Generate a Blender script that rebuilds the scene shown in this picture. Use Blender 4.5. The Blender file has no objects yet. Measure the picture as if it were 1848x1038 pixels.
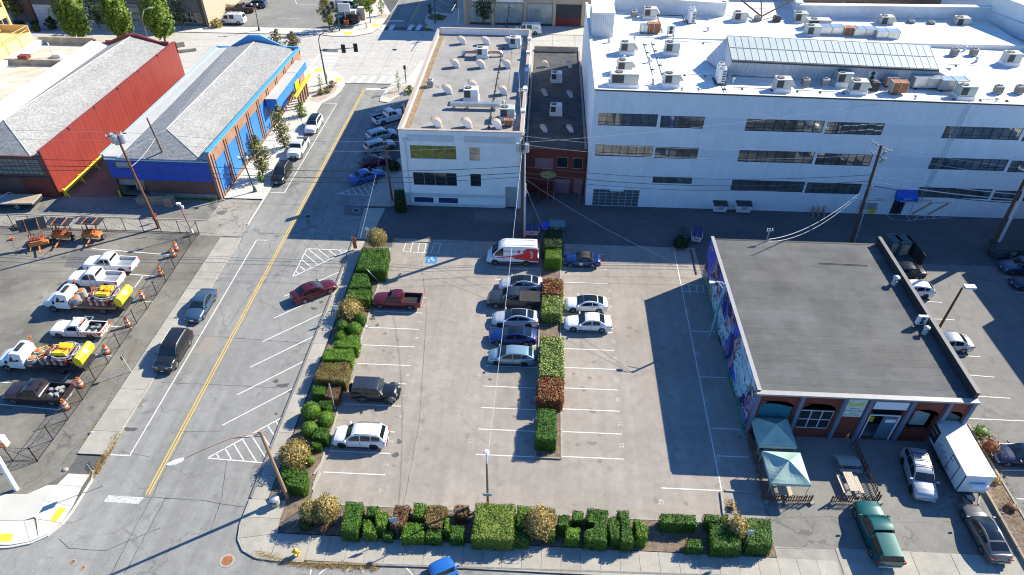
import bpy, bmesh, math, random
from mathutils import Vector, Matrix
rnd = random.Random(7)
D2R = math.radians
C = bpy.context.scene.collection
S = bpy.context.scene
# ---------------------------------------------------------------- camera, world, sun, exposure
CAMH = 50.0
def cam_rows():
    p, y, r = D2R(39.24), D2R(2.67), D2R(.36)
    Rz = Matrix(((math.cos(y), math.sin(y), 0), (-math.sin(y), math.cos(y), 0), (0, 0, 1)))
    B = Matrix(((1, 0, 0), (0, 0, -1), (0, 1, 0)))
    Rx = Matrix(((1, 0, 0), (0, math.cos(p), -math.sin(p)), (0, math.sin(p), math.cos(p))))
    Rr = Matrix(((math.cos(r), -math.sin(r), 0), (math.sin(r), math.cos(r), 0), (0, 0, 1)))
    return Rr @ Rx @ B @ Rz
CR = cam_rows()
cd = bpy.data.cameras.new('camera'); cam = bpy.data.objects.new('camera', cd); C.objects.link(cam)
cd.sensor_width = 36; cd.lens = 24.0; cd.clip_start = .5; cd.clip_end = 2000
r0, r1, r2 = CR[0], -CR[1], -CR[2]
cam.matrix_world = Matrix(((r0[0], r1[0], r2[0], 0), (r0[1], r1[1], r2[1], 0), (r0[2], r1[2], r2[2], CAMH), (0, 0, 0, 1)))
S.camera = cam
SUN_AZ, SUN_EL = 32.7, 34.6          # degrees: azimuth from +X, elevation
w = bpy.data.worlds.new('World'); S.world = w; w.use_nodes = True
nt = w.node_tree; bg = nt.nodes['Background']
sky = nt.nodes.new('ShaderNodeTexSky'); sky.sky_type = 'NISHITA'; sky.sun_disc = False
sky.sun_elevation = D2R(SUN_EL); sky.sun_rotation = D2R(90 - SUN_AZ)
sky.air_density = 1.2; sky.dust_density = .3; sky.ozone_density = 1.5
tint = nt.nodes.new('ShaderNodeMix'); tint.data_type = 'RGBA'; tint.blend_type = 'MULTIPLY'; tint.inputs[0].default_value = 1; tint.inputs[7].default_value = (.50, .93, 1.52, 1)      # deep blue, very clear air
nt.links.new(sky.outputs[0], tint.inputs[6]); nt.links.new(tint.outputs[2], bg.inputs[0]); bg.inputs[1].default_value = .068
sd = bpy.data.lights.new('sun', 'SUN'); sun = bpy.data.objects.new('sun', sd); C.objects.link(sun)
sd.energy = 5.0; sd.angle = D2R(.5); sd.color = (1, .915, .74)
sv = Vector((math.cos(D2R(SUN_AZ)) * math.cos(D2R(SUN_EL)), math.sin(D2R(SUN_AZ)) * math.cos(D2R(SUN_EL)), math.sin(D2R(SUN_EL))))
sun.rotation_euler = sv.to_track_quat('Z', 'Y').to_euler()
S.render.engine = 'CYCLES'; S.cycles.filter_width = 1.1
S.view_settings.view_transform = 'Standard'; S.view_settings.look = 'None'
S.view_settings.exposure = 1.0; S.view_settings.gamma = 1; S.view_settings.use_curve_mapping = False
# ---------------------------------------------------------------- helpers
def at(px, py, z=0.0):
    """point of the place that the photograph shows at (px,py), at height z"""
    d = CR.transposed() @ Vector(((px - 924) / 1232, (py - 519) / 1232, 1))
    t = (z - CAMH) / d.z
    return Vector((d.x * t, d.y * t, z))
def proj(v):
    c = CR @ Vector((v[0], v[1], v[2] - CAMH)); return (924 + 1232 * c.x / c.z, 519 + 1232 * c.y / c.z)
def pole_top(base, tip):
    b = at(*base); best = min(((proj((b.x, b.y, h / 10))[0] - tip[0]) ** 2 + (proj((b.x, b.y, h / 10))[1] - tip[1]) ** 2, h / 10) for h in range(5, 200))
    return at(tip[0], tip[1], best[1])
def setp(o, label=None, cat=None, group=None, kind=None):
    if label: o['label'] = label
    if cat: o['category'] = cat
    if group: o['group'] = group
    if kind: o['kind'] = kind
    return o
def thing(name, label, cat, loc=(0, 0, 0), rz=0, group=None):
    o = bpy.data.objects.new(name, None); C.objects.link(o); o.location = loc; o.rotation_euler = (0, 0, rz)
    o.empty_display_size = .3
    return setp(o, label, cat, group)
def structure(name, loc=(0, 0, 0)):
    o = bpy.data.objects.new(name, None); C.objects.link(o); o.location = loc; o['kind'] = 'structure'; return o
def link(name, me, parent=None, loc=None, rz=None):
    o = bpy.data.objects.new(name, me); C.objects.link(o)
    if parent is not None: o.parent = parent
    if loc is not None: o.location = loc
    if rz is not None: o.rotation_euler = (0, 0, rz)
    return o
def copy_tree(o, parent=None):
    c = o.copy(); C.objects.link(c); c.parent = parent
    for ch in list(o.children): copy_tree(ch, c)
    return c
class MB:
    """collects shapes, then links them as one mesh object"""
    def __init__(s): s.v = []; s.f = []; s.m = []; s.mi = 0
    def add(s, vs, fs, m=None):
        b = len(s.v); s.v += [tuple(v) for v in vs]; s.f += [tuple(b + i for i in f) for f in fs]
        s.m += [s.mi if m is None else m] * len(fs); return s
    def box(s, x0, x1, y0, y1, z0, z1, m=None):
        return s.add([(x0, y0, z0), (x1, y0, z0), (x1, y1, z0), (x0, y1, z0), (x0, y0, z1), (x1, y0, z1), (x1, y1, z1), (x0, y1, z1)],
                     [(0, 3, 2, 1), (4, 5, 6, 7), (0, 1, 5, 4), (1, 2, 6, 5), (2, 3, 7, 6), (3, 0, 4, 7)], m)
    def obox(s, c, sx, sy, sz, M=None, m=None):
        M = M or Matrix.Identity(3); c = Vector(c); vs = []
        for z in (-.5, .5):
            for x, y in ((-.5, -.5), (.5, -.5), (.5, .5), (-.5, .5)): vs.append(c + M @ Vector((x * sx, y * sy, z * sz)))
        return s.add(vs, [(0, 3, 2, 1), (4, 5, 6, 7), (0, 1, 5, 4), (1, 2, 6, 5), (2, 3, 7, 6), (3, 0, 4, 7)], m)
    def beam(s, a, b, w, h, m=None):
        a, b = Vector(a), Vector(b); d = (b - a).normalized(); u = Vector((0, 0, 1)) if abs(d.z) < .95 else Vector((1, 0, 0))
        r = d.cross(u).normalized(); u = r.cross(d); vs = []
        for p in (a, b):
            for x, y in ((-1, -1), (1, -1), (1, 1), (-1, 1)): vs.append(p + r * x * w / 2 + u * y * h / 2)
        return s.add(vs, [(3, 2, 1, 0), (4, 5, 6, 7), (0, 1, 5, 4), (1, 2, 6, 5), (2, 3, 7, 6), (3, 0, 4, 7)], m)
    def tube(s, a, b, ra, rb=None, n=8, caps=True, m=None):
        a, b = Vector(a), Vector(b); rb = ra if rb is None else rb; d = (b - a).normalized()
        u = Vector((0, 0, 1)) if abs(d.z) < .95 else Vector((1, 0, 0)); r = d.cross(u).normalized(); u = r.cross(d); vs = []
        for p, q in ((a, ra), (b, rb)):
            for i in range(n):
                t = 2 * math.pi * i / n; vs.append(p + (r * math.cos(t) + u * math.sin(t)) * q)
        fs = [(i, (i + 1) % n, n + (i + 1) % n, n + i) for i in range(n)]
        if caps: fs += [tuple(range(n - 1, -1, -1)), tuple(range(n, 2 * n))]
        return s.add(vs, fs, m)
    def path(s, pts, r, n=6, m=None):
        for a, b in zip(pts, pts[1:]): s.tube(a, b, r, r, n, m=m)
        return s
    def prism(s, poly, z0, z1, m=None):
        n = len(poly); A = sum(poly[i][0] * poly[(i + 1) % n][1] - poly[(i + 1) % n][0] * poly[i][1] for i in range(n))
        if A < 0: poly = poly[::-1]
        return s.add([(p[0], p[1], z0) for p in poly] + [(p[0], p[1], z1) for p in poly],
                     [tuple(range(n - 1, -1, -1)), tuple(range(n, 2 * n))] + [(i, (i + 1) % n, n + (i + 1) % n, n + i) for i in range(n)], m)
    def poly(s, pts, m=None): return s.add(pts, [tuple(range(len(pts)))], m)
    def loft(s, rings, closed=True, caps=True, m=None):
        n = len(rings[0]); vs = [p for r in rings for p in r]; fs = []
        for k in range(len(rings) - 1):
            for i in range(n if closed else n - 1): j = (i + 1) % n; fs.append((k * n + i, k * n + j, (k + 1) * n + j, (k + 1) * n + i))
        if caps: fs += [tuple(range(n - 1, -1, -1)), tuple((len(rings) - 1) * n + i for i in range(n))]
        return s.add(vs, fs, m)
    def dome(s, c, rx, ry, rz, n=10, k=5, bottom=0.0, m=None):
        rings = []
        for i in range(k + 1):
            t = (bottom + (1 - bottom) * i / k) * math.pi / 2; q = max(math.cos(t), .02)
            rings.append([(c[0] + rx * q * math.cos(2 * math.pi * j / n), c[1] + ry * q * math.sin(2 * math.pi * j / n), c[2] + rz * math.sin(t)) for j in range(n)])
        return s.loft(rings, m=m)
    def mesh(s, name, mats, smooth=None, bevel=0):
        me = bpy.data.meshes.new(name); me.from_pydata(s.v, [], s.f)
        for q in (mats if isinstance(mats, (list, tuple)) else [mats]): me.materials.append(q)
        me.polygons.foreach_set('material_index', s.m)
        if bevel or smooth is not None:
            bm = bmesh.new(); bm.from_mesh(me)
            bmesh.ops.recalc_face_normals(bm, faces=bm.faces)
            if bevel:
                es = [e for e in bm.edges if len(e.link_faces) == 2 and e.calc_face_angle(0) > .5]
                bmesh.ops.bevel(bm, geom=es, offset=bevel, segments=2, affect='EDGES', profile=.6)
            bm.to_mesh(me); bm.free()
        if smooth is not None:
            me.shade_smooth(); me.set_sharp_from_angle(angle=D2R(smooth))
        me.update(); return me
    def obj(s, name, mats, parent=None, loc=None, rz=None, smooth=None, bevel=0):
        return link(name, s.mesh(name, mats, smooth, bevel), parent, loc, rz)
# ---------------------------------------------------------------- materials
def new_mat(name):
    m = bpy.data.materials.new(name); m.use_nodes = True; nt = m.node_tree; return m, nt, nt.nodes['Principled BSDF']
def N(nt, t, **kw):
    n = nt.nodes.new(t)
    for k, v in kw.items(): setattr(n, k, v)
    return n
def pos(nt, obj=False):
    if obj: return N(nt, 'ShaderNodeTexCoord').outputs['Object']
    return N(nt, 'ShaderNodeNewGeometry').outputs['Position']
def noise(nt, vec, scale, detail=4, rough=.6, dist=0):
    n = N(nt, 'ShaderNodeTexNoise'); n.inputs['Scale'].default_value = scale; n.inputs['Detail'].default_value = detail
    n.inputs['Roughness'].default_value = rough; n.inputs['Distortion'].default_value = dist; nt.links.new(vec, n.inputs['Vector']); return n.outputs['Fac']
def ramp(nt, fac, stops, interp='LINEAR'):
    r = N(nt, 'ShaderNodeValToRGB'); cr = r.color_ramp; cr.interpolation = interp
    while len(cr.elements) < len(stops): cr.elements.new(.5)
    for e, (p, c) in zip(cr.elements, stops): e.position = p; e.color = (c if len(c) == 4 else (*c, 1)) if isinstance(c, tuple) else (c, c, c, 1)
    nt.links.new(fac, r.inputs[0]); return r.outputs[0]
def mixc(nt, fac, a, b, mode='MIX'):
    m = N(nt, 'ShaderNodeMix', data_type='RGBA', blend_type=mode)
    for k, v in ((0, fac), (6, a), (7, b)):
        inp = m.inputs[k]
        if isinstance(v, (int, float)): inp.default_value = v if k == 0 else (v, v, v, 1)
        elif isinstance(v, tuple): inp.default_value = (*v, 1) if len(v) == 3 else v
        else: nt.links.new(v, inp)
    return m.outputs[2]
def mmath(nt, op, a, b=None):
    m = N(nt, 'ShaderNodeMath', operation=op)
    for i, v in ((0, a), (1, b)):
        if v is None: continue
        if isinstance(v, (int, float)): m.inputs[i].default_value = v
        else: nt.links.new(v, m.inputs[i])
    return m.outputs[0]
def bump(nt, bs, h, strength=.3, dist=.02):
    b = N(nt, 'ShaderNodeBump'); b.inputs['Strength'].default_value = strength; b.inputs['Distance'].default_value = dist
    nt.links.new(h, b.inputs['Height']); nt.links.new(b.outputs[0], bs.inputs['Normal'])
CACHE = {}
def mat(name, col=(.5, .5, .5), rough=.6, metal=0, var=.12, scale=2.0, coat=0, rand=0, spec=.5, bmp=0, fine=0, obj=False):
    """general procedural material: base colour with blotches, fine grain and an optional shift per object"""
    if name in CACHE: return CACHE[name]
    m, nt, bs = new_mat(name); v = pos(nt, obj)
    n1 = noise(nt, v, scale, 5, .65); f = ramp(nt, n1, [(.3, 1 - var), (.7, 1 + var * .6)])
    c = mixc(nt, 1.0, (*col, 1), f, 'MULTIPLY')
    if fine:
        n2 = noise(nt, v, 9, 2, .8); c = mixc(nt, 1.0, c, ramp(nt, n2, [(.3, 1 - fine), (.7, 1 + fine)]), 'MULTIPLY')
    if rand:
        oi = N(nt, 'ShaderNodeObjectInfo'); c = mixc(nt, 1.0, c, ramp(nt, oi.outputs['Random'], [(0, 1 - rand), (1, 1 + rand)]), 'MULTIPLY')
    nt.links.new(c, bs.inputs['Base Color']); bs.inputs['Roughness'].default_value = rough; bs.inputs['Metallic'].default_value = metal
    bs.inputs['Specular IOR Level'].default_value = spec
    if coat: bs.inputs['Coat Weight'].default_value = coat; bs.inputs['Coat Roughness'].default_value = .05
    if bmp: bump(nt, bs, noise(nt, v, 12, 3), bmp)
    CACHE[name] = m; return m
def asphalt(name, col, warm=(1, 1, 1), blotch=.18, crack=.5, crack_scale=.16, stain=.35, streak=0, fine=.2, stsc=.35):
    m, nt, bs = new_mat(name); v = pos(nt)
    c = mixc(nt, 1.0, (*col, 1), ramp(nt, noise(nt, v, .12, 6, .62), [(.3, 1 - blotch), (.7, 1 + blotch)]), 'MULTIPLY')
    c = mixc(nt, 1.0, c, ramp(nt, noise(nt, v, 1.1, 5, .7), [(.3, .87), (.7, 1.11)]), 'MULTIPLY')
    c = mixc(nt, 1.0, c, ramp(nt, noise(nt, v, 11, 3, .9), [(.3, 1 - fine), (.7, 1 + fine)]), 'MULTIPLY')
    if streak:                                          # wheel paths running along the street
        mp = N(nt, 'ShaderNodeMapping'); mp.inputs['Scale'].default_value = (1.0, .02, 1); nt.links.new(v, mp.inputs[0])
        c = mixc(nt, 1.0, c, ramp(nt, noise(nt, mp.outputs[0], .9, 3, .6), [(.35, 1 - streak), (.65, 1 + streak * .5)]), 'MULTIPLY')
    if crack:
        d = N(nt, 'ShaderNodeTexNoise'); d.inputs['Scale'].default_value = .7; d.inputs['Detail'].default_value = 5; nt.links.new(v, d.inputs['Vector'])
        ad = N(nt, 'ShaderNodeVectorMath', operation='MULTIPLY_ADD'); ad.inputs[1].default_value = (3.2, 3.2, 0); nt.links.new(d.outputs['Color'], ad.inputs[0]); nt.links.new(v, ad.inputs[2])
        vo = N(nt, 'ShaderNodeTexVoronoi', feature='DISTANCE_TO_EDGE'); vo.inputs['Scale'].default_value = crack_scale; nt.links.new(ad.outputs[0], vo.inputs['Vector'])
        msk = ramp(nt, vo.outputs['Distance'], [(0, 1.0), (.010, .6), (.016, 0.0)])
        msk = mmath(nt, 'MULTIPLY', msk, ramp(nt, noise(nt, v, .09, 2), [(.42, 0.0), (.55, 1.0)]))
        c = mixc(nt, mmath(nt, 'MULTIPLY', msk, crack), c, (.07, .068, .065))
    if stain:
        vo = N(nt, 'ShaderNodeTexVoronoi'); vo.inputs['Scale'].default_value = stsc; nt.links.new(v, vo.inputs['Vector'])
        k = ramp(nt, mmath(nt, 'ADD', vo.outputs['Distance'], mmath(nt, 'MULTIPLY', noise(nt, v, 2.5, 4), .5)), [(.28, 1.0), (.42, 0.0)])
        c = mixc(nt, mmath(nt, 'MULTIPLY', k, stain), c, (.05, .048, .045))
    nt.links.new(c, bs.inputs['Base Color']); bs.inputs['Roughness'].default_value = .88; bs.inputs['Specular IOR Level'].default_value = .3
    bump(nt, bs, noise(nt, v, 25, 2), .25, .01); return m
def bricky(name, c1, c2, mortar, plane='XZ', drip=0, bw=.22, bh=.075, var=.2, rough=.85, ms=.012, grime=.25):
    """bricks, shingles, blocks or siding courses, as colour and fine relief"""
    m, nt, bs = new_mat(name); v = pos(nt); se = N(nt, 'ShaderNodeSeparateXYZ'); nt.links.new(v, se.inputs[0]); co = N(nt, 'ShaderNodeCombineXYZ')
    a, b = {'XZ': (0, 2), 'YZ': (1, 2), 'XY': (0, 1), 'YX': (1, 0)}[plane]
    nt.links.new(se.outputs[a], co.inputs[0]); nt.links.new(se.outputs[b], co.inputs[1])
    br = N(nt, 'ShaderNodeTexBrick'); br.inputs['Scale'].default_value = 1; br.inputs['Brick Width'].default_value = bw; br.inputs['Row Height'].default_value = bh
    br.inputs['Mortar Size'].default_value = ms; br.inputs['Color1'].default_value = (*c1, 1); br.inputs['Color2'].default_value = (*c2, 1); br.inputs['Mortar'].default_value = (*mortar, 1)
    nt.links.new(co.outputs[0], br.inputs['Vector'])
    c = mixc(nt, 1.0, br.outputs['Color'], ramp(nt, noise(nt, v, .5, 6, .7), [(.3, 1 - grime), (.7, 1 + grime * .6)]), 'MULTIPLY')
    c = mixc(nt, 1.0, c, ramp(nt, noise(nt, v, 7, 2, .8), [(.3, 1 - var), (.7, 1 + var)]), 'MULTIPLY')
    if drip:
        mp = N(nt, 'ShaderNodeMapping'); mp.inputs['Scale'].default_value = (1.2, 1.2, .09); nt.links.new(v, mp.inputs[0]); c = mixc(nt, 1.0, c, ramp(nt, noise(nt, mp.outputs[0], 1.6, 5, .75), [(.38, 1 - drip), (.62, 1.02)]), 'MULTIPLY')
    nt.links.new(c, bs.inputs['Base Color']); bs.inputs['Roughness'].default_value = rough; bump(nt, bs, br.outputs['Fac'], -.3, .01); return m
def leafy(name, cols, rough=.55, patch=.35):
    """leaves: a colour per leaf picked from a ramp, shifted by soft patches"""
    m, nt, bs = new_mat(name); g = N(nt, 'ShaderNodeNewGeometry')
    r = mmath(nt, 'ADD', mmath(nt, 'MULTIPLY', g.outputs['Random Per Island'], 1 - patch), mmath(nt, 'MULTIPLY', noise(nt, g.outputs['Position'], 1.1, 3, .6), patch))
    c = ramp(nt, r, [(i / max(1, len(cols) - 1) * .8 + .1, q) for i, q in enumerate(cols)])
    nt.links.new(c, bs.inputs['Base Color']); bs.inputs['Roughness'].default_value = rough; bs.inputs['Specular IOR Level'].default_value = .35
    tr = N(nt, 'ShaderNodeBsdfTranslucent'); nt.links.new(c, tr.inputs[0]); mx = N(nt, 'ShaderNodeMixShader'); mx.inputs[0].default_value = .18
    nt.links.new(bs.outputs[0], mx.inputs[1]); nt.links.new(tr.outputs[0], mx.inputs[2]); nt.links.new(mx.outputs[0], nt.nodes['Material Output'].inputs[0]); return m
M_STREET = asphalt('street_asphalt', (.245, .243, .23), fine=.26, blotch=.14, crack=.5, streak=.13, stain=.25)
M_LOT = asphalt('lot_asphalt', (.298, .268, .236), blotch=.15, crack=.16, crack_scale=.12, stain=.3, streak=.08, fine=.27, stsc=.5)
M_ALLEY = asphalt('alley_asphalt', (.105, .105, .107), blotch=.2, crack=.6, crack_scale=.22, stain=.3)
M_YARD = asphalt('yard_asphalt', (.185, .175, .15), blotch=.42, crack=.6, stain=.6, fine=.32)
M_DRIVE = asphalt('driveway_asphalt', (.205, .2, .182), blotch=.14, crack=.6, crack_scale=.2, stain=.3, fine=.25)
M_RLOT = asphalt('right_lot_asphalt', (.185, .18, .172), blotch=.1, crack=.35, stain=.2, fine=.22)
M_ARTERIAL = asphalt('arterial_concrete', (.46, .445, .41), blotch=.07, crack=.15, stain=.08, streak=0, fine=.06)
M_CONC = mat('sidewalk_concrete', (.35, .33, .285), .9, var=.16, scale=.8, rand=.09, fine=.12, bmp=.1)
M_CONCN = mat('new_concrete', (.52, .505, .46), .9, var=.08, scale=.6, rand=.04, fine=.05)
M_CONCO = mat('old_concrete', (.28, .265, .235), .9, var=.22, scale=.5, rand=.1, fine=.15, bmp=.15)
M_JOINT = mat('joint_dirt', (.12, .115, .1), .95, fine=.3)
M_KERB = mat('kerb_concrete', (.34, .325, .29), .9, var=.2, scale=1.5, fine=.15)
M_MULCH = mat('bark_mulch', (.19, .14, .10), .98, var=.45, scale=2.5, fine=.45, bmp=.8)
M_PAINT = mat('white_road_paint', (.68, .68, .66), .8, var=.22, scale=3, fine=.15)
M_PAINTW = mat('worn_road_paint', (.5, .5, .48), .8, var=.35, scale=4, fine=.3)
M_YELLOW = mat('yellow_road_paint', (.62, .42, .09), .8, var=.15, scale=3, fine=.1)
M_TACT = mat('tactile_yellow', (.75, .6, .04), .8, var=.1)
M_BLUEP = mat('blue_road_paint', (.03, .2, .42), .8, var=.15)
M_WHITE = mat('white_painted_metal', (.72, .73, .73), .5, var=.06, scale=1)
M_METAL = mat('galvanised_metal', (.5, .52, .53), .4, metal=.5, var=.15, scale=1.5)
M_GREYM = mat('grey_enamel', (.36, .36, .34), .55, var=.1)
M_BLACK = mat('black_rubber', (.02, .02, .022), .8, var=.1)
M_DARK = mat('dark_metal', (.035, .036, .04), .5, var=.1)
M_RUST = mat('rusty_metal', (.33, .13, .06), .85, var=.4, scale=3, fine=.2)
M_WOOD = mat('weathered_wood', (.3, .26, .21), .9, var=.25, scale=4, rand=.15, fine=.15)
M_POLE = mat('creosoted_pole', (.11, .06, .042), .9, var=.3, scale=4)
M_POLEL = mat('light_pole_wood', (.36, .22, .12), .9, var=.25, scale=4)
M_TEAL = mat('dark_teal_paint', (.02, .075, .07), .45, var=.1)
M_ORANGE = mat('safety_orange', (.72, .15, .02), .6, var=.12)
M_YEL = mat('machine_yellow', (.8, .6, .02), .5, var=.06)
M_OFFG = mat('reflective_office_glass', (.30, .33, .33), .05, metal=.75, var=.45, scale=.7)
M_GLASS = mat('dark_window_glass', (.02, .028, .03), .06, var=.3, scale=.8, spec=1)
# ================================================================ ground, streets, pavements
def sheet(name, poly, z, m, parent=None, kind='structure'):
    b = MB(); b.prism([(p[0], p[1]) for p in poly], z - .003, z); o = b.obj(name, m, parent)
    if kind and parent is None: o['kind'] = kind
    return o
R4 = lambda x0, x1, y0, y1: [(x0, y0), (x1, y0), (x1, y1), (x0, y1)]
P2 = lambda *a: [(at(*q).x, at(*q).y) for q in a]
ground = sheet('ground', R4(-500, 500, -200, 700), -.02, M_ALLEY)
street = sheet('main_street', [(-37.6, 26), (-23.3, 26), (-23.3, 118), (-37.9, 118), (-37.9, 69), (-37.5, 69)], .004, M_STREET)
cross = sheet('cross_street', R4(-150, 140, -30, 28.6), .0, M_STREET)
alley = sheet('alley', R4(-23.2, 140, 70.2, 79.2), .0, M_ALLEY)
lot = sheet('parking_lot', R4(-18.3, 19.5, 31.8, 70.2), .004, M_LOT)
yard = sheet('fenced_yard_ground', R4(-150, -40.1, 31, 69.4), .004, M_YARD)
drive = sheet('driveway', R4(19.5, 38.7, 28.9, 41.1), .004, M_DRIVE)
rlot = sheet('side_parking_lot', R4(38.1, 140, 28.6, 68.5), -.004, M_RLOT)
walley = sheet('west_alley', R4(-150, -40, 69.6, 79), .0, asphalt('west_alley_asphalt', (.2, .195, .18), blotch=.25, crack=.8, crack_scale=.2))
sheet('brick_passage', R4(-65.4, -58.5, 77.5, 118), .008, bricky('brick_paving', (.16, .1, .08), (.2, .13, .1), (.08, .07, .06), 'XY', bw=.4, bh=.2, ms=.02))
beyond = sheet('far_street', R4(-35, -21.5, 148.8, 330), .004, M_STREET)
sheet('far_lot', R4(-72.4, -40, 146.5, 215), .0, asphalt('far_lot_asphalt', (.22, .215, .2), crack=.3))
# tar seams and patches cut into the asphalt, each its own piece
M_PATCH = mat('asphalt_patch', (.13, .13, .13), .9, var=.15, fine=.15); M_TAR = mat('tar_seam', (.085, .085, .085), .6, var=.2)
def patch(parent, quad, m=M_PATCH, z=.009): sheet('patch', P2(*quad), z, m, parent)
patch(alley, [(858, 379), (962, 383), (960, 402), (856, 398)]); patch(street, [(622, 370), (662, 373), (656, 391), (620, 388)])
patch(alley, [(1560, 427), (1582, 428), (1575, 440), (1560, 440)]); patch(yard, [(132, 450), (200, 455), (165, 486), (115, 482)])
patch(street, [(372, 606), (398, 608), (384, 640), (352, 637)], mat('light_patch', (.27, .24, .215), .9, var=.12, fine=.2))
def line(name, a, b, w, m, parent, z=.014, seg=True):
    a, b = Vector((a[0], a[1], 0)), Vector((b[0], b[1], 0)); d = (b - a).normalized(); n = Vector((-d.y, d.x, 0)) * w / 2
    bb = MB(); bb.poly([(*(p.xy), z) for p in (a - n, b - n, b + n, a + n)]); return bb.obj(name, m, parent)
def seam(parent, pts, w=.07):
    b = MB(); q = [at(*p) for p in pts]
    for a, c in zip(q, q[1:]):
        k = max(1, int((c - a).length / .5)); ps = [a.lerp(c, i / k) + Vector((rnd.uniform(-.04, .04), rnd.uniform(-.04, .04), 0)) for i in range(k + 1)]
        for s0, s1 in zip(ps, ps[1:]):
            d = (s1 - s0).normalized(); n = Vector((-d.y, d.x, 0)) * w * rnd.uniform(.2, .45); b.poly([(*p.xy, .011) for p in (s0 - n, s1 - n, s1 + n, s0 + n)])
    b.obj('tar_seam', M_TAR, parent)
for pts in ([(400, 366), (625, 372)], [(420, 420), (640, 424)], [(265, 897), (360, 903), (450, 917)], [(107, 973), (125, 990), (190, 994), (290, 952)], [(398, 778), (310, 780)],
            [(458, 520), (400, 605)], [(350, 605), (560, 620)], [(290, 690), (500, 700)], [(335, 780), (200, 1036)], [(220, 815), (270, 825)], [(300, 897), (225, 1035)], [(410, 830), (400, 900), (380, 960)]): seam(street, pts)
for pts in ([(700, 437), (900, 436), (1020, 430), (1200, 436)], [(960, 400), (1100, 408), (1400, 402), (1570, 418), (1770, 448)], [(700, 395), (860, 400)], [(1345, 520), (1345, 520.5)]): seam(alley, pts)
for pts in ([(760, 470), (770, 560), (757, 760), (728, 912)], [(880, 540), (750, 490)], [(1015, 610), (1135, 670)]): seam(lot, pts, .05)
for pts in ([(120, 400), (190, 415), (260, 400), (360, 398)], [(40, 398), (230, 402), (360, 410)], [(395, 395), (440, 402), (435, 430)]): seam(walley, pts)
for pts in ([(1400, 935), (1500, 932), (1600, 944), (1740, 940)], [(1400, 990), (1640, 992)]): seam(drive, pts)
M_OIL = mat('oil_stain', (.10, .095, .088), .6, var=.3, scale=3); M_OILS = mat('faint_oil_stain', (.19, .178, .165), .8, var=.25, scale=3)
STZ = 0
def stain(parent, px, py, r, m=None, el=1.0, z=.0095):
    global STZ; STZ += .00004; z = .0078 + STZ; a = at(px, py); n = 11; ph_ = rnd.uniform(0, 6); b = MB(); b.poly([(a.x + r * el * (1 + .35 * math.sin(3 * t + ph_) + rnd.uniform(-.2, .2)) * math.cos(t), a.y + r * (1 + .3 * math.cos(2 * t + ph_) + rnd.uniform(-.2, .2)) * math.sin(t), z) for t in [2 * math.pi * i / n for i in range(n)]]); b.obj('stain', m or M_OIL, parent)
for px, py, r, e in ((884, 685, .17, 1.3), (566, 701, .14, 1), (577, 688, .12, 1), (512, 696, .3, 2.2), (528, 706, .25, 2), (498, 688, .2, 1.5), (498, 747, .16, 1), (541, 622, .12, 1), (583, 606, .1, 1), (566, 557, .25, 1.5), (580, 545, .2, 1.2), (235, 775, .3, 2), (160, 445, .5, 1.2)): stain(street if px > 200 else yard, px, py, r, M_OIL, e)
for i in range(46): px, py = rnd.choice([(660, 720), (910, 935), (1030, 1110)][i % 3:i % 3 + 1])[0] + rnd.uniform(0, 60), rnd.uniform(560, 850); stain(lot, px, py, rnd.uniform(.06, .3), M_OILS if i % 3 else M_OIL if i % 9 == 0 else M_OILS, rnd.uniform(.8, 1.5))
for i in range(26): stain(yard, rnd.uniform(0, 260), rnd.uniform(440, 830), rnd.uniform(.15, .8), M_OILS, rnd.uniform(.8, 2))
for i in range(16): stain(drive, rnd.uniform(1400, 1700), rnd.uniform(860, 980), rnd.uniform(.08, .4), M_OILS, rnd.uniform(.8, 2))
# street markings
for dx in (-.13, .13): line('yellow_line', (-32.1 + dx, 31.9), (-32.1 + dx, 116.2), .12, M_YELLOW, street)
LW = .11
line('lane_line', (-35.5, 35.7), (-35.5, 68.8), LW, M_PAINT, street); line('lane_line', (-37.4, 35.7), (-35.4, 35.7), LW, M_PAINT, street); line('lane_line', (-35.5, 68.8), (-34.2, 68.8), LW, M_PAINT, street)
a, b = at(600, 187), at(510, 348); line('lane_line', (-35.5, a.y), (-35.5, b.y), LW, M_PAINT, street); line('lane_line', (-35.5, b.y), (-37.5, b.y), LW, M_PAINT, street); line('lane_line', (-37.5, a.y), (-35.5, a.y), LW, M_PAINT, street)
sheet('stop_bar', P2((196, 894), (260, 898), (250, 910), (187, 906)), .014, M_PAINTW, street)
sheet('stop_bar', P2((660, 159), (700, 160), (702, 163), (658, 162)), .014, M_PAINT, street)
for i in range(7):
    y0 = 39.5 + 3.72 * i
    if i != 6: line('stall_line', (-28.6, y0), (-23.5, y0 + 4.8), LW, M_PAINT, street)
def hatch(tri, n, parent, z=.014):
    q = [at(*p) for p in tri]
    for i in range(len(q)): line('hatch_line', q[i].xy, q[(i + 1) % len(q)].xy, LW, M_PAINT, parent)
    return q
def hatch_tri(A, B, Cc, n, parent):          # lines from side AB to side AC
    a, b, c = hatch((A, B, Cc), n, parent)
    for i in range(1, n): t = i / n; line('hatch_line', a.lerp(b, t).xy, a.lerp(c, t).xy, LW, M_PAINT, parent)
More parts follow.
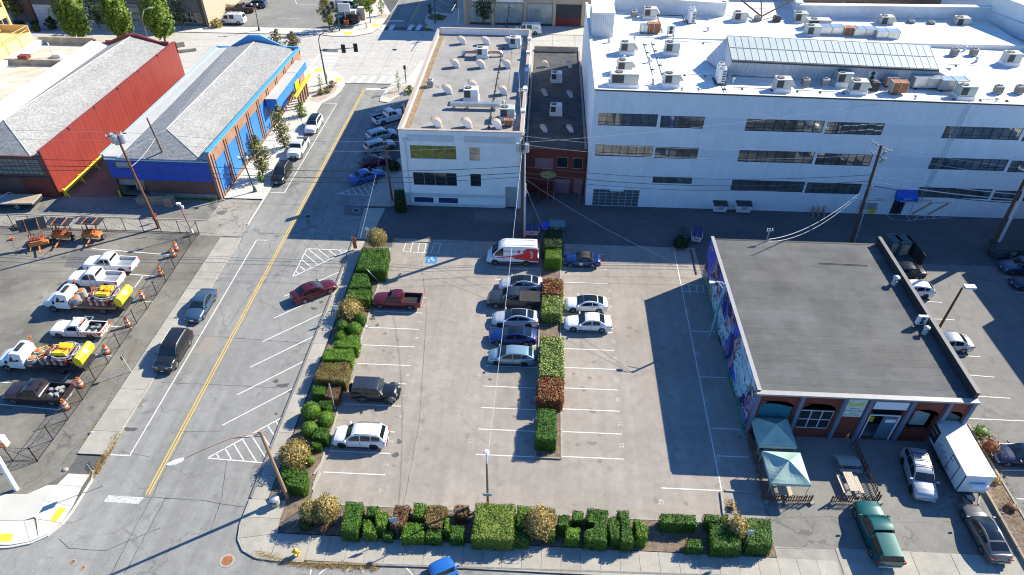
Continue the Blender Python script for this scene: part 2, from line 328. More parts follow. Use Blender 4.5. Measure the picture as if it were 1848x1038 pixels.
def hatch_par(A, B, Cc, n, parent, dr):      # bars inside a triangle, parallel to dr
    a, b, c = hatch((A, B, Cc), n, parent); d = Vector(dr).normalized(); nn = Vector((-d.y, d.x)); ks = [p.xy.dot(nn) for p in (a, b, c)]; lo, hi = min(ks), max(ks)
    for i in range(1, n):
        k = lo + (hi - lo) * i / n; X = []
        for p, q in ((a, b), (b, c), (c, a)):
            kp, kq = p.xy.dot(nn), q.xy.dot(nn)
            if (kp - k) * (kq - k) < 0: X.append(p.xy.lerp(q.xy, (k - kp) / (kq - kp)))
        if len(X) == 2: line('hatch_line', X[0], X[1], LW, M_PAINT, parent)
da, db = at(555, 455), at(585, 480)
hatch_par((554, 449), (528, 500), (629, 452), 9, street, (at(597, 467) - at(575, 450)).xy)
hatch_par((609, 350), (668, 353), (690, 322), 9, street, (at(642, 351) - at(632, 336)).xy)
hatch_par((374, 827), (482, 836), (512, 752), 9, street, (at(470, 833) - at(448, 798)).xy)
hatch_par((677, 201), (735, 180), (690, 191), 6, street, (0.3, 1))
for (px, py), (qx, qy) in (((665, 205), (700, 212)), ((662, 238), (718, 220)), ((640, 278), (665, 266)), ((632, 302), (700, 276)), ((622, 324), (690, 298)), ((716, 302), (680, 316))): line('stall_line', at(px, py).xy, at(qx, qy).xy, LW, M_PAINT, street)
# crosswalk bars
M_ARTL = M_PAINT
art = structure('arterial_road')
sheet('road_bed', R4(-190, 160, 118.2, 146.3), 0, M_JOINT, art)
nx, ny = 66, 7
smesh = MB(); smesh.box(-2.27, 2.27, -2.0, 2.0, -.003, .02); smesh = smesh.mesh('concrete_slab', M_ARTERIAL)
for i in range(nx):
    for j in range(ny):
        x = -150 + 4.6 * i + 2; y = 120.4 + 4.05 * j
        if x > 60: continue
        link('concrete_slab', smesh, art, (x, y, rnd.uniform(0, .004)))
for k in range(5):
    a = at(628 + 18.2 * k, 150); line('crosswalk_bar', (a.x, a.y), (a.x + .6, a.y + 3.2), .75, M_PAINT, art, z=.032)
for k in range(5):
    a, b = at(586 - k * 3.4, 98.5 + 6.2 * k), at(613 - 3.4 * k, 98.5 + 6.2 * k); line('crosswalk_bar', a.xy, b.xy, .8, M_PAINT, art, z=.032)
line('crosswalk_bar', at(577, 98).xy, at(560, 122).xy, .5, M_PAINT, art, z=.032)
for px in (688, 704, 738, 753): a, b = at(px, 54.5), at(px + 6, 45); line('crosswalk_bar', a.xy, b.xy, 1.0, M_PAINT, art, z=.032)
for dx in (-.13, .13): line('yellow_line', (-29.9 + dx, 153), (-29.9 + dx, 300), .14, M_YELLOW, beyond)
sheet('stop_bar', P2((700, 39), (728, 39), (729, 37), (702, 37)), .014, M_PAINT, beyond)
line('lane_line', at(704, 27).xy, (-33, 300), .12, M_PAINT, beyond)
for p, q in (((774, 6), (806, 23)), ((790, 0), (811, 11))): line('stall_line', at(*p).xy, at(*q).xy, .12, M_PAINT, beyond)
for p, q in (((500, 33), (540, 33.5)), ((536, 8), (580, 9)), ((536, 8), (532, 0))): line('stall_line', at(*p).xy, at(*q).xy, .12, M_PAINT, beyond)
# pavements: slabs laid on a dirt bed with open joints
def pavement(name, x0, x1, y0, y1, sx, sy, m, top=.12, kerbs=()):
    s = structure(name); w = MB(); w.box(x0, x1, y0, y1, -.02, top - .03); w.obj('bed', M_JOINT, s)
    nx, ny = max(1, round((x1 - x0) / sx)), max(1, round((y1 - y0) / sy)); sx, sy = (x1 - x0) / nx, (y1 - y0) / ny
    b = MB(); b.box(-sx / 2 + .012, sx / 2 - .012, -sy / 2 + .012, sy / 2 - .012, -.06, 0); me = b.mesh('slab', m)
    for i in range(nx):
        for j in range(ny): link('slab', me, s, (x0 + (i + .5) * sx, y0 + (j + .5) * sy, top + rnd.uniform(-.006, .004)))
    return s
def kerb(parent, pts, w=.16, z=.125, m=None, name='kerb'):
    for a, b in zip(pts, pts[1:]):
        a, b = Vector((*a, 0)), Vector((*b, 0)); k = max(1, round((b - a).length / 3.0))
        for i in range(k):
            p, q = a.lerp(b, i / k), a.lerp(b, (i + 1) / k); g = (q - p).normalized() * .008
            bb = MB(); bb.beam(p + g + Vector((0, 0, z / 2 - .02)), q - g + Vector((0, 0, z / 2 - .02)), w, z + .04); bb.obj(name, m or M_KERB, parent)
ws = pavement('west_pavement', -40.2, -37.7, 35.6, 69, 2.5, 2.6, M_CONC); kerb(ws, [(-37.6, 35.5), (-37.6, 69)])
es = pavement('east_pavement', -23.2, -21.8, 31.9, 69.2, 1.4, 2.4, M_CONC); kerb(es, [(-23.3, 32), (-23.3, 69.2)], m=mat('dark_kerb', (.2, .19, .17), .9, var=.3))
ss = pavement('south_pavement', -17.2, 24.0, 26.75, 28.9, 1.5, 2.2, M_CONC); kerb(ss, [(-17.0, 26.6), (24.0, 27.4)], m=mat('dark_kerb', (.2, .19, .17), .9))
# rounded corner of the south and east pavements: a few large panels
cp = structure('corner_pavement')
arc = [(-23.2, 31.9), (-23.2, 29.6), (-22.9, 28.3), (-22.2, 27.4), (-21.0, 26.85), (-19.5, 26.7), (-17.2, 26.7)]
def slabs(parent, polys, m, top=.12, gap=.03):
    for pl in polys:
        c = Vector((sum(p[0] for p in pl) / len(pl), sum(p[1] for p in pl) / len(pl))); q = []
        for p in pl:
            d = Vector(p) - c; q.append(c + d * (1 - gap / max(d.length, .1)))
        b = MB(); b.prism([tuple(v) for v in q], top - .07, top + rnd.uniform(-.004, .003)); b.obj('slab', m, parent)
sheet('bed', arc + [(-17.2, 28.9), (-20, 28.95), (-20.2, 31.9)], .075, M_JOINT, cp)
slabs(cp, [[(-23.2, 31.9), (-23.2, 30.2), (-20.2, 30.2), (-20.2, 31.9)], [(-23.2, 30.2), (-23.2, 29.6), (-22.9, 28.3), (-20.0, 28.9), (-20.2, 30.2)],
           [(-22.9, 28.3), (-22.2, 27.4), (-21.0, 26.85), (-19.9, 26.75), (-20.0, 28.9)], [(-19.9, 26.75), (-17.2, 26.7), (-17.2, 28.9), (-20.0, 28.9)]], M_CONC)
kerb(cp, [(p[0] - .06, p[1] - .04) for p in arc])
# new white kerb corner on the south-west
nc = structure('new_corner_pavement')
P = lambda *a: [tuple(at(*q).xy) for q in a]
outer = P((170, 850), (166, 868), (150, 893), (132, 922), (112, 948), (86, 968), (56, 981), (20, 988), (-20, 990), (-160, 985))
sheet('bed', P((124, 854)) + outer + P((-160, 893), (0, 893), (50, 893)), .07, M_JOINT, nc)
slabs(nc, [P((124, 856), (163, 858), (148, 880), (104, 876)), P((104, 876), (148, 880), (132, 915), (80, 905), (86, 893)), P((86, 877), (104, 876), (86, 893), (80, 905), (62, 935), (44, 941), (-20, 940), (-20, 893), (50, 893)),
           P((80, 905), (132, 915), (112, 945), (66, 938), (62, 935)), P((66, 938), (112, 945), (86, 966), (70, 973)), P((44, 941), (62, 938), (70, 973), (55, 979)), P((-160, 940), (44, 941), (55, 979), (20, 985), (-160, 982)), P((-160, 893), (-20, 893), (-20, 940), (-160, 940))], M_CONCN, gap=.02)
kerb(nc, outer, m=M_CONCN)
for q in (P((108, 917), (121, 918.5), (102.5, 942.5), (91, 941)), P((-30, 965), (26, 965), (20, 979), (-30, 978))): sheet('tactile_pad', q, .13, M_TACT, nc)
# pavement beside the blue building with its planted bulb
bs_ = pavement('northwest_pavement', -43.3, -37.9, 78.2, 106, 1.8, 1.8, M_CONCN); kerb(bs_, [(-37.8, 72), (-37.8, 104.5)], m=M_CONCN)
bulb = P((568, 206), (580, 187), (602, 176), (614, 165), (622, 152), (619, 140), (610, 132), (597, 127), (575, 122), (555, 121))
bp = structure('bulb_pavement'); bd = [tuple(p) for p in bulb] + [(-47, 119.5), (-43.2, 106), (-43.2, 104)]
b = MB(); b.prism(bd, -.02, .12); b.obj('concrete_top', M_CONCN, bp); kerb(bp, bulb, m=M_CONCN)
sheet('gravel_bed', P((560, 183), (574, 186), (590, 178), (606, 165), (611, 156), (596, 155), (575, 160), (562, 172)), .128, mat('pale_gravel', (.42, .36, .31), .95, var=.2, fine=.5), bp)
for q in (P((570, 125), (582, 126), (580, 131), (567, 130)), P((606, 143), (616, 143), (615, 148), (604, 147))): sheet('tactile_pad', q, .127, M_TACT, bp)
sheet('driveway_apron', R4(-43.4, -37.7, 69.4, 78), .006, asphalt('patched_concrete', (.31, .29, .26), blotch=.25, crack=.9, crack_scale=.25), walley)
wwalk = pavement('west_alley_pavement', -110, -41.5, 69.9, 72.6, 3.2, 2.7, M_CONCO, top=.05); kerb(wwalk, [(-110, 72.8), (-44, 72.8)], z=.07)
# pavement by the white building
ep = structure('northeast_pavement'); b = MB()
b.prism(P((657, 372), (671, 353), (686, 325), (694, 312)) + [(-20.4, 93), (-19.2, 111), (-18.4, 111), (-18.4, 78.2), (-19.0, 78.2)] + P((706, 373)), -.02, .12); b.obj('concrete_top', M_CONC, ep)
kerb(ep, P((657, 372), (671, 353), (686, 325), (694, 312)) + [(-20.4, 93), (-19.2, 111)])
b = MB(); b.prism(P((658, 376), (695, 376), (668, 432), (642, 432)), 0, .03); b.obj('driveway_crossing', M_CONC, ep)
b = MB(); ib = P((686, 184), (688, 176), (700, 160), (712, 148), (735, 142), (752, 120), (760, 110), (790, 110), (760, 150), (745, 168), (712, 178), (700, 186)); b.prism(ib, -.02, .13); b.obj('bulb_top', M_CONCN, ep); kerb(ep, ib[:5] , m=M_CONCN)
sheet('gravel_bed', P((694, 176), (702, 163), (722, 154), (738, 160), (730, 168), (704, 178)), .138, CACHE['pale_gravel'], ep)
# pavement north of the arterial
npv = structure('north_pavement')
nb = P((-200, 62), (440, 61), (455, 60)); b = MB()
b.prism([(-190, 141.5), (-62, 142.8), (-47, 142.9)] + P((600, 66), (640, 66), (672, 60), (688, 50), (690, 44)) + P((704, 24), (690, 0)) + [(-38.5, 200), (-41.5, 200), (-41.5, 146.4), (-190, 146.4)], -.02, .12); b.obj('concrete_top', M_CONCN, npv)
kerb(npv, [(-190, 141.4), (-62, 142.7), (-47, 142.8)] + P((600, 66), (640, 66), (672, 60), (688, 50), (690, 44)), m=M_CONCO)
b = MB(); b.prism(P((792, 60), (776, 52), (766, 40), (768, 28), (780, 22), (800, 24), (816, 26)) + [(-21, 200), (60, 200), (60, 147)], -.02, .12); b.obj('concrete_top', M_CONCN, npv)
kerb(npv, P((792, 60), (776, 52), (766, 40), (768, 28), (780, 22)), m=M_CONCO)
for q in (P((621, 59), (636, 59), (636, 63), (621, 63)), P((672, 45), (684, 44), (682, 48), (671, 49)), P((768, 48), (775, 47), (776, 52), (770, 52))): sheet('tactile_pad', q, .13, M_TACT, npv)
sheet('gravel_bed', P((703, 27), (697, 33), (676, 35), (684, 24)), .127, CACHE['pale_gravel'], npv)
sheet('gravel_bed', P((582, 55), (612, 52), (605, 61), (588, 60)), .127, CACHE['pale_gravel'], npv)
sheet('planting_bed', P((770, 32), (786, 26), (808, 30), (800, 38), (776, 37)), .127, M_MULCH, npv)
# low retaining strip and pavement south of the arterial
sp = pavement('arterial_south_pavement', -110, -47, 118.9, 122.5, 3.0, 3.6, M_CONCN)
# lot kerbs, planter beds
pl = structure('street_planter_bed'); b = MB(); b.prism([(-21.75, 31.3), (-20.3, 29.6), (-18.4, 31.5), (-18.4, 68.2), (-21.5, 68.2)], 0, .1); b.obj('soil', M_MULCH, pl)
kerb(pl, [(-18.35, 33), (-18.35, 68)], w=.14, z=.14, m=M_KERB)
pl2 = structure('south_planter_bed'); b = MB(); b.prism([(-19.6, 29), (19.5, 28.95), (19.5, 31.7), (-17.6, 31.7)], 0, .1); b.obj('soil', M_MULCH, pl2)
kerb(pl2, [(-17.5, 31.75), (16.6, 31.75)], w=.12, z=.13)
pl3 = structure('island_bed'); b = MB(); b.box(.5, 2.65, 37.5, 66.8, 0, .1); b.obj('soil', M_MULCH, pl3)
kerb(pl3, [(.42, 37.4), (.42, 66.8)], w=.13, z=.15); kerb(pl3, [(2.72, 37.4), (2.72, 66.8)], w=.13, z=.15); kerb(pl3, [(.42, 37.4), (2.72, 37.4)], w=.13, z=.15, m=M_CONCO)
b = MB(); b.box(.3, 3.2, 66.9, 73.2, 0, .12); b.obj('soil', M_ALLEY, pl3)
pl4 = structure('side_planter_bed'); b = MB(); b.box(38.75, 40.5, 28.0, 43.3, 0, .14); b.obj('soil', M_MULCH, pl4); kerb(pl4, [(40.6, 27.8), (40.6, 43.3)], z=.2)
for i in range(5): b = MB(); b.beam((38.65, 28.2 + i * 2.6, .14), (38.65, 30.75 + i * 2.6, .14), .18, .34); b.obj('timber', M_WOOD, pl4)
pl5 = structure('corner_bed'); b = MB(); b.prism(P((1303, 885), (1322, 888), (1350, 892), (1352, 925), (1308, 930)), 0, .02); b.obj('soil', M_CONCO, pl5); kerb(pl5, P((1301, 888), (1306, 930)), z=.14); kerb(pl5, P((1308, 886), (1354, 889)), z=.14)
kerb(pl5, P((1213, 448), (1246, 450)), z=.12); kerb(pl5, P((1246, 450), (1257, 496)), z=.12, w=.12, m=M_DARK)
# lot markings and stall numbers
def lline(a, b, m=M_PAINT, par=None): line('stall_line', a, b, .1, m, par or lot)
FONT = {}
def text(name, s, size, m, parent, loc, rot=(0, 0, 0), align='CENTER', ext=0.0, shear=0):
    c = bpy.data.curves.new(name, 'FONT'); c.body = s; c.size = size; c.align_x = align; c.align_y = 'CENTER'; c.extrude = ext; c.resolution_u = 2; c.shear = shear
    t = bpy.data.objects.new('tmp', c); C.objects.link(t); bpy.context.view_layer.update()
    me = bpy.data.meshes.new_from_object(t); bpy.data.objects.remove(t); bpy.data.curves.remove(c); me.materials.clear(); me.materials.append(m)
    o = link(name, me, parent, loc); o.rotation_euler = rot; return o
for py in (857, 818, 779, 732, 693.5, 660, 626, 594, 564.5, 536):
    y = at(690 if py > 700 else 740, py).y; lline((-17.95, y), (-12.5, y))
for py, px in ((822, 900), (776, 900), (737, 900), (698, 900), (661, 900), (622, 900), (592, 900), (562, 900), (540, 900), (504, 890), (483, 890)): y = at(px, py).y; lline((-4.9, y), (.35, y))
for py in (826, 781, 740, 702, 665, 631, 599, 568, 538, 511, 485, 459): y = at(1060, py).y; lline((2.8, y), (8.3, y))
lline((16.3, 33.8), (16.9, 69.5)); y = at(1240, 883).y; lline((11.2, y), (16.3, y))
for py in (824.5, 775, 683, 601, 530): y = at(1310, py - 1).y; lline((16.6, y), (19.3, y))
for px in (1243, 1256, 1268): a, b_ = at(px, 515), at(px + 3, 530); lline(a.xy, b_.xy)
lline(at(1228, 514).xy, at(1271, 515).xy)
for px in (1279, 1271, 1257): pass
for px, py, s, r in ((1193, 906, '42', -90), (1294, 828, '37', -90), (1272, 720, '38', -90), (1255, 638, '39', -90), (1239, 559, '40', -90), (850, 796, '13', 90), (857, 754, '12', 90), (861, 716, '11', 90), (865, 679, '10', 90), (686, 886, '1', 0), (697, 839, '2', 90), (706, 797, '3', 90), (722, 752, '4', 90), (729, 714, '5', 90), (736, 677, '6', 90), (742, 643, '7', 90), (752, 610, '8', 90), (759, 581, '9', 90),
                     (1122, 804, '22', 90), (1120, 765, '21', 90), (1116, 722, '20', 90), (1113, 687, '19', 90), (1110, 649, '18', 90), (1108, 617, '17', 90), (1102, 554, '16', 90), (1100, 525, '15', 90), (1095, 470, '14', 90), (1095, 447, '14', 90)):
    a = at(px, py); text('stall_number', s, .62, M_PAINTW, lot, (a.x, a.y, .013), (0, 0, D2R(r)))
# accessible bay: wheel stops, hatched boxes and the blue pad with its symbol
for p, q in (((721, 436.5), (746, 437)), ((749, 437), (778, 438))): b = MB(); b.beam(at(*p) + Vector((0, 0, .07)), at(*q) + Vector((0, 0, .07)), .16, .14); setp(b.obj('wheel_stop', M_KERB, bevel=.03), 'concrete wheel stop at the head of the accessible bay, ' + ('left of the pair' if p[0] < 740 else 'right of the pair'), 'wheel stop', 'wheel stops')
for p, q in (((733, 438), (727, 454)), ((745, 439), (740, 455)), ((757, 439), (754, 455)), ((769, 440), (766, 456)), ((783, 440), (778, 456)), ((795, 440), (791, 457)), ((727, 454.5), (791, 457.3)), ((733, 438), (770, 439.5)), ((783, 439.5), (795, 440))): line('stall_line', at(*p).xy, at(*q).xy, .09, M_PAINT, lot)
sheet('blue_pad', P2((770, 463), (790, 463), (787, 476), (767, 475)), .012, M_BLUEP, lot)
c0 = at(778.5, 469.5); b = MB(); seg = 12
for i in range(seg - 3):
    t0, t1 = 2 * math.pi * i / seg - .6, 2 * math.pi * (i + 1) / seg - .6
    b.poly([(c0.x + r * math.cos(t), c0.y - .1 + r * math.sin(t), .016) for r, t in ((.3, t0), (.38, t0), (.38, t1), (.3, t1))])
b.poly([(c0.x - .06, c0.y, .016), (c0.x + .04, c0.y, .016), (c0.x + .04, c0.y + .4, .016), (c0.x - .06, c0.y + .4, .016)]); b.poly([(c0.x - .06, c0.y, .016), (c0.x + .3, c0.y, .016), (c0.x + .3, c0.y + .09, .016), (c0.x - .06, c0.y + .09, .016)])
b.poly([(c0.x + .22, c0.y - .28, .016), (c0.x + .4, c0.y - .28, .016), (c0.x + .3, c0.y + .05, .016), (c0.x + .22, c0.y + .05, .016)]); b.poly([(c0.x - .09, c0.y + .45, .016), (c0.x + .07, c0.y + .45, .016), (c0.x + .07, c0.y + .6, .016), (c0.x - .09, c0.y + .6, .016)])
b.obj('wheelchair_symbol', M_PAINT, lot)
for (p, q) in (((1758, 715), (1823, 719)), ((1735, 755), (1850, 760)), ((1737, 676), (1795, 681)), ((1715, 641), (1769, 644)), ((1700, 602), (1745, 605)), ((1668, 575), (1723, 577.5)), ((1650, 543), (1700, 546)), ((1775, 801), (1850, 801)), ((1805, 849), (1850, 849)), ((1833, 900), (1860, 902)), ((1811, 500), (1850, 503)), ((1832, 528), (1850, 529))): line('stall_line', at(*p).xy, at(*q).xy, .1, M_PAINT, rlot)
for (p, q) in (((166, 449), (305, 460)), ((233, 495), (284, 499)), ((260, 496), (243, 519)), ((217, 542), (276, 545)), ((240, 518), (227, 540)), ((193, 588), (238, 592)), ((165, 640), (205, 643)), ((0, 730), (110, 740)), ((175, 612), (160, 630)), ((0, 690), (20, 691)), ((128, 672), (113, 688))): line('stall_line', at(*p).xy, at(*q).xy, .12, M_PAINT, yard)
for (p, q) in (((560, 1038), (563, 1018)), ((575, 1037), (594, 1022)), ((625, 1032), (633, 1024)), ((650, 1022), (656, 1032)), ((732, 1024), (745, 1038))): line('stall_line', at(*p).xy, at(*q).xy, .09, M_PAINT, cross)
# concrete apron at the bottom of the driveway
ap = structure('driveway_apron'); sheet('bed', [(19, 27.2), (45, 27.2), (45, 30), (19, 30)], .006, M_DRIVE, ap)
q = [24.3, 27.2, 30.1, 33.2, 36.2, 39.0, 42]
for i in range(6): b = MB(); b.box(q[i] + .02, q[i + 1] - .02, 26.2, 30.05, 0, .03 + .004 * (i % 2)); b.obj('slab', M_CONC, ap)
sheet('old_concrete_patch', R4(18.9, 24.2, 26.9, 29.95), .01, M_CONCO, ap)
# manhole covers and small marks
def manhole(px, py, r, m=M_DARK, lab=''):
    a = at(px, py); b = MB(); b.tube((0, 0, -.01), (0, 0, .012), r * 1.35, n=20, m=1); b.tube((0, 0, 0), (0, 0, .02), r, n=20, m=0)
    for i in range(-2, 3): b.box(-r * .75, r * .75, i * r * .3 - .02, i * r * .3 + .02, .02, .027, m=0)
    setp(b.obj('manhole_cover', [m, M_KERB], None, (a.x, a.y, .008)), lab, 'manhole cover', 'manhole covers')
manhole(410, 1012, .42, M_RUST, 'large round rusty manhole cover in the street near the bottom corner kerb')
manhole(132, 1014, .16, M_RUST, 'small dark round utility cover in the bottom left street, left of two'); manhole(150, 1025, .16, M_RUST, 'small brown round utility cover in the bottom left street, right of two')
manhole(11, 918, .12, M_DARK, 'tiny dark utility cover set in the new white corner pavement'); manhole(556, 391, .4, M_DARK, 'round manhole cover in the shaded part of the street beside the yellow lines')
manhole(643, 380, .42, M_DARK, 'round manhole cover in the shaded patch near the driveway crossing'); manhole(712, 90, .5, M_DARK, 'dark round manhole cover out in the pale concrete arterial')
# ================================================================ buildings
def quadwall(b,p0,p1,z0,z1,th=.3,m=None):
    b.beam(Vector((p0[0],p0[1],(z0+z1)/2)),Vector((p1[0],p1[1],(z0+z1)/2)),th,z1-z0,m)
# ---- the big white building
big=thing('white_warehouse_building','large white three-storey building with bands of windows and a white flat roof','building',(6.2,79.46,0))
BX0,BX1,BY0,BY1=0,80,0,34.6           # local coordinates
sl=lambda x:-.0115*x
M_BW=bricky('white_painted_brick',(.82,.83,.85),(.79,.80,.82),(.70,.71,.73),'XZ',bw=.4,bh=.13,var=.05,ms=.012,grime=.07,rough=.75,drip=.06)
M_BWY=bricky('white_painted_brick_side',(.82,.83,.85),(.79,.80,.82),(.72,.73,.75),'YZ',bw=.4,bh=.13,var=.05,ms=.012,grime=.1,rough=.75)
M_ROOFW=mat('white_roof_membrane',(.76,.75,.70),.8,var=.2,scale=.22,fine=.06)
M_PANEL=mat('white_wall_panel',(.68,.70,.74),.7,var=.05)
M_TRIM=mat('dark_roof_edge',(.05,.055,.065),.5,var=.1); M_FRAME=mat('dark_window_frame',(.045,.05,.06),.4,var=.1); M_FRAMEL=mat('grey_window_frame',(.32,.34,.35),.45,var=.1)
bands=[  # (x0,x1,z0,z1,panes) world x
    (6.9,14.2,11.75,13.4,7),(14.6,19.95,11.75,13.35,6),(25.1,34.55,11.75,13.35,8),(34.9,41.8,11.75,13.35,7),(49.15,58.4,11.75,13.35,8),(58.8,66,11.75,13.35,6),
    (6.9,14.2,7.5,9.1,7),(14.5,19.95,7.5,9.1,6),(25.1,34.55,7.45,9.1,8),(34.9,41.8,7.45,9.1,7),(49.15,58.6,7.45,9.1,9),(59.0,66,7.45,9.1,6),
    (14.75,19.9,3.85,4.8,5),(25.1,34.5,3.2,4.8,8),(34.8,41.8,3.25,4.85,7),(49.15,58.5,3.3,4.8,8),(58.9,66,3.25,4.75,6)]
garage=(7.1,13.3,0,2.55); door=(46.7,48.3,0,2.5)
# wall with real openings: built from strips between openings
ops=[(a-6.2,b_-6.2,c+sl(a-6.2),d+sl(a-6.2)) for a,b_,c,d,n in bands]+[(garage[0]-6.2,garage[1]-6.2,0,2.55),(door[0]-6.2,door[1]-6.2,0,2.5)]
def wall_with_openings(x0,x1,z0,z1f,ops,th,mats,name,parent,plane='X',base=0):
    xs=sorted({x0,x1} | {o[0] for o in ops} | {o[1] for o in ops}); b=MB()
    for xa,xb in zip(xs,xs[1:]):
        xm=(xa+xb)/2; hs=sorted([(o[2],o[3]) for o in ops if o[0] <= xm <= o[1]]); z=z0; segs=[]
        for lo,hi in hs:
            if lo > z: segs.append((z,lo,z,lo))
            z=hi
        for s in segs: box4(b,xa,xb,s[0],s[1],s[2],s[3],th,plane,base)
        box4(b,xa,xb,z,z1f(xa),z,z1f(xb),th,plane,base)
    return b.obj(name,mats,parent)
def box4(b,xa,xb,za0,za1,zb0,zb1,th,plane,base):
    v=[(xa,0,za0),(xb,0,zb0),(xb,th,zb0),(xa,th,za0),(xa,0,za1),(xb,0,zb1),(xb,th,zb1),(xa,th,za1)]
    if plane == 'Y': v=[(base+p[1],p[0],p[2]) for p in v]
    else: v=[(p[0],base+p[1],p[2]) for p in v]
    f=[(0,3,2,1),(4,5,6,7),(0,1,5,4),(1,2,6,5),(2,3,7,6),(3,0,4,7)]
    if plane == 'Y': f=[tuple(reversed(q)) for q in f]
    b.add(v,f)
RH=15.95
top=lambda x: 16.35+sl(x)
wall_with_openings(0,80,-.3,top,ops,.35,M_BW,'front_wall',big)
b=MB(); b.box(0,.35,.35,34.6,-.3,16.3); b.obj('side_wall',M_BWY,big)
b=MB(); b.box(0,80,34.25,34.6,-.3,16.0); b.box(79.6,80,.35,34.25,-.3,16); b.obj('rear_wall',M_BW,big)
b=MB(); b.box(1,78,1.2,33.5,.1,15.0); b.obj('interior_core',mat('dark_interior',(.04,.045,.05),.9),big)
b=MB(); b.add([(.35,.35,RH),(79.6,.35,RH+sl(79)),(79.6,34.25,RH+sl(79)),(.35,34.25,RH),(.35,.35,RH-.3),(79.6,.35,RH-1.2),(79.6,34.25,RH-1.2),(.35,34.25,RH-.3)],[(0,1,2,3),(4,7,6,5),(0,4,5,1),(1,5,6,2),(2,6,7,3),(3,7,4,0)]); b.obj('roof',M_ROOFW,big)
b=MB(); b.beam((0,-.03,16.36),(80,-.03,16.36+sl(80)),.12,.16); b.obj('roof_edge_trim',M_TRIM,big)
b=MB(); b.beam((0,.17,16.38),(80,.17,16.38+sl(80)),.38,.04); b.beam((.17,0,16.33),(.17,34.4,16.33),.4,.08); b.obj('parapet_cap',M_ROOFW,big)
for a,b_,c,d,n in bands:
    xa,xb=a-6.2,b_-6.2; z0,z1=c+sl(xa),d+sl(xa); w=(xb-xa)/n
    f=MB()
    for zz in (z0,z1): f.box(xa,xb,.02,.14,zz-.05 if zz == z1 else zz,zz if zz == z1 else zz+.05)
    if d-c > 1.2: f.box(xa,xb,.035,.125,z0+(z1-z0)*.26,z0+(z1-z0)*.26+.03)
    for i in range(n+1): f.box(xa+i*w-(.0 if i == 0 else .03),xa+i*w+(.0 if i == n else .03),.03,.13,z0+.05,z1-.05)
    fo=f.obj('window',M_FRAME,big)
    pm=MB(); pm.box(-w/2+.03,w/2-.03,0,.02,0,z1-z0-.1); pm=pm.mesh('pane',M_OFFG)
    for i in range(n):
        p=link('pane',pm,fo,(xa+(i+.5)*w,.09,z0+.05)); p.rotation_euler=(D2R(rnd.uniform(-.8,.8)),0,D2R(rnd.uniform(-1.0,1.0)))
    # blinds half drawn behind some windows
    if c > 11 or c < 5:
        for i in range(n):
            if rnd.random() < .45: bl=MB(); bl.box(xa+i*w+.05,xa+(i+1)*w-.05,.22,.24,z0+(z1-z0)*rnd.uniform(.1,.7),z1-.03); bl.obj('blind',M_PANEL,fo)
# recessed brick panels between the window bands
for a,b_ in ((19.95,25.1),(41.8,49.15)):
    for zc in (12.55,8.3,4.0):
        x0,x1=a-6.2+.06,b_-6.2-.06; pb=MB(); pb.box(x0,x1,-.02,.02,zc-.78+sl(x0),zc+.78+sl(x0)); pb.obj('spandrel_panel',M_PANEL,big)
# garage door with glazed panels
gd=MB(); gx0,gx1=.93,7.07
for i in range(8): x=gx0+(gx1-gx0)*i/7; gd.box(x-.04,x+.04,.06,.14,0,2.52)
for j in range(6): z=2.5*j/5; gd.box(gx0,gx1,.055,.135,z-.03,z+.03)
gdo=gd.obj('garage_door',M_GREYM,big)
pn=MB(); pn.box(-.4,.4,0,.02,0,.44); pn=pn.mesh('pane',mat('frosted_pane',(.10,.115,.13),.2,var=.2))
for i in range(7):
    for j in range(5): link('pane',pn,gdo,(gx0+(gx1-gx0)*(i+.5)/7,.1,.03+.5*j))
b=MB(); b.box(3.1,4.9,-.25,-.05,2.42,2.55); b.obj('light_bar',M_WHITE,big)
# entrance with its blue awning, notice boards and ladder run
b=MB(); b.box(40.5,42.1,.25,.3,0,2.5); b.box(41.5,41.58,-.02,.25,0,2.5); b.obj('entrance_door',M_DARK,big)
aw=MB(); ax0,ax1=40.3,42.9
aw.add([(ax0,0,3.9),(ax1,0,3.85),(ax1,-1.0,3.1),(ax0,-1.0,3.15),(ax1,-1.0,2.6),(ax0,-1.0,2.65),(ax0,0,2.7),(ax1,0,2.65)],[(0,3,2,1),(3,5,4,2),(0,6,5,3),(1,2,4,7)])
awo=aw.obj('awning',mat('blue_awning',(.01,.1,.5),.6,var=.08),big)
t=text('awning_lettering','Baldwin\nBuild Center',.36,M_PAINT,awo,(41.6,-1.02,2.88),(D2R(90),0,0))
b=MB()
for x0 in (36.2,43.1):
    b.box(x0,x0+.08,-.02,0,.2,2.1) ; b.box(x0,x0+(3.2 if x0 < 40 else 5.0),-.02,0,2.05,2.12)
for x in (43.5,45.6): b.beam((x,-.015,.2),(x+2.0,-.015,2.05),.03,.3)
b.obj('orange_wall_marking',mat('faded_orange_paint',(.5,.3,.12),.7),big)
for x,s in ((38.4,'NO PARKING'),(44.6,'NO PARKING')): text('wall_lettering',s,.22,M_FRAME,big,(x,-.02,2.35),(D2R(90),0,0))
b=MB(); b.box(36.4,38.6,-.03,.0,.7,1.7); b.obj('vent_panel',mat('grey_green_panel',(.3,.34,.33),.6),big)
ld=thing('wall_ladder','thin conduit ladder climbing the front wall of the big white building to its roof','ladder',(0,0,0)); b=MB()
pa,pb_=at(1661,175,16),at(1595,380,.2); l0,l1=Vector((pa.x,79.2,16.6)),Vector((49.5,79.25,2.0)); l0.x=50.6; l1.x=49.8
for dx in (-.2,.2): b.tube(l1+Vector((dx,0,0)),l0+Vector((dx,0,0)),.03,n=5)
b.obj('rail',M_METAL,ld); b=MB()
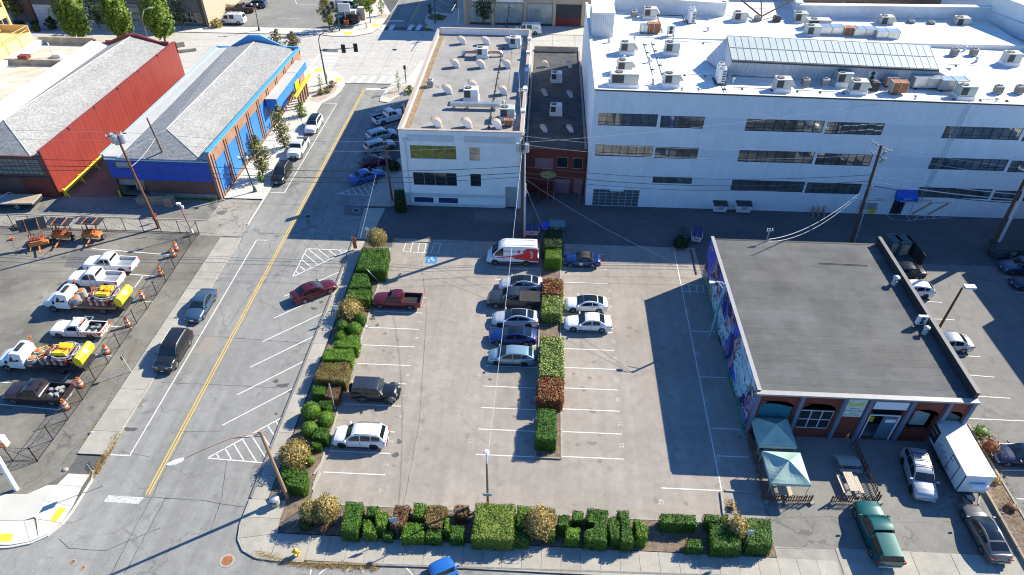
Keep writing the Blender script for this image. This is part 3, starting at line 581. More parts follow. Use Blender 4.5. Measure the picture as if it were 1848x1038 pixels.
for i in range(40): p=l1.lerp(l0,i/40); b.tube(p+Vector((-.2,0,0)),p+Vector((.2,0,0)),.018,n=4)
setp(b.obj('rung',M_METAL,ld),kind='stuff')
# rear parapet, taller than the roof, with its notch and white cap; the raised block to the right
M_SIDE=mat('pale_metal_siding',(.62,.65,.68),.5,var=.12,scale=.8)
def par(p,q,z0,z1,name='rear_parapet',cap=True,th=.4):
    o=MB(); o.beam((p[0],p[1],(z0+z1)/2),(q[0],q[1],(z0+z1)/2),th,z1-z0); o=o.obj(name,M_SIDE,big)
    if cap: c_=MB(); c_.beam((p[0],p[1],z1+.04),(q[0],q[1],z1+.04),1.1,.08); c_.obj('parapet_cap',M_ROOFW,o)
inv=lambda v: (v.x-6.2,v.y-79.46)
A0=inv(at(1108,16,16)); A1=inv(at(1305,29,16)); A2=(A1[0]-.5,A1[1]+9); A3=inv(at(1437,30,16)); A3b=(A3[0]+1.5,A3[1]+9); A4=inv(at(1776,40,15.5)); A5=inv(at(1850,92,15.5))
par(A0,A1,15.9,18.0); par(A1,A2,15.9,18.0,'notch_parapet'); par(A3b,A3,15.9,18.0,'notch_parapet'); par(A3,A4,15.6,17.8); par(A4,(A5[0]+8,A5[1]-12),15.3,17.3,'side_parapet',cap=False)
par(A2,A3b,13,17.6,'notch_rear_wall')
b=MB(); b.prism([A4,(A5[0]+9,A5[1]-12),(120,A5[1]),(120,A4[1]+30),(A4[0]-.6,A4[1]+14)],12,19.5); b.obj('raised_block',M_WHITE,big)
b=MB(); b.prism([(.4,34),A0,A1,A2,A3b,A3,A4,(A4[0],20),(.4,20)],14,15.94); b.obj('rear_roof',M_ROOFW,big)
b=MB(); hub=Vector((*inv(at(1374,31,16.5)),16.6))
for q in ((1325,-6),(1373,-8),(1440,-2)): b.tube(hub,Vector((*inv(at(*q,17.9)),18.2)),.12,n=6)
b.tube(hub,hub+Vector((0,0,-.8)),.12,n=6); b.obj('steel_brace',M_POLE,big)
# stair penthouse
ph=at(1067,66,16),at(1106,68,16); b=MB(); x0,x1,y0=ph[0].x-6.2,ph[1].x-6.2,ph[0].y-79.46
b.box(x0,x1,y0,y0+7.2,15.9,19.2); b.obj('stair_penthouse',M_SIDE,big)
b=MB(); b.box(x0-.1,x1+.1,y0-.1,y0+7.3,19.2,19.35); b.obj('penthouse_roof',M_ROOFW,big); b=MB()
for i in range(9): x=x0+.3+i*(x1-x0-.6)/8; b.box(x-.02,x+.02,y0-.03,y0,15.95,19.15)
b.obj('siding_seam',M_GREYM,big)
# ---- skylight on the roof
sk=thing('roof_skylight','long sloping glass skylight in two rows of panes raised on the white roof','skylight',(0,0,0))
gl0,gl1,gt0,gt1=at(1321,109,18.1),at(1694,126,17.6),at(1312,65,19.3),at(1677,82,18.9)
SXM=mat('skylight_pane',(.42,.48,.46),.55,var=.08,scale=.3,spec=.3); n=29
base_l,base_r=at(1308,134,15.95),at(1746,156,15.4)
b=MB(); g0,g1=Vector((base_l.x,base_l.y,15.9)),Vector((base_r.x,base_r.y-.4,15.2)); d=Vector((0,.02,.15))
b.poly([g0,g1,gl1-d,gl0-d]); b.poly([g0,gl0-d,gt0-d,(gt0.x-2.0,gt0.y+.5,15.9)]); b.poly([g1,(gt1.x+2.6,gt1.y-1.0,15.2),gt1-d,gl1-d]); b.poly([(gt0.x-2.0,gt0.y+.8,15.9),gt0-d,gt1-d,(gt1.x+2.0,gt1.y+.8,15.3)]); b.poly([gl0-d,gl1-d,gt1-d,gt0-d])
m_,nt_,bs_m=new_mat('streaked_metal_wall'); v=pos(nt_); mp=N(nt_,'ShaderNodeMapping'); mp.inputs['Scale'].default_value=(3,.3,.15); nt_.links.new(v,mp.inputs[0])
nt_.links.new(ramp(nt_,noise(nt_,mp.outputs[0],2.2,4,.7),[(.3,(.34,.38,.42)),(.7,(.6,.63,.66))]),bs_m.inputs['Base Color']); bs_m.inputs['Roughness'].default_value=.45
b.obj('curb_wall',m_,sk)
b=MB(); b.beam(gl0-Vector((0,.1,.05)),gl1-Vector((0,.1,.05)),.25,.22); b.beam(gt0,gt1,.12,.12); b.beam(gl0,gt0,.12,.12); b.beam(gl1,gt1,.12,.12); b.obj('edge_frame',M_TRIM,sk)
for i in range(n):
    for j in range(2):
        u0,u1=(i+.04)/n,(i+.96)/n; v0,v1=(.02,.48) if j == 0 else (.52,.985)
        S_=lambda u,v: gl0.lerp(gl1,u).lerp(gt0.lerp(gt1,u),v)+Vector((0,-.02,.06))
        pb2=MB(); pb2.poly([S_(u0,v0),S_(u1,v0),S_(u1,v1),S_(u0,v1)]); pb2.poly([S_(u0,v0)-Vector((0,0,.03)),S_(u0,v1)-Vector((0,0,.03)),S_(u1,v1)-Vector((0,0,.03)),S_(u1,v0)-Vector((0,0,.03))]); pb2.obj('pane',SXM,sk)
b=MB()
for i in range(n+1): b.beam(gl0.lerp(gl1,i/n)+Vector((0,0,.06)),gt0.lerp(gt1,i/n)+Vector((0,0,.06)),.06,.08)
b.beam(gl0.lerp(gt0,.5)+Vector((0,0,.05)),gl1.lerp(gt1,.5)+Vector((0,0,.05)),.07,.06)
setp(b.obj('glazing_bar',M_METAL,sk),kind='stuff')
# ---- the white two-storey building at the corner
wb=thing('white_corner_building','white two-storey corner building with a gravelled flat roof full of curved vents','building',(-18.1,78.05,0))
WW,WD,WH=15.7,37.4,10.35
M_WP=mat('white_stucco',(.82,.82,.80),.8,var=.08,scale=.6,fine=.04); M_WP2=mat('pale_grey_stucco',(.60,.61,.62),.8,var=.1,scale=.7)
wops=[(1.3,7.2,7.1,9.0),(8.9,10.25,7.05,8.95),(1.35,7.1,3.15,5.1),(8.9,10.3,3.2,5.1),(13.5,15.0,0,3.3),(1.2,3.8,.45,1.3),(4.5,7.1,.45,1.3)]
wall_with_openings(0,WW,-.1,lambda x: WH+.75,wops,.3,M_WP,'front_wall',wb)
b=MB(); b.box(0,.3,.3,WD,-.1,WH+.75); b.box(WW-.3,WW,.3,WD,-.1,WH+.75); b.box(.3,WW-.3,WD-.3,WD,-.1,WH+.95); b.obj('side_wall',M_WP,wb)
b=MB(); b.box(.4,WW-.4,.5,WD-.5,.05,WH-.3); b.obj('interior_core',CACHE['dark_interior'],wb)
b=MB(); b.box(-.08,.42,-.05,WD,WH+.75,WH+.83); b.box(WW-.42,WW+.05,-.05,WD,WH+.75,WH+.83); b.box(.42,WW-.42,WD-.45,WD+.05,WH+.95,WH+1.03); b.box(.42,WW-.42,-.08,.35,WH+.75,WH+.83); b.obj('parapet_cap',mat('rusty_beige_cap',(.42,.34,.29),.7,var=.2,scale=.6),wb)
m_,nt_,b_m=new_mat('built_up_roof'); v=pos(nt_)
c_=mixc(nt_,1.0,(.30,.29,.272,1),ramp(nt_,noise(nt_,v,.25,6,.65),[(.3,.72),(.7,1.15)]),'MULTIPLY'); c_=mixc(nt_,1.0,c_,ramp(nt_,noise(nt_,v,8,3,.9),[(.3,.75),(.7,1.25)]),'MULTIPLY')
c_=mixc(nt_,ramp(nt_,noise(nt_,v,.7,5,.8),[(.56,0.0),(.68,.75)]),c_,(.15,.13,.11)); nt_.links.new(c_,b_m.inputs['Base Color']); b_m.inputs['Roughness'].default_value=.95; M_GRAVR=m_
b=MB(); b.box(.3,WW-.3,.3,WD-.3,WH-.3,WH-.02); b.obj('roof_deck',M_GRAVR,wb)
k=36; sw=(WD-.6)/k
rm=MB(); rm.box(.32,WW-.32,-sw/2+.012,sw/2-.012,-.03,.0); rm=rm.mesh('roofing_sheet',M_GRAVR)
for i in range(k): o=link('roofing_sheet',rm,wb,(0,.3+(i+.5)*sw,WH+.01+.002*rnd.random())); o.rotation_euler=(D2R(.45),0,0)
b=MB(); b.box(.45,1.15,1.0,WD-1,WH+.02,WH+.045); b.obj('leaf_litter',mat('leaf_litter',(.25,.17,.1),.95,var=.5,scale=2,fine=.5),wb)
cols=[M_GLASS]*4
def window(parent,xa,xb,z0,z1,nx,nz,fr,gl,y=.06,yb=.1,name='window',th=.05,plane='X',base=0):
    f=MB()
    V=(lambda a,b_,c,d,e,g: f.box(a,b_,c,d,e,g)) if plane == 'X' else (lambda a,b_,c,d,e,g: f.box(base-d,base-c,a,b_,e,g))
    for zz in (z0,z1-th): V(xa,xb,y,y+.08,zz,zz+th)
    for i in range(nx+1): x=xa+(xb-xa)*i/nx; V(max(xa,x-th/2),min(xb,x+th/2),y+.004,y+.076,z0+th,z1-th)
    for j in range(1,nz): z=z0+(z1-z0)*j/nz; V(xa,xb,y+.008,y+.072,z-th/2,z+th/2)
    fo=f.obj(name,fr,parent); w,h=(xb-xa)/nx,(z1-z0)/nz
    for i in range(nx):
        for j in range(nz):
            p=MB()
            if plane == 'X': p.box(-w/2+.02,w/2-.02,0,.015,-h/2+.02,h/2-.02); o=p.obj('pane',gl,fo,(xa+(i+.5)*w,y+.04,z0+(j+.5)*h))
            else: p.box(0,.015,-w/2+.02,w/2-.02,-h/2+.02,h/2-.02); o=p.obj('pane',gl,fo,(base-y-.04,xa+(i+.5)*w,z0+(j+.5)*h))
            o.rotation_euler=(D2R(rnd.uniform(-.7,.7)),0,D2R(rnd.uniform(-.7,.7)))
    return fo
window(wb,1.3,7.2,7.1,9.0,4,1,M_FRAMEL,mat('olive_tinted_glass',(.22,.2,.04),.25,var=.6,scale=1.5)); window(wb,8.9,10.25,7.05,8.95,1,2,M_FRAMEL,M_OFFG); window(wb,1.35,7.1,3.15,5.1,4,1,M_FRAMEL,M_GLASS); window(wb,8.9,10.3,3.2,5.1,1,1,M_FRAMEL,M_GLASS)
M_NAVY=mat('navy_painted_panel',(.02,.035,.12),.6,var=.08)
b=MB(); b.box(1.2,3.8,.12,.18,.45,1.3); b.obj('basement_panel',M_NAVY,wb); b=MB(); b.box(4.5,7.1,.12,.18,.45,1.3); b.obj('basement_panel',M_NAVY,wb)
b=MB(); b.box(13.5,15.0,.25,.3,0,3.3); b.obj('doorway',M_GREYM,wb)
b=MB(); b.box(1.0,7.0,-.03,0,9.6,10.5); b.obj('cornice_panel',M_WP2,wb); b=MB(); b.box(8.3,14.8,-.03,0,9.6,10.5); b.obj('cornice_panel',M_WP2,wb)
b=MB(); b.box(.0,13.45,-.05,0,1.5,2.0); b.box(.9,13.4,-.04,0,.0,.4); b.obj('base_band',M_WP2,wb)
b=MB(); b.tube((.75,-.12,.2),(.75,-.12,9.8),.06,n=6); b.tube((WW-.25,-.12,.2),(WW-.25,-.12,10.3),.07,n=6); b.box(.5,1.1,-.28,-.02,9.7,10.0); b.obj('downpipe',M_WP2,wb)
b=MB(); b.box(-.3,.0,4.5,5.3,10.3,12.2); b.obj('wall_sign_box',M_DARK,wb)
for y in (6,13,20,27,33): b=MB(); b.box(WW-.5,WW+.12,y-.35,y+.35,WH+.5,WH+1.15); b.obj('parapet_pier',M_WP,wb)
# dark fire box low band & side windows on the street side
for y in (4,9.5,15,20.5): window(wb,y,y+3.4,6.9,8.7,3,1,M_FRAMEL,M_GLASS,plane='Y',base=.0)
# ---- low dark roofed building between
mb=thing('brick_red_infill_building','low brick-red building with a dark mossy flat roof squeezed between two white ones','building',(-2.3,82.4,0)); MW,MD,MH=8.35,36.5,6.5
M_RED=mat('brick_red_paint',(.17,.035,.022),.75,var=.15,scale=.7,fine=.05); M_MAUVE=mat('dusty_pink_door',(.27,.15,.17),.7,var=.1)
mops=[(4.4,5.9,3.9,5.6),(6.6,7.9,3.8,5.5),(1.5,3.9,3.7,5.3)]
wall_with_openings(.1,MW,-.1,lambda x: MH+.15,mops,.3,M_RED,'front_wall',mb)
b=MB(); b.box(.1,.4,.3,MD,-.1,MH+.2); b.box(MW-.3,MW,.3,MD,-.1,MH+.2); b.box(.4,MW-.3,MD-.3,MD,-.1,MH+.9); b.obj('side_wall',mat('stained_wall',(.3,.27,.24),.9,var=.3),mb)
M_DROOF=mat('dark_mossy_roof',(.07,.075,.08),.95,var=.45,scale=.6,fine=.35)
b=MB(); b.box(.4,MW-.3,.3,MD-.3,MH-.4,MH-.03); b.obj('roof_deck',M_DROOF,mb)
rm=MB(); rm.box(.42,MW-.32,-.48,.48,-.02,0); rm=rm.mesh('roofing_sheet',M_DROOF)
for i in range(36): o=link('roofing_sheet',rm,mb,(0,.8+i,MH+.004)); o.rotation_euler=(D2R(.4),0,0)
window(mb,4.4,5.9,3.9,5.6,1,1,mat('pinkish_frame',(.4,.26,.24),.6),M_GLASS,th=.12); window(mb,6.6,7.9,3.8,5.5,1,1,CACHE['pinkish_frame'],M_GLASS,th=.12); window(mb,1.5,3.9,3.7,5.3,2,1,CACHE['pinkish_frame'],M_MAUVE,th=.08)
b=MB(); b.box(4.3,6.3,-.04,0,.0,2.2); b.obj('loading_door',M_MAUVE,mb); b=MB(); b.box(6.9,8.1,-.04,0,.0,2.2); b.obj('loading_door',M_MAUVE,mb)
b=MB(); b.box(.1,MW,-.06,0,MH-.2,MH+.2); b.obj('cornice',M_RED,mb)
b=MB(); b.box(2.2,4.2,-1.6,-.05,0,1.2); b.box(2.0,2.2,-3.2,-.05,0,1.8); b.obj('stoop',M_RED,mb)
b=MB()
for x in (4.15,7.6): b.beam((x,-3.5,1.2),(x,-.1,1.8),.15,.15); b.beam((x,-3.5,0),(x,-3.5,1.3),.15,.15)
b.obj('handrail',mat('dull_red_rail',(.25,.1,.09),.7),mb)
um=thing('yellow_parasol','faded yellow round parasol standing before the brick-red infill building','parasol',(0,0,0)); pc=at(980,318,0); pc=Vector((1.0,80.6,0))
b=MB(); b.loft([[(pc.x+r*math.cos(t*math.pi/4),pc.y+r*math.sin(t*math.pi/4),z) for t in range(8)] for r,z in ((1.15,3.9),(.6,4.15),(.03,4.3))]); b.obj('canopy',mat('faded_yellow_fabric',(.24,.22,.08),.8),um)
b=MB(); b.tube((pc.x,pc.y,0),(pc.x,pc.y,4.3),.04); b.obj('pole',M_WOOD,um)
# ---- mural building
mu=thing('mural_building','low brick-red building with a black tarred roof and a painted mural on its left wall','building',(19.45,41.2,0)); UW,UD,UH=18.6,23.1,5.6
m_,nt_,b_m=new_mat('street_mural'); v=pos(nt_); se=N(nt_,'ShaderNodeSeparateXYZ'); nt_.links.new(v,se.inputs[0])
co=N(nt_,'ShaderNodeCombineXYZ'); nt_.links.new(se.outputs[1],co.inputs[0]); nt_.links.new(se.outputs[2],co.inputs[1]); v2=co.outputs[0]
dn=N(nt_,'ShaderNodeTexNoise'); dn.inputs['Scale'].default_value=.45; dn.inputs['Detail'].default_value=3; nt_.links.new(v2,dn.inputs['Vector'])
ad=N(nt_,'ShaderNodeVectorMath',operation='MULTIPLY_ADD'); ad.inputs[1].default_value=(4.5,4.5,0); nt_.links.new(dn.outputs['Color'],ad.inputs[0]); nt_.links.new(v2,ad.inputs[2])
vor=N(nt_,'ShaderNodeTexVoronoi',feature='DISTANCE_TO_EDGE'); vor.inputs['Scale'].default_value=.9; nt_.links.new(ad.outputs[0],vor.inputs['Vector'])
vc=N(nt_,'ShaderNodeTexVoronoi'); vc.inputs['Scale'].default_value=.9; nt_.links.new(ad.outputs[0],vc.inputs['Vector']); sc=N(nt_,'ShaderNodeSeparateColor'); nt_.links.new(vc.outputs['Color'],sc.inputs[0])
swirl=ramp(nt_,sc.outputs[0],[(0,(.008,.012,.09)),(.3,(.04,.08,.5)),(.5,(.22,.18,.28)),(.7,(.35,.26,.33)),(.85,(.08,.2,.62)),(1,(.3,.34,.42))],'CONSTANT')
skyb=ramp(nt_,noise(nt_,ad.outputs[0],.8,3),[(.35,(.22,.42,.55)),(.6,(.42,.62,.72))]); grs=ramp(nt_,noise(nt_,v2,3.5,4,.8),[(.35,(.02,.09,.05)),(.55,(.05,.24,.2)),(.7,(.26,.3,.12))])
zf=mmath(nt_,'ADD',se.outputs[2],mmath(nt_,'MULTIPLY',noise(nt_,v2,.35,4,.6),5)); yf=noise(nt_,v2,.16,2)
big_sw=ramp(nt_,mmath(nt_,'ADD',noise(nt_,ad.outputs[0],.16,3,.5),mmath(nt_,'MULTIPLY',yf,.0)),[(.46,0.0),(.49,1.0)])
c_=mixc(nt_,big_sw,skyb,swirl); c_=mixc(nt_,ramp(nt_,mmath(nt_,'MULTIPLY',zf,.1),[(.30,1.0),(.35,0.0)]),c_,grs)
rb=ramp(nt_,noise(nt_,ad.outputs[0],.33,2),[(.60,0.0),(.615,1.0),(.65,1.0),(.665,0.0)]); c_=mixc(nt_,rb,c_,(.28,.12,.06))
c_=mixc(nt_,ramp(nt_,vor.outputs['Distance'],[(.03,.85),(.06,0.0)]),c_,(.01,.012,.03)); nt_.links.new(c_,b_m.inputs['Base Color']); b_m.inputs['Roughness'].default_value=.7; M_MURAL=m_
b=MB(); b.box(0,.3,.0,UD,-.05,UH+.25); b.obj('mural_wall',M_MURAL,mu)
b=MB(); b.box(-.04,.32,-.05,UD+.05,UH+.25,UH+.31); b.obj('left_coping',mat('pale_coping',(.3,.3,.31),.6),mu)
fo_=[(.9,4.0,.9,4.3),(4.9,8.0,.5,4.3),(11.5,14.2,.0,3.8),(14.95,17.9,1.4,4.4)]
aops=[(.7,3.6,1.2,4.55),(4.4,7.3,1.0,4.4),(10.4,13.1,0,4.1),(13.9,16.2,1.5,4.2),(16.9,18.3,1.0,4.1)]
wall_with_openings(.3,UW,-.05,lambda x: UH,aops,.35,M_RED,'front_wall',mu)
for xa,xb,z0,z1 in (aops[0],aops[1],aops[3],aops[4]):      # arched heads
    f=MB(); cx,hw,r=(xa+xb)/2,(xb-xa)/2,.75; pts=[(xa,z1)]+[(cx+hw*math.cos(math.pi-math.pi*i/12),z1-r+r*math.sin(math.pi*i/12)) for i in range(13)]+[(xb,z1)]
    f.add([(x,.0,z) for x,z in pts]+[(x,.33,z) for x,z in pts],[(0,i,i+1) for i in range(1,14)]+[(i,len(pts)+i,len(pts)+i+1,i+1) for i in range(1,13)]); f.obj('arch_head',M_RED,mu)
b=MB(); b.box(.3,UW-.3,1.8,2.0,0,UH-.4); b.obj('interior_wall',CACHE['dark_interior'],mu); b=MB(); b.box(.3,UW-.3,.35,1.9,.0,.02); b.obj('interior_floor',M_GREYM,mu)
M_PIL=mat('blue_grey_pilaster',(.13,.16,.24),.7,var=.1)
for x in (.05,3.85,7.55,9.75,13.3,16.4,18.35): b=MB(); b.box(x,x+.32,-.28,0,-.05,UH-.05); b.obj('pilaster',M_PIL,mu)
b=MB(); b.box(-.12,UW+.1,-.4,.1,UH-.02,UH+.16); b.obj('eaves_gutter',mat('grey_gutter',(.3,.3,.3),.5),mu)
b=MB(); b.box(UW-.3,UW,.1,UD,-.05,UH+.9); b.box(.4,UW-.3,UD-.25,UD,-.05,UH+.05); b.obj('side_wall',M_DARK,mu)
b=MB(); b.box(UW-.34,UW+.05,.0,UD+.1,UH+.9,UH+.95); b.obj('right_coping',mat('dark_coping',(.1,.1,.11),.6),mu)
m_,nt_,b_m=new_mat('tar_roof'); v=pos(nt_); mp=N(nt_,'ShaderNodeMapping'); mp.inputs['Scale'].default_value=(.12,1.6,1); nt_.links.new(v,mp.inputs[0]); oi=N(nt_,'ShaderNodeObjectInfo')
c_=mixc(nt_,1.0,(.092,.094,.096,1),ramp(nt_,noise(nt_,v,.3,6,.65),[(.3,.7),(.7,1.3)]),'MULTIPLY'); c_=mixc(nt_,1.0,c_,ramp(nt_,noise(nt_,mp.outputs[0],1.5,5,.8),[(.3,.93),(.72,1.14)]),'MULTIPLY')
c_=mixc(nt_,1.0,c_,ramp(nt_,oi.outputs['Random'],[(0,.92),(1,1.08)]),'MULTIPLY'); c_=mixc(nt_,1.0,c_,ramp(nt_,noise(nt_,v,10,3,.9),[(.3,.8),(.7,1.2)]),'MULTIPLY')
c_=mixc(nt_,ramp(nt_,noise(nt_,v,.16,5,.7),[(.55,0.0),(.72,.35)]),c_,(.15,.135,.11)); nt_.links.new(c_,b_m.inputs['Base Color']); b_m.inputs['Roughness'].default_value=.9; M_TARR=m_
b=MB(); b.box(.3,UW-.3,.1,UD-.2,UH-.3,UH-.04); b.obj('roof_deck',mat('tar_deck',(.05,.05,.05),.9),mu)
k=25; sw=(UD-.3)/k; rm=MB(); rm.box(.32,UW-.32,-sw/2+.017,sw/2-.017,-.02,0); rm=rm.mesh('roofing_sheet',M_TARR)
for i in range(k): o=link('roofing_sheet',rm,mu,(0,.12+(i+.5)*sw,UH+.012)); o.rotation_euler=(D2R(1.6),0,0)
# front openings: glazing, doors, boards
window(mu,4.4,7.3,1.0,3.4,3,2,mat('white_timber_frame',(.5,.52,.55),.6),M_GLASS,y=.1,th=.1)
b=MB()
for i in range(24): x=.72+i*.12; b.box(x,x+.09,.12+.03*(i % 2),.2,1.2,4.0)
b.obj('teal_curtain',mat('teal_curtain',(.03,.2,.26),.8,var=.2),mu)
b=MB(); b.box(13.6+.9,15.9,.5,.8,1.6,3.6); b.obj('wrapped_board',mat('pale_green_board',(.3,.36,.34),.6),mu)
b=MB(); b.box(16.95,18.25,.1,.16,1.0,4.0); b.obj('boarded_window',mat('dark_teal_board',(.03,.07,.1),.6),mu)
b=MB(); b.box(11.7,13.1,.05,.12,0,3.2); b.obj('grey_door',mat('blue_grey_door',(.10,.15,.20),.6),mu); b=MB(); b.box(12.0,12.9,.0,.045,2.3,2.7); b.obj('door_notice',M_WHITE,mu)
b=MB(); b.box(10.4,10.5,-.04,.05,0,3.3); b.box(13.0,13.1,-.04,.05,0,3.3); b.box(10.5,13.0,-.04,.05,3.2,3.3); b.obj('door_frame',M_WHITE,mu)
b=MB(); b.box(10.6,11.5,.8,1.3,1.4,2.1); b.obj('yellow_kayak_end',M_YEL,mu)
b=MB(); b.box(10.3,13.2,-.12,-.02,4.15,5.1); b.obj('blank_sign_board',M_PANEL,mu)
sg=thing('shop_sign','pale sign with yellow-green emblem and four lines of dark lettering on the red front wall','sign',(19.45+8.75,41.2,0)); b=MB(); b.box(-.85,.85,-.1,-.02,3.0,5.25); b.obj('board',mat('pale_green_sign',(.55,.62,.58),.6),sg); b=MB(); b.box(-1.0,-.86,-.12,-.02,2.9,5.35); b.box(-.86,.95,-.12,-.02,5.26,5.36); b.obj('frame',M_DARK,sg)
b=MB()
for s in (-1,1):
    b.poly([(s*.05,-.112,4.6),(s*.7,-.112,4.95),(s*.72,-.112,4.7),(s*.45,-.112,4.5)][::(1 if s < 0 else -1)]); b.poly([(s*.05,-.113,4.45),(s*.55,-.113,4.6),(s*.4,-.113,4.35)][::(1 if s < 0 else -1)])
b.tube((0,-.13,4.6),(0,-.105,4.6),.16,n=10); b.obj('emblem',mat('lime_emblem',(.55,.55,.08),.6),sg)
for i,s in enumerate(('Marketa','Custom & Gifts','Shop','253-565-MARTA')): text('lettering',s,.25 if i != 3 else .19,M_FRAME,sg,(0,-.115,4.1-.29*i),(D2R(90),0,0))
# ---- blue and brick building
bb=thing('blue_brick_building','brick building with bright blue panels, blue parapets and a grey shingle roof','building',(0,0,0))
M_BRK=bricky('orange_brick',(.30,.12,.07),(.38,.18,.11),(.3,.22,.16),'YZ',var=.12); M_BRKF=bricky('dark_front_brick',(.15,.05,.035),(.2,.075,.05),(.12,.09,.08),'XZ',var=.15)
M_BLUE=mat('bright_blue_paint',(.03,.19,.55),.6,var=.08,scale=.8); M_BLUED=mat('deep_blue_paint',(.012,.07,.42),.6,var=.08)
M_SH=bricky('grey_shingles',(.26,.26,.25),(.40,.40,.385),(.2,.2,.2),'YX',bw=.34,bh=.2,ms=.02,var=.12,grime=.12); M_SHF=bricky('grey_shingles_hip',(.2,.21,.21),(.33,.34,.34),(.15,.15,.15),'XY',bw=.34,bh=.2,ms=.02,var=.12,grime=.12)
M_MEMB=mat('pale_membrane',(.46,.46,.44),.7,var=.1,scale=.5)
X0,X1,Y0,Y1=-58.3,-43.5,78.0,118.3
ww=[(Y0+.85+i*4.35,Y0+4.45+i*4.35,.35,5.15) for i in range(7)]
wall_with_openings(Y0,Y1,-.1,lambda y: 7.0-(y-Y0)*.022,ww+[(Y0+33,Y0+37.5,.2,3.2)],-.35,M_BRK,'street_wall',bb,plane='Y',base=X1)
for a,b_,z0,z1 in ww: b=MB(); b.box(X1-.2,X1-.12,a,b_,z0,z1); b.obj('blue_panel',M_BLUE,bb)
for i in range(9): y=Y0+.55+i*4.35; b=MB(); b.box(X1,X1+.14,y-.1,y+.1,0,6.6-i*.1); b.obj('pier',M_BRK,bb); b=MB(); b.tube((X1+.2,y+.3,.1),(X1+.2,y+.3,6.4),.06,n=5); b.obj('downpipe',M_DARK,bb)
window(bb,Y0+33,Y0+37.5,.2,3.2,4,1,M_BLUED,M_GLASS,plane='Y',base=X1)
b=MB(); b.box(X1-.45,X1+.1,Y0,Y1,7.0,7.12); 
b=MB(); b.beam((X1-.15,Y0,7.08),(X1-.15,Y1,6.2),.62,.16); b.obj('blue_coping',mat('sky_blue_coping',(.08,.34,.62),.5),bb)
fops=[(X0+.9,X0+4.7,0,2.7),(X0+1.6,X0+3.5,4.4,5.3)]
wall_with_openings(X0,X1-.36,-.1,lambda x: 5.55,fops,.35,M_BRKF,'front_wall',bb,plane='X',base=Y0)
for i in range(4): x0=X0+.6+i*3.45; b=MB(); (b.box(x0,x0+3.4,Y0-.06,Y0+.0,3.0,4.38) if i == 0 else b.box(x0,x0+3.4,Y0-.06,Y0,2.7,5.5)); b.obj('blue_panel',M_BLUED,bb)
b=MB(); b.box(X0+.6,X0+1.58,Y0-.055,Y0,4.38,5.5); b.box(X0+3.52,X0+4.0,Y0-.055,Y0,4.38,5.5); b.box(X0+.6,X0+4.0,Y0-.058,Y0-.003,5.32,5.5); b.obj('blue_panel',M_BLUED,bb)
b=MB(); b.add([(X0+1.6,Y0+.1,4.4),(X0+3.5,Y0+.1,4.4),(X0+3.5,Y0+.1,5.3),(X0+1.6,Y0+.1,5.3)],[(0,1,2,3)]); b.obj('window',M_GREYM,bb)
b=MB(); b.box(X0+5,X1-.5,Y0-.12,Y0-.02,-.05,.75); b.obj('concrete_plinth',M_CONCO,bb)
b=MB(); b.box(X0+.9,X0+4.7,Y0+.4,Y0+.5,1.6,2.7); b.box(X0+.9,X0+4.7,Y0+.5,Y0+8,-.02,.02); b.box(X0+.4,X0+.9,Y0+.5,Y0+8,0,2.7); b.obj('loading_bay',M_CONCO,bb)
b=MB(); b.box(X0+.62,X0+.8,Y0-.2,Y0-.06,0,1.0); b.obj('yellow_guard',M_YEL,bb)
b=MB(); b.box(X0,X0+.3,Y0+.35,Y1,-.1,6.1); b.box(X0+.3,X1-.35,Y1-.3,Y1,-.1,5.9); b.obj('side_wall',M_BRK,bb)
b=MB(); b.beam((X0+.1,Y0+.3,6.15),(X0+.1,Y1,6.15),.5,.12); b.box(X0+.35,X1-.36,Y0+.0,Y0+.2,5.56,5.72); b.obj('pale_gutter',mat('pale_blue_gutter',(.35,.5,.62),.5),bb)
rx,zr=-51,8.3; ea,eb,zl,zrr=X0+2.4,X1-1.6,6.0,6.1
def gable(parent,xl,xr,yf,yb,xr_,zr,zl,zrr,yhip,zf,sh,shf,z2=None):
    z2=z2 or zr
    A,B_,Cc,D=(xl,yf,zf),(xr,yf,zf),(xr_,yhip,zr),(xr_,yb,z2)
    for nm,pts,mm in (('roof_slope',[(xr,yf,zf),(xr,yb,zrr),D,Cc],sh),('roof_slope',[(xl,yb,zl),A,Cc,D],sh),('hip_slope',[A,B_,Cc],shf)):
        o=MB(); o.poly(pts); o.poly([(p[0],p[1],p[2]-.15) for p in pts][::-1]); n_=len(pts)
        for i in range(n_): a_,b__=pts[i],pts[(i+1) % n_]; o.poly([(a_[0],a_[1],a_[2]-.15),(b__[0],b__[1],b__[2]-.15),b__,a_])
        o.obj(nm,mm,parent)
    o=MB(); o.tube(Cc,D,.07,n=5); o.tube(B_,Cc,.06,n=5); o.tube(A,Cc,.06,n=5); o.obj('ridge_cap',M_MEMB,parent)
gable(bb,X0+2.2,X1-1.2,Y0+.1,Y1-.4,rx,7.8,6.25,6.2,Y0+5.0,5.85,M_SH,M_SHF,7.5)
b=MB(); b.add([(X0+.3,Y0+.3,5.95),(X0+2.3,Y0+.3,5.98),(X0+2.3,Y1-.3,6.2),(X0+.3,Y1-.3,6.1),(X0+.3,Y0+.3,5.5),(X0+2.3,Y0+.3,5.5),(X0+2.3,Y1-.3,5.5),(X0+.3,Y1-.3,5.5)],[(0,1,2,3),(4,7,6,5),(0,4,5,1),(1,5,6,2),(2,6,7,3),(3,7,4,0)]); b.box(X1-1.5,X1-.35,Y0+.4,Y1-.3,5.5,5.98); b.box(X0+2.4,X1-1.5,Y0+1,Y1-.3,4.5,5.5); b.obj('flat_valley',M_MEMB,bb)
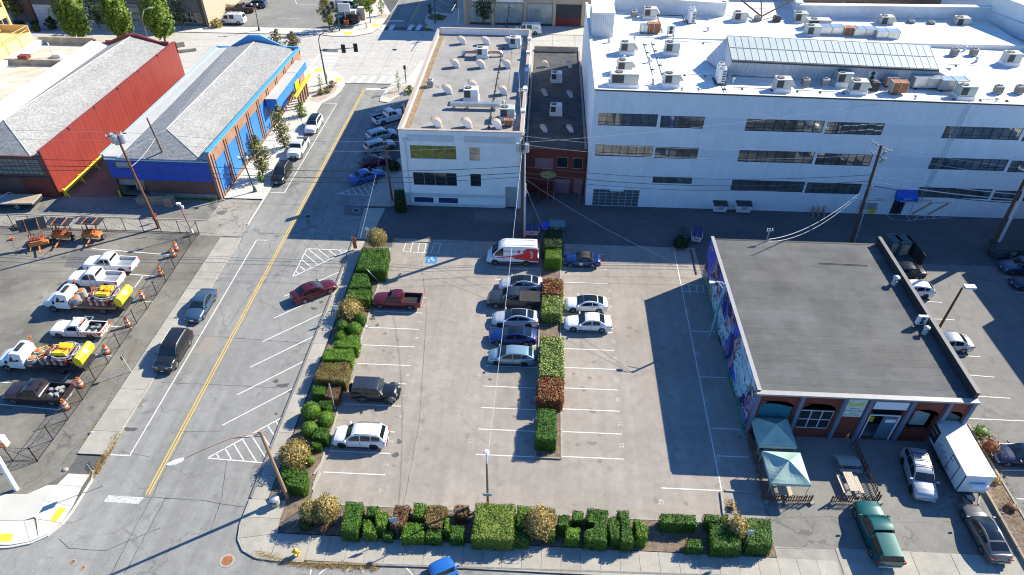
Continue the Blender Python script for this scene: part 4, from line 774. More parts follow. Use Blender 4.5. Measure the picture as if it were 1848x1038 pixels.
def stepped(parent,xs,y,m,th=.35,z0=5.0,name='parapet'):
    o=MB()
    for (xa,za),(xb,zb) in zip(xs,xs[1:]):
        if xa == xb: continue
        o.add([(xa,y,z0),(xb,y,z0),(xb,y+th,z0),(xa,y+th,z0),(xa,y,za),(xb,y,zb),(xb,y+th,zb),(xa,y+th,za)],[(0,3,2,1),(4,5,6,7),(0,1,5,4),(1,2,6,5),(2,3,7,6),(3,0,4,7)])
    o.obj(name,m,parent)
stepped(bb,[(X0,6.3),(X0+2.5,6.3),(rx-1,8.4),(rx+1,8.4),(X1-2.5,6.5),(X1,6.5)],Y1-.3,mat('sky_blue_coping'),name='rear_parapet')
# projecting blue canopy with its yellow sign
can=MB(); y0,y1=Y0+21,Y0+31.5; can.box(X1+.1,X1+1.9,y0,y1,3.6,5.2); can.obj('projecting_canopy',M_BLUE,bb)
b=MB(); b.box(X1+.1,X1+1.92,y0-.02,y1+.02,5.2,5.26); b.obj('canopy_top',M_MEMB,bb)
b=MB(); b.box(X1+.1,X1+1.9,y1+.1,y1+5.5,3.9,5.2); b.obj('corner_canopy',M_BLUE,bb); b=MB(); b.box(X1+.1,X1+1.92,y1+.1,y1+5.5,5.2,5.26); b.obj('canopy_top',M_MEMB,bb)
b=MB(); b.beam((X1+2.6,y0+6,2.9),(X1+2.6,y1+4.5,3.3),.35,.4); b.obj('yellow_sign_bar',M_YEL,bb); b=MB(); b.box(X1+2.0,X1+2.1,y0+8.5,y0+10.5,3.0,4.3); b.obj('yellow_sign',M_YEL,bb)
b=MB()
for i in range(5): b.box(X1+2.2,X1+2.5,y0+8+i*1.2,y0+8.3+i*1.2,.1,3.1)
b.obj('porch_post',M_BRK,bb)
# ---- red building
rb_=thing('red_metal_building','long building with a red metal sided wall, red parapets and a grey shingle roof','building',(0,0,0)); RX0,RX1,RY0,RY1=-80.6,-65.6,77.2,118.2
m_,nt_,b_m=new_mat('red_metal_siding'); v=pos(nt_); wv=N(nt_,'ShaderNodeTexWave',bands_direction='Y'); wv.inputs['Scale'].default_value=.28; nt_.links.new(v,wv.inputs['Vector'])
c_=mixc(nt_,1.0,(.235,.036,.028,1),ramp(nt_,noise(nt_,v,.4,4),[(.3,.88),(.7,1.08)]),'MULTIPLY'); c_=mixc(nt_,1.0,c_,ramp(nt_,wv.outputs['Fac'],[(0,.72),(.06,1.0)]),'MULTIPLY'); nt_.links.new(c_,b_m.inputs['Base Color']); b_m.inputs['Roughness'].default_value=.5; M_REDS=m_
k=12
for i in range(k):
    ya,yb_=RY0+(RY1-RY0)*i/k,RY0+(RY1-RY0)*(i+1)/k; o=MB(); o.box(RX1-.3,RX1,ya+.01,yb_-.01,-.1,6.8-.0*i); o.obj('siding_panel',M_REDS,rb_)
for i in range(6):
    ya,yb_=RY0+(RY1-RY0)*i/6,RY0+(RY1-RY0)*(i+1)/6; o=MB(); o.box(RX1-.42,RX1+.06,ya,yb_-.25,6.8,7.0); o.obj('parapet_cap',M_REDS,rb_)
    o=MB(); o.box(RX1-.1,RX1+.1,yb_-.2,yb_-.06,6.72,6.9); o.obj('scupper',M_DARK,rb_)
fr=[(RX0+.3,RX0+2.4,3.3,6.1),(RX1-13.5,RX1-9.8,3.4,6.1),(RX1-8.8,RX1-4.2,3.4,6.1),(RX1-3.6,RX1-1.0,3.4,6.1)]
fr=[(RX1-14.6,RX1-10.6,3.4,5.7),(RX1-7.2,RX1-.9,3.4,5.7)]
wall_with_openings(RX0,RX1-.31,-.1,lambda x: 6.2,fr,.35,M_BRKF,'front_wall',rb_,base=RY0)
M_FROST=mat('frosted_industrial_glass',(.20,.22,.20),.4,var=.4,scale=1.5)
for a,b_,z0,z1 in fr:
    fo=MB(); n_=9 if b_-a > 5 else 6
    for i in range(n_+1): x=a+(b_-a)*i/n_; fo.box(x-.03,x+.03,RY0+.08,RY0+.16,z0,z1)
    for j in range(5): z=z0+(z1-z0)*j/4; fo.box(a,b_,RY0+.075,RY0+.155,z-.03,z+.03)
    fo=fo.obj('window',M_FRAME,rb_); w_,h_=(b_-a)/n_,(z1-z0)/4; pm=MB(); pm.box(-w_/2+.03,w_/2-.03,0,.02,-h_/2+.03,h_/2-.03); pm=pm.mesh('pane',M_FROST)
    for i in range(n_):
        for j in range(4): link('pane',pm,fo,(a+(i+.5)*w_,RY0+.11,z0+(j+.5)*h_))
b=MB(); b.box(RX1-4.4,RX1-.2,RY0-.08,RY0,0,2.9); b.obj('red_sliding_door',M_RED,rb_); b=MB(); b.box(RX0,RX1-.2,RY0-.14,RY0-.0,2.95,3.2); b.obj('door_rail',M_DARK,rb_)
b=MB(); b.box(RX0,RX0+.3,RY0+.35,RY1,-.1,6.4); b.box(RX0,RX1-.35,RY1-.3,RY1,-.1,6.0); b.obj('side_wall',M_WP2,rb_)
gable(rb_,RX0+3.0,RX1-1.6,RY0+.1,RY1-.4,-73.2,8.6,6.2,6.2,RY0+5.5,6.15,M_SH,M_SHF,7.8)
b=MB(); b.box(RX1-1.9,RX1-.3,RY0+.4,RY1-.3,5.5,6.1); b.box(RX0+3.2,RX1-1.9,RY0+1,RY1-.3,4.5,5.5); b.obj('flat_valley',M_MEMB,rb_)
b=MB(); b.add([(RX0,RY0+.3,6.9),(RX0+3.2,RY0+.3,6.15),(RX0+3.2,RY1-.3,6.15),(RX0,RY1-.3,6.9),(RX0,RY0+.3,6),(RX0+3.2,RY0+.3,6),(RX0+3.2,RY1-.3,6),(RX0,RY1-.3,6)],[(0,1,2,3),(4,7,6,5),(0,4,5,1),(3,2,6,7)]); b.obj('lean_strip',mat('white_strip_membrane',(.62,.62,.6),.7),rb_)
stepped(rb_,[(RX0,7.0),(RX0+.6,7.0),(RX0+.6,6.5),(RX0+2.4,6.5),(RX0+2.4,6.9),(-77.2,6.9),(-74.2,8.1),(-72,8.1),(-68.5,6.9),(-66.8,6.9),(-66.8,6.5),(RX1,6.6)],RY1-.3,M_REDS,name='rear_parapet')
pr=thing('yellow_guard_rail','yellow pipe rail running along the foot of the red metal wall','rail',(0,0,0)); b=MB()
for z in (.55,.85): b.tube((-65.1,77.5,z),(-65.1,97.5,z),.14,n=6)
b.obj('rail',M_YEL,pr)
for i in range(6): b=MB(); b.beam((-65.1,77.6+i*3.9,0),(-65.1,77.6+i*3.9,1.1),.28,.28); b.beam((-65.1,77.6+i*3.9,1.05),(-64.3,77.2+i*3.9,0),.12,.12); b.obj('post',M_YEL,pr)
# ---- pale flat roof to the left of the red building and the timber-framed block under construction
pf=thing('pale_flat_roof_building','low building with a pale board-like flat roof and dirty parapets left of the red building','building',(0,0,0)); PX0,PX1=-91.2,-80.9
b=MB(); b.box(PX0,PX1,77,119.5,-.1,5.6); b.obj('walls',M_WP2,pf)
rmm=MB(); rmm.box(PX0+.4,PX1-.1,-1.18,1.18,-.05,0); rmm=rmm.mesh('roof_board',mat('pale_roof_boards',(.55,.49,.41),.9,var=.25,scale=.5,rand=.08,fine=.15))
for i in range(17): link('roof_board',rmm,pf,(0,78.8+2.4*i,5.66+rnd.uniform(0,.01)))
M_DIRT=mat('dirty_concrete',(.38,.34,.28),.9,var=.35,scale=.8)
for y in (109.3,119.2): b=MB(); b.box(PX0,PX1,y-.25,y+.25,5.6,6.6 if y < 110 else 6.9); b.obj('parapet',M_DIRT,pf)
b=MB(); b.box(PX0-.2,PX0+.8,77,119.5,5.6,6.5); b.obj('white_parapet',M_WHITE,pf)
b=MB(); b.box(PX0+2.6,PX0+4.2,109.0,110.2,6.6,7.2); b.obj('red_roof_box',M_RED,pf); b=MB(); b.tube((PX0+6.0,113,5.6),(PX0+5.6,113.5,8.0),.08,n=6); b.box(PX0+6.2,PX0+7.6,112.4,113.8,5.6,6.3); b.obj('vent_stack',M_WHITE,pf)
cf=thing('timber_frame_building','unfinished timber-framed building with bright yellow sheathing at the top left edge','building',(0,0,0)); M_YTIM=mat('yellow_sheathing',(.78,.62,.24),.8,var=.1,scale=.6,rand=.06); M_LUM=mat('fresh_lumber',(.6,.4,.18),.8,var=.12,rand=.08)
CX=-97.2
for fz in range(6):
    z=fz*3.4
    for i in range(5): ya=100+i*4.36; b=MB(); b.box(CX-.15,CX,ya+.02,ya+4.34,z,z+(1.0 if i in (2,3,4) else 3.3)); b.obj('sheathing_panel',M_YTIM,cf)
    for i in range(16): y=100+i*1.44; b=MB(); b.box(CX-.35,CX-.17,y,y+.14,z,z+3.3); b.obj('stud',M_LUM,cf)
    b=MB(); b.box(CX-25,CX-.1,100,121.8,z+3.3,z+3.4); b.obj('floor_deck',M_LUM,cf)
    b=MB(); b.box(CX-.15,CX+.06,100,121.85,z+2.7,z+3.35); b.obj('rim_board',M_YTIM,cf)
    b=MB(); b.box(CX-.3,CX+.08,121.5,121.9,z,z+3.38); b.obj('corner_post',M_YTIM,cf)
b=MB(); b.box(CX-8,CX-7.8,100,121,0,20); b.obj('inner_wall',M_LUM,cf)
for i in range(8): ya=90+i*3.6; b=MB(); b.box(CX+.1,CX+5.3,ya+.02,ya+3.56,0,7.9); b.obj('lower_sheathing',M_YTIM,cf); b=MB(); b.box(CX+5.3,CX+5.36,ya,ya+.12,5.5,7.9); b.obj('seam_strip',mat('olive_strip',(.35,.3,.08),.7),cf)
b=MB(); b.box(CX+.2,CX+5.4,118.4,118.6,7.9,9.1)
for z in (8.4,9.0): b.tube((CX+5.2,90,z),(CX+5.2,118.6,z),.06,n=5)
for i in range(9): b.tube((CX+5.2,90+i*3.57,7.9),(CX+5.2,90+i*3.57,9.1),.06,n=5)
b.obj('deck_rail',M_LUM,cf)
# ---- buildings beyond the arterial
def far_building(name,label,x0,x1,y0,y1,h,m,roof=M_MEMB):
    t=thing(name,label,'building',(0,0,0)); b=MB(); b.box(x0,x1,y0,y1,-.1,h); b.obj('walls',m,t); b=MB(); b.box(x0+.3,x1-.3,y0+.3,y1-.3,h,h+.05); b.obj('roof',roof,t); return t
M_GSTUC=mat('dark_grey_stucco',(.14,.135,.13),.8,var=.08); M_TAN=mat('tan_stucco',(.42,.35,.26),.8,var=.08)
FY_=146.5
fg=far_building('grey_garage_building','dark grey building with white garage doors across the wide street at the top left',-116,-72.8,FY_,172,8.5,M_GSTUC)
b=MB(); b.box(-128,-112.2,FY_+.6,172,-.1,8); b.obj('beige_wing',mat('beige_wall',(.4,.38,.33),.8,var=.1),fg)
b=MB(); b.box(-111.8,-110.7,FY_-.3,FY_,0,5.2); b.box(-111.8,-100,FY_-.25,FY_,5.2,8.5); b.obj('brick_trim',bricky('far_red_brick',(.2,.07,.05),(.26,.1,.07),(.2,.15,.12),'XZ'),fg)
fd=MB(); fd.box(-110.3,-106.2,FY_-.12,FY_,.05,3.9); fd=fd.obj('garage_door',M_WHITE,fg)
for i in range(5): b=MB(); b.box(-110.3,-106.2,FY_-.15,FY_-.12,.7*i+.6,.7*i+.65); b.obj('door_groove',M_GREYM,fd)
for x in (-99.9,-89.2):
    g=MB(); g.box(x-2.1,x+2.1,FY_-.12,FY_,.05,4.4); g=g.obj('garage_door',M_WHITE if x <-95 else M_GREYM,fg)
    for i in range(6): b=MB(); b.box(x-2,x+2,FY_-.16,FY_-.12,.2+.68*i,.72+.68*i); b.obj('pane',mat('pale_door_pane',(.3,.36,.36),.3) if i % 2 == 0 else M_FROST,g)
window(fg,-98.2,-94.8,3.2,4.6,3,2,M_WHITE,M_FROST,y=FY_-.2,th=.12)
b=MB(); b.box(-95,-82,FY_-.5,FY_,4.7,5.5); b.obj('fascia',M_GSTUC,fg); b=MB(); b.box(-86,-84.8,FY_-.4,FY_,0,8.5); b.obj('pier',M_GSTUC,fg)
window(fg,-81.5,-73.8,.7,2.9,7,1,M_FRAMEL,M_GLASS,y=FY_-.14,th=.12)
b=MB(); b.box(-73.6,-72.75,FY_-.6,FY_,0,8.7); b.obj('dark_pier',M_DARK,fg); b=MB(); b.box(-72.8,-72.6,FY_,172,-.1,9); b.obj('tan_side_wall',M_TAN,fg); b=MB(); b.box(-72.6,-72.55,160,161.5,3,4.4); b.obj('window',M_GLASS,fg)
fw=far_building('white_flat_building','long white wall of a building behind the car park at the top edge',-70,-42,196,220,7,M_WHITE)
ft=far_building('tan_showroom_building','tan building with tall shop windows across the wide street at the top centre',-17.9,9.4,151.6,175,13.9,M_TAN); TY=151.6
for x in (-17.9,-11.9,-4.95,1.35,7.5): b=MB(); b.box(x,x+.65,TY-.4,TY,0,13.9); b.obj('pier',M_TAN,ft)
for x0,x1 in ((-16.6,-12),(-11.1,-5.1),(-4.2,1.25)): window(ft,x0,x1,.6,4.7,4,2,M_FRAMEL,mat('greenish_shop_glass',(.25,.33,.33),.15,var=.3,scale=.7,spec=.8),y=TY-.2,th=.1); b=MB(); b.box(x0,x1,TY-.3,TY,0,.58); b.obj('base_band',M_DARK,ft)
b=MB(); b.box(2.1,7.4,TY-.2,TY,.3,4.6); b.obj('recessed_loading_bay',CACHE['dark_interior'],ft); b=MB(); b.box(2.1,7.4,TY-.26,TY-.05,.05,1.9); b.obj('maroon_base',mat('maroon_wall',(.12,.02,.02),.7),ft)
b=MB(); b.box(-16,-5,TY-.35,TY-.05,5.0,5.9); b.obj('sign_band',M_WHITE,ft)
fb=far_building('brick_loft_building','brown brick building with dark windows glimpsed behind the white roof parapet',34,84,124,150,15,bricky('brown_brick',(.2,.12,.08),(.26,.17,.11),(.2,.17,.13),'XZ'))
for i in range(12): b=MB(); b.box(35.2+i*4,38.2+i*4,123.85,124,11.2,14.2); b.obj('window',M_GLASS,fb)
es_b=far_building('east_block','plain pale block beyond the right edge whose shadow falls on the side car park',62,84,38,66,11.1,M_WP2)
b=MB(); b.box(62.01,84,66,74,-.1,9.5); b.obj('lower_wing',M_WP2,es_b)
# terrain walls behind red/blue buildings
lw=thing('low_concrete_wall','low brown concrete wall behind the red building beside the wide street','wall',(0,0,0)); b=MB(); a0,a1=at(310,88),at(334,84); b.beam((a0.x,a0.y,.5),(a1.x,a1.y,.5),.4,1.0); a2=at(312,97); a3=at(355,92); b.beam((a2.x,a2.y,.3),(a3.x,a3.y,.3),.3,.6); b.obj('wall',M_DIRT,lw)
# small sheds, dumpsters
def dumpster(px,py,w,d,h,m,lidm,label,rz=0,open_=False):
    a=at(px,py); t=thing('dumpster',label,'dumpster',(a.x,a.y,0),D2R(rz),'dumpsters'); b=MB()
    b.loft([[(-w/2*s,-d/2*q,z),(w/2*s,-d/2*q,z),(w/2*s,d/2,z),(-w/2*s,d/2,z)] for s,q,z in ((.86,.8,.15),(1,1,h*.8),(1,1.0,h*.86))]); b.obj('bin',m,t,bevel=.02)
    if not open_:
        for sx in (-1,1): b=MB(); b.add([(min(0,sx*w/2)+.02,-d/2-.03,h*.86),(max(0,sx*w/2)-.02,-d/2-.03,h*.86),(max(0,sx*w/2)-.02,d/2,h),(min(0,sx*w/2)+.02,d/2,h),(min(0,sx*w/2)+.02,-d/2-.03,h*.8),(max(0,sx*w/2)-.02,-d/2-.03,h*.8),(max(0,sx*w/2)-.02,d/2,h*.87),(min(0,sx*w/2)+.02,d/2,h*.87)],[(0,1,2,3),(4,7,6,5),(0,4,5,1),(1,5,6,2),(2,6,7,3),(3,7,4,0)]); b.obj('lid',lidm,t)
    b=MB()
    for s in (-1,1): b.box(s*w/2-.06,s*w/2+.06,-d/3,d/3,h*.45,h*.6)
    b.obj('side_pocket',m,t); b=MB(); b.box(-.3,.3,-d/2-.03,-d/2+.02,h*.45,h*.7); b.obj('notice',M_GREYM,t)
    b=MB()
    for sx in (-1,1):
        for sy in (-1,1): b.tube((sx*w*.35,sy*d*.3-.05,.08),(sx*w*.35,sy*d*.3+.05,.08),.08,n=8)
    b.obj('caster',M_BLACK,t); return t
dumpster(1297,381,1.9,1.2,1.4,M_WHITE,M_DARK,'white dumpster with dark lid against the big white wall, left of the pair'); dumpster(1339,382,2.1,1.2,1.5,M_WHITE,M_DARK,'white dumpster with dark lid against the big white wall, right of the pair')
dumpster(1232,430,1.2,1.6,1.2,mat('bin_grey',(.12,.12,.13),.6),M_DARK,'black and grey bins beside the small dark bush by the alley'); dumpster(1256,432,1.3,2.0,1.3,M_PANEL,M_NAVY,'white dumpster with navy lid standing askew behind the mural building',-14)
dumpster(959,423,1.9,1.2,1.2,M_PANEL,M_NAVY,'grey dumpster with dark lid just right of the tall centre pole'); dumpster(1005,414,2.0,1.6,1.1,mat('teal_grey_bin',(.12,.2,.22),.6),M_DARK,'teal open-topped dumpster behind the dark hedge block',open_=True); dumpster(984,417,.8,.8,1.1,mat('blue_plastic',(.01,.05,.7),.5),mat('blue_plastic'),'bright blue recycling bin between two dumpsters')
dumpster(1815,462,4.2,2.0,1.8,mat('green_grey_steel',(.07,.11,.12),.6),M_DARK,'long grey-green dumpster at the foot of the far right pole')
# ================================================================ roof equipment
RZ=lambda x: 15.97-.0115*(x-6.2)
M_CREAM=mat('beige_enamel',(.52,.50,.46),.55,var=.08); M_SILV=mat('silver_duct',(.5,.53,.54),.3,metal=.75,var=.2,scale=1.2); M_COIL=mat('dark_coil',(.06,.06,.06),.7,var=.2); M_GRN=mat('pale_green_enamel',(.42,.46,.44),.55,var=.08)
def fan(b,x,y,z,r,n=12):
    b.tube((x,y,z),(x,y,z+.07),r,n=n,m=0); b.tube((x,y,z+.06),(x,y,z+.09),r*.25,n=8,m=1)
    for k in range(4): t=k*math.pi/4; b.beam((x-r*.95*math.cos(t),y-r*.95*math.sin(t),z+.085),(x+r*.95*math.cos(t),y+r*.95*math.sin(t),z+.085),.03,.02,1)
def rtu(name,sx,sy,sz,m,hood=1,long=False):
    t=thing(name,'tmp','air conditioner'); cz=.45
    b=MB(); b.box(-sx*.55,sx*.55,-sy*.55,sy*.55,-.1,cz); b.obj('curb',M_WHITE,t,bevel=.03)
    b=MB(); b.box(-sx/2,sx/2,-sy/2,sy/2,cz,cz+sz); b.obj('cabinet',m,t,bevel=.03)
    b=MB(); w=sx*.42; x0=-sx*.45
    b.box(x0,x0+w,-sy/2-.02,-sy/2+.02,cz+.15,cz+sz-.12); b.obj('coil_grille',M_COIL,t)
    b=MB(); b.box(x0+w+.08,sx/2-.08,-sy/2-.015,-sy/2+.02,cz+.12,cz+sz-.12); b.obj('access_panel',m,t)
    b=MB(); fan(b,-sx*.2,0,cz+sz,min(sy,sx)*.32); b.obj('fan',[M_COIL,M_GREYM],t)
    if hood: b=MB(); h0=cz+sz*.3; b.add([(sx/2,-sy*.45,h0),(sx/2+.5,-sy*.45,h0+.1),(sx/2,-sy*.45,cz+sz*.95),(sx/2,sy*.45,h0),(sx/2+.5,sy*.45,h0+.1),(sx/2,sy*.45,cz+sz*.95)],[(0,1,2),(3,5,4),(0,3,4,1),(1,4,5,2),(0,2,5,3)]); b.obj('intake_hood',m,t)
    return t
def cond(name,r,h,m):
    t=thing(name,'tmp','condenser'); b=MB(); b.box(-r,r,-r,r,0,h); b.obj('cabinet',m,t,bevel=.08); b=MB(); fan(b,0,0,h,r*.75); b.obj('fan',[M_COIL,M_GREYM],t)
    b=MB()
    for i in range(5): z=.2+(h-.35)*i/5; b.box(-r-.012,r+.012,-r-.012,r+.012,z,z+.06)
    b.obj('louvre',M_COIL,t); b=MB(); b.tube((r,0,.3),(r+.5,-.1,.1),.03,n=5); b.tube((r+.5,-.1,.1),(r+.9,-.4,.05),.03,n=5); b.obj('refrigerant_pipe',M_COIL,t); return t
def vrf():
    t=thing('twin_fan_unit','tmp','condenser')
    for s in (-1,1):
        b=MB(); b.box(-.45,.45,s*.5-.42,s*.5+.42,.15,2.0); o=b.obj('cabinet',M_WHITE,t,bevel=.03); b=MB(); b.tube((0,s*.5,2.0),(0,s*.5,2.3),.36,n=14); b.obj('fan_shroud',M_WHITE,t); b=MB(); b.tube((0,s*.5,2.3),(0,s*.5,2.31),.3,n=12); b.obj('fan',M_COIL,t)
    b=MB()
    for i in range(7): b.box(.455,.47,-.85,.85,.4+i*.21,.52+i*.21); b.box(.0,.4,-.94,-.925,.4+i*.21,.52+i*.21)
    b.obj('grille',M_COIL,t); b=MB(); b.box(-.7,.7,-1.1,1.1,0,.15); b.obj('base_frame',M_DARK,t); return t
def split():
    t=thing('side_fan_unit','tmp','condenser'); b=MB(); b.box(-.55,.55,-.2,.2,.35,1.6); b.obj('cabinet',M_WHITE,t,bevel=.03)
    for z in (.7,1.25): b=MB(); b.tube((0,-.21,z),(0,-.23,z),.27,n=14); b.obj('fan',M_COIL,t)
    b=MB()
    for s in (-1,1): b.beam((s*.4,-.35,.3),(s*.4,.35,.3),.06,.06); b.beam((s*.4,-.3,0),(s*.4,-.3,.3),.05,.05); b.beam((s*.4,.3,0),(s*.4,.3,.3),.05,.05)
    b.obj('stand',M_DARK,t); return t
def goose():
    t=thing('roof_vent','tmp','vent'); b=MB(); b.tube((0,0,0),(0,0,.3),.22,.16,n=8); b.tube((0,0,.3),(0,0,.55),.12,n=8); b.obj('pipe',M_METAL,t); b=MB(); b.dome((0,0,.55),.26,.26,.18,n=8,k=3); b.obj('cap',M_METAL,t); return t
def duct(sx,sy,sz,m):
    t=thing('roof_duct','tmp','duct'); b=MB(); b.box(-sx/2,sx/2,-sy/2,sy/2,.25,sz); b.obj('casing',m,t,bevel=.04); b=MB()
    for x in (-sx/2,0,sx/2): b=MB(); b.box(x-.04,x+.04,-sy/2-.04,sy/2+.04,.22,sz+.04); b.obj('flange',M_GREYM,t)
    for s in (-.7,.7): b=MB(); b.box(s*sx/2-.1,s*sx/2+.1,-sy/2,sy/2,0,.25); b.obj('sleeper',M_DARK,t); return t
PROTO={}
def eq(kind,px,py,label,z,rz=0,s=1,group=None):
    mk={'A': lambda: cond('condenser',.42,1.0,M_CREAM),'G': lambda: cond('condenser',.42,1.0,M_GREYM),'K': lambda: cond('condenser',.5,1.1,M_DARK),'B': lambda: rtu('rooftop_unit',1.9,1.4,1.15,M_CREAM),'W': lambda: rtu('rooftop_unit',1.9,1.5,1.2,M_GRN,0),
          'L': lambda: rtu('rooftop_unit',3.4,1.5,1.25,M_CREAM,0),'X': lambda: rtu('rooftop_unit',1.7,1.3,1.1,M_WHITE,0),'C': vrf,'D': split,'V': goose,'U': lambda: duct(3.2,1.5,1.5,M_SILV),'R': lambda: duct(1.8,1.2,1.5,M_RUST),'Y': lambda: duct(1.3,.9,1.3,M_SILV)}
    first=kind not in PROTO; t=PROTO[kind]=mk[kind]() if first else PROTO[kind]
    if not first: t=copy_tree(t)
    a=at(px,py,z); t.location=a; t.rotation_euler=(0,0,D2R(rz)); t.scale=(s,s,s); t['label']=label
    t['group']=group or {'A': 'condensers on the white roof','G': 'condensers on the white roof','K': 'condensers on the white roof','V': 'small vents on the white roof','C': 'twin fan units on the white roof','U': 'silver ducts on the white roof'}.get(kind,'packaged air conditioners on the roofs')
    return t
W_=[('A',1144,31,'small beige condenser near the rear parapet, left of the tan packaged unit'),('B',1172,33,'packaged unit by the rear parapet, leftmost of the back row'),('C',1246,41,'tall white twin-fan unit near the rear parapet notch'),
 ('D',1209,66,'white side-fan unit standing alone in front of the rear pipe loop'),('R',1178,60,'rusty upright duct beside a pale duct at the left of the white roof'),('Y',1162,60,'pale upright duct next to the rusty one at the left of the white roof'),
 ('B',1131,96,'packaged unit in front of the stair penthouse'),('W',1211,97,'pale green unit in the middle of the left roof area'),('B',1126,130,'packaged unit second from the front on the left roof edge'),('L',1125,154,'long beige unit at the front left corner of the white roof'),
 ('B',1210,154,'beige unit standing alone at the front edge left of the skylight'),('C',1298,148,'tall white twin-fan unit at the front left corner of the skylight'),
 ('B',1333,40,'beige unit just right of the rear parapet notch'),('G',1365,41,'small grey condenser under the steel brace, left one'),('K',1400,42,'dark condenser under the steel brace, right one'),('W',1441,42,'pale green unit right of the steel brace'),
 ('W',1463,66,'pale green unit behind the skylight, front one of the cluster'),('L',1472,55,'long grey unit behind the skylight, rear one of the cluster'),('U',1495,65,'silver duct behind the skylight beside the rusty box'),('R',1529,67,'rust-red topped box behind the skylight'),('U',1555,69,'silver duct behind the skylight, right of the rust-red box'),
 ('U',1595,73,'silver duct behind the skylight nearest its right end'),
 ('B',1409,163,'beige unit at the front roof edge below the left third of the skylight'),('G',1452,155,'small grey condenser in front of the skylight, left of a cream one'),('A',1487,155,'small cream condenser in front of the skylight'),('W',1518,152,'pale green unit with dark grille in front of the skylight'),
 ('B',1545,167,'beige unit at the front roof edge beside the black condenser'),('D',1569,149,'white unit with two side fans in front of the skylight'),('K',1575,162,'black condenser in front of the skylight beside the twin side-fan unit'),('Y',1591,148,'thin pale upright duct right of the twin side-fan unit'),('R',1617,168,'rusty leaning duct piece at the front roof edge'),('Y',1604,156,'small grey duct box behind the rusty leaning piece'),
 ('U',1665,158,'silver duct in front of the skylight, left of two'),('U',1712,162,'silver duct in front of the skylight, right of two'),('L',1679,141,'long dark-grilled unit raised behind the two silver ducts'),('W',1737,176,'tall pale green unit at the front roof edge right of the ladder'),
 ('G',1799,168,'small condenser at the front right of the white roof, left of two'),('G',1837,168,'small condenser at the front right of the white roof, right of two'),('B',1595,48,'packaged unit at the rear parapet above the right end of the skylight'),('G',1641,48,'small condenser at the rear parapet, left of two'),('G',1677,50,'small condenser at the rear parapet, right of two'),('B',1730,50,'beige unit at the rear right corner beside the shaded parapet'),
 ('G',1720,100,'grey condenser right of the skylight, left of two'),('G',1755,100,'grey condenser right of the skylight, right of two'),('W',1820,116,'pale green unit at the far right of the white roof')]
for k,px,py,lab in W_: x=at(px,py,15.8).x; eq(k,px,py,lab,RZ(x))
for px,py,lab in ((1099,77,'left of the stair penthouse front'),(1145,75,'behind the left beige unit, rear one'),(1149,90,'beside the left beige unit, front one'),(1277,58,'left of the shaded notch'),(1171,113,'beside the double pipe run'),(1125,109,'between two units on the left edge'),(1215,72,'behind the pale green unit'),(1391,138,'before the skylight wall'),(1178,152,'left of the front beige unit'),(1316,141,'by the twin-fan unit, rear'),(1322,150,'by the twin-fan unit, front'),(1740,92,'between two grey condensers'),(1761,112,'in front of the two right condensers'),(1796,187,'at the right front edge'),(1650,182,'at the front edge by the ladder'),(1230,168,'at the front edge, left'),(1260,169,'at the front edge, middle'),(1655,41,'at the rear parapet'),(1697,43,'at the rear right parapet')): eq('V',px,py,'small metal vent on the white roof ' +lab,RZ(at(px,py,15.8).x))
# pipe runs on sleepers
for lab,pts in (('double pipe run heading to the front from the upright ducts',[(1163,72),(1172,100),(1181,131)]),('pipe run from the ducts to the front beige unit',[(1178,72),(1190,108),(1200,138)]),('long straight pipe run across the left roof to the skylight',[(1181,131),(1292,134)]),('pipe loop at the rear with square corners',[(1196,58),(1186,26),(1232,27),(1236,40)]),('pipe run along the front edge of the white roof',[(1305,148),(1312,167),(1500,173),(1600,174),(1700,179)]),
                 ('pipe run in front of the skylight wall',[(1314,155),(1420,159),(1545,163)]),('pipe run behind the left end of the skylight',[(1190,71),(1240,74),(1300,76)]),('pipe run on the open right part of the white roof',[(1696,109),(1762,111)]),('pipe run at the front right of the white roof',[(1700,170),(1798,173),(1846,173)])):
    t=thing('roof_pipe_run',lab,'pipe',(0,0,0),group='pipe runs on the white roof'); q=[at(x,y,16.1) for x,y in pts]
    for p in q: p.z=RZ(p.x)+.18
    b=MB(); b.path(q,.05); b.obj('pipe',M_COIL if 'loop' in lab or 'along' in lab else M_METAL,t)
    for a,c in zip(q,q[1:]):
        k=max(1,int((c-a).length/2.4))
        for i in range(k): p=a.lerp(c,(i+.5)/k); d=(c-a).normalized(); b=MB(); b.beam(p-Vector((d.y*.22,-d.x*.22,.12)),p+Vector((d.y*.22,-d.x*.22,-.12)),.14,.12); b.obj('support_block',M_DARK,t)
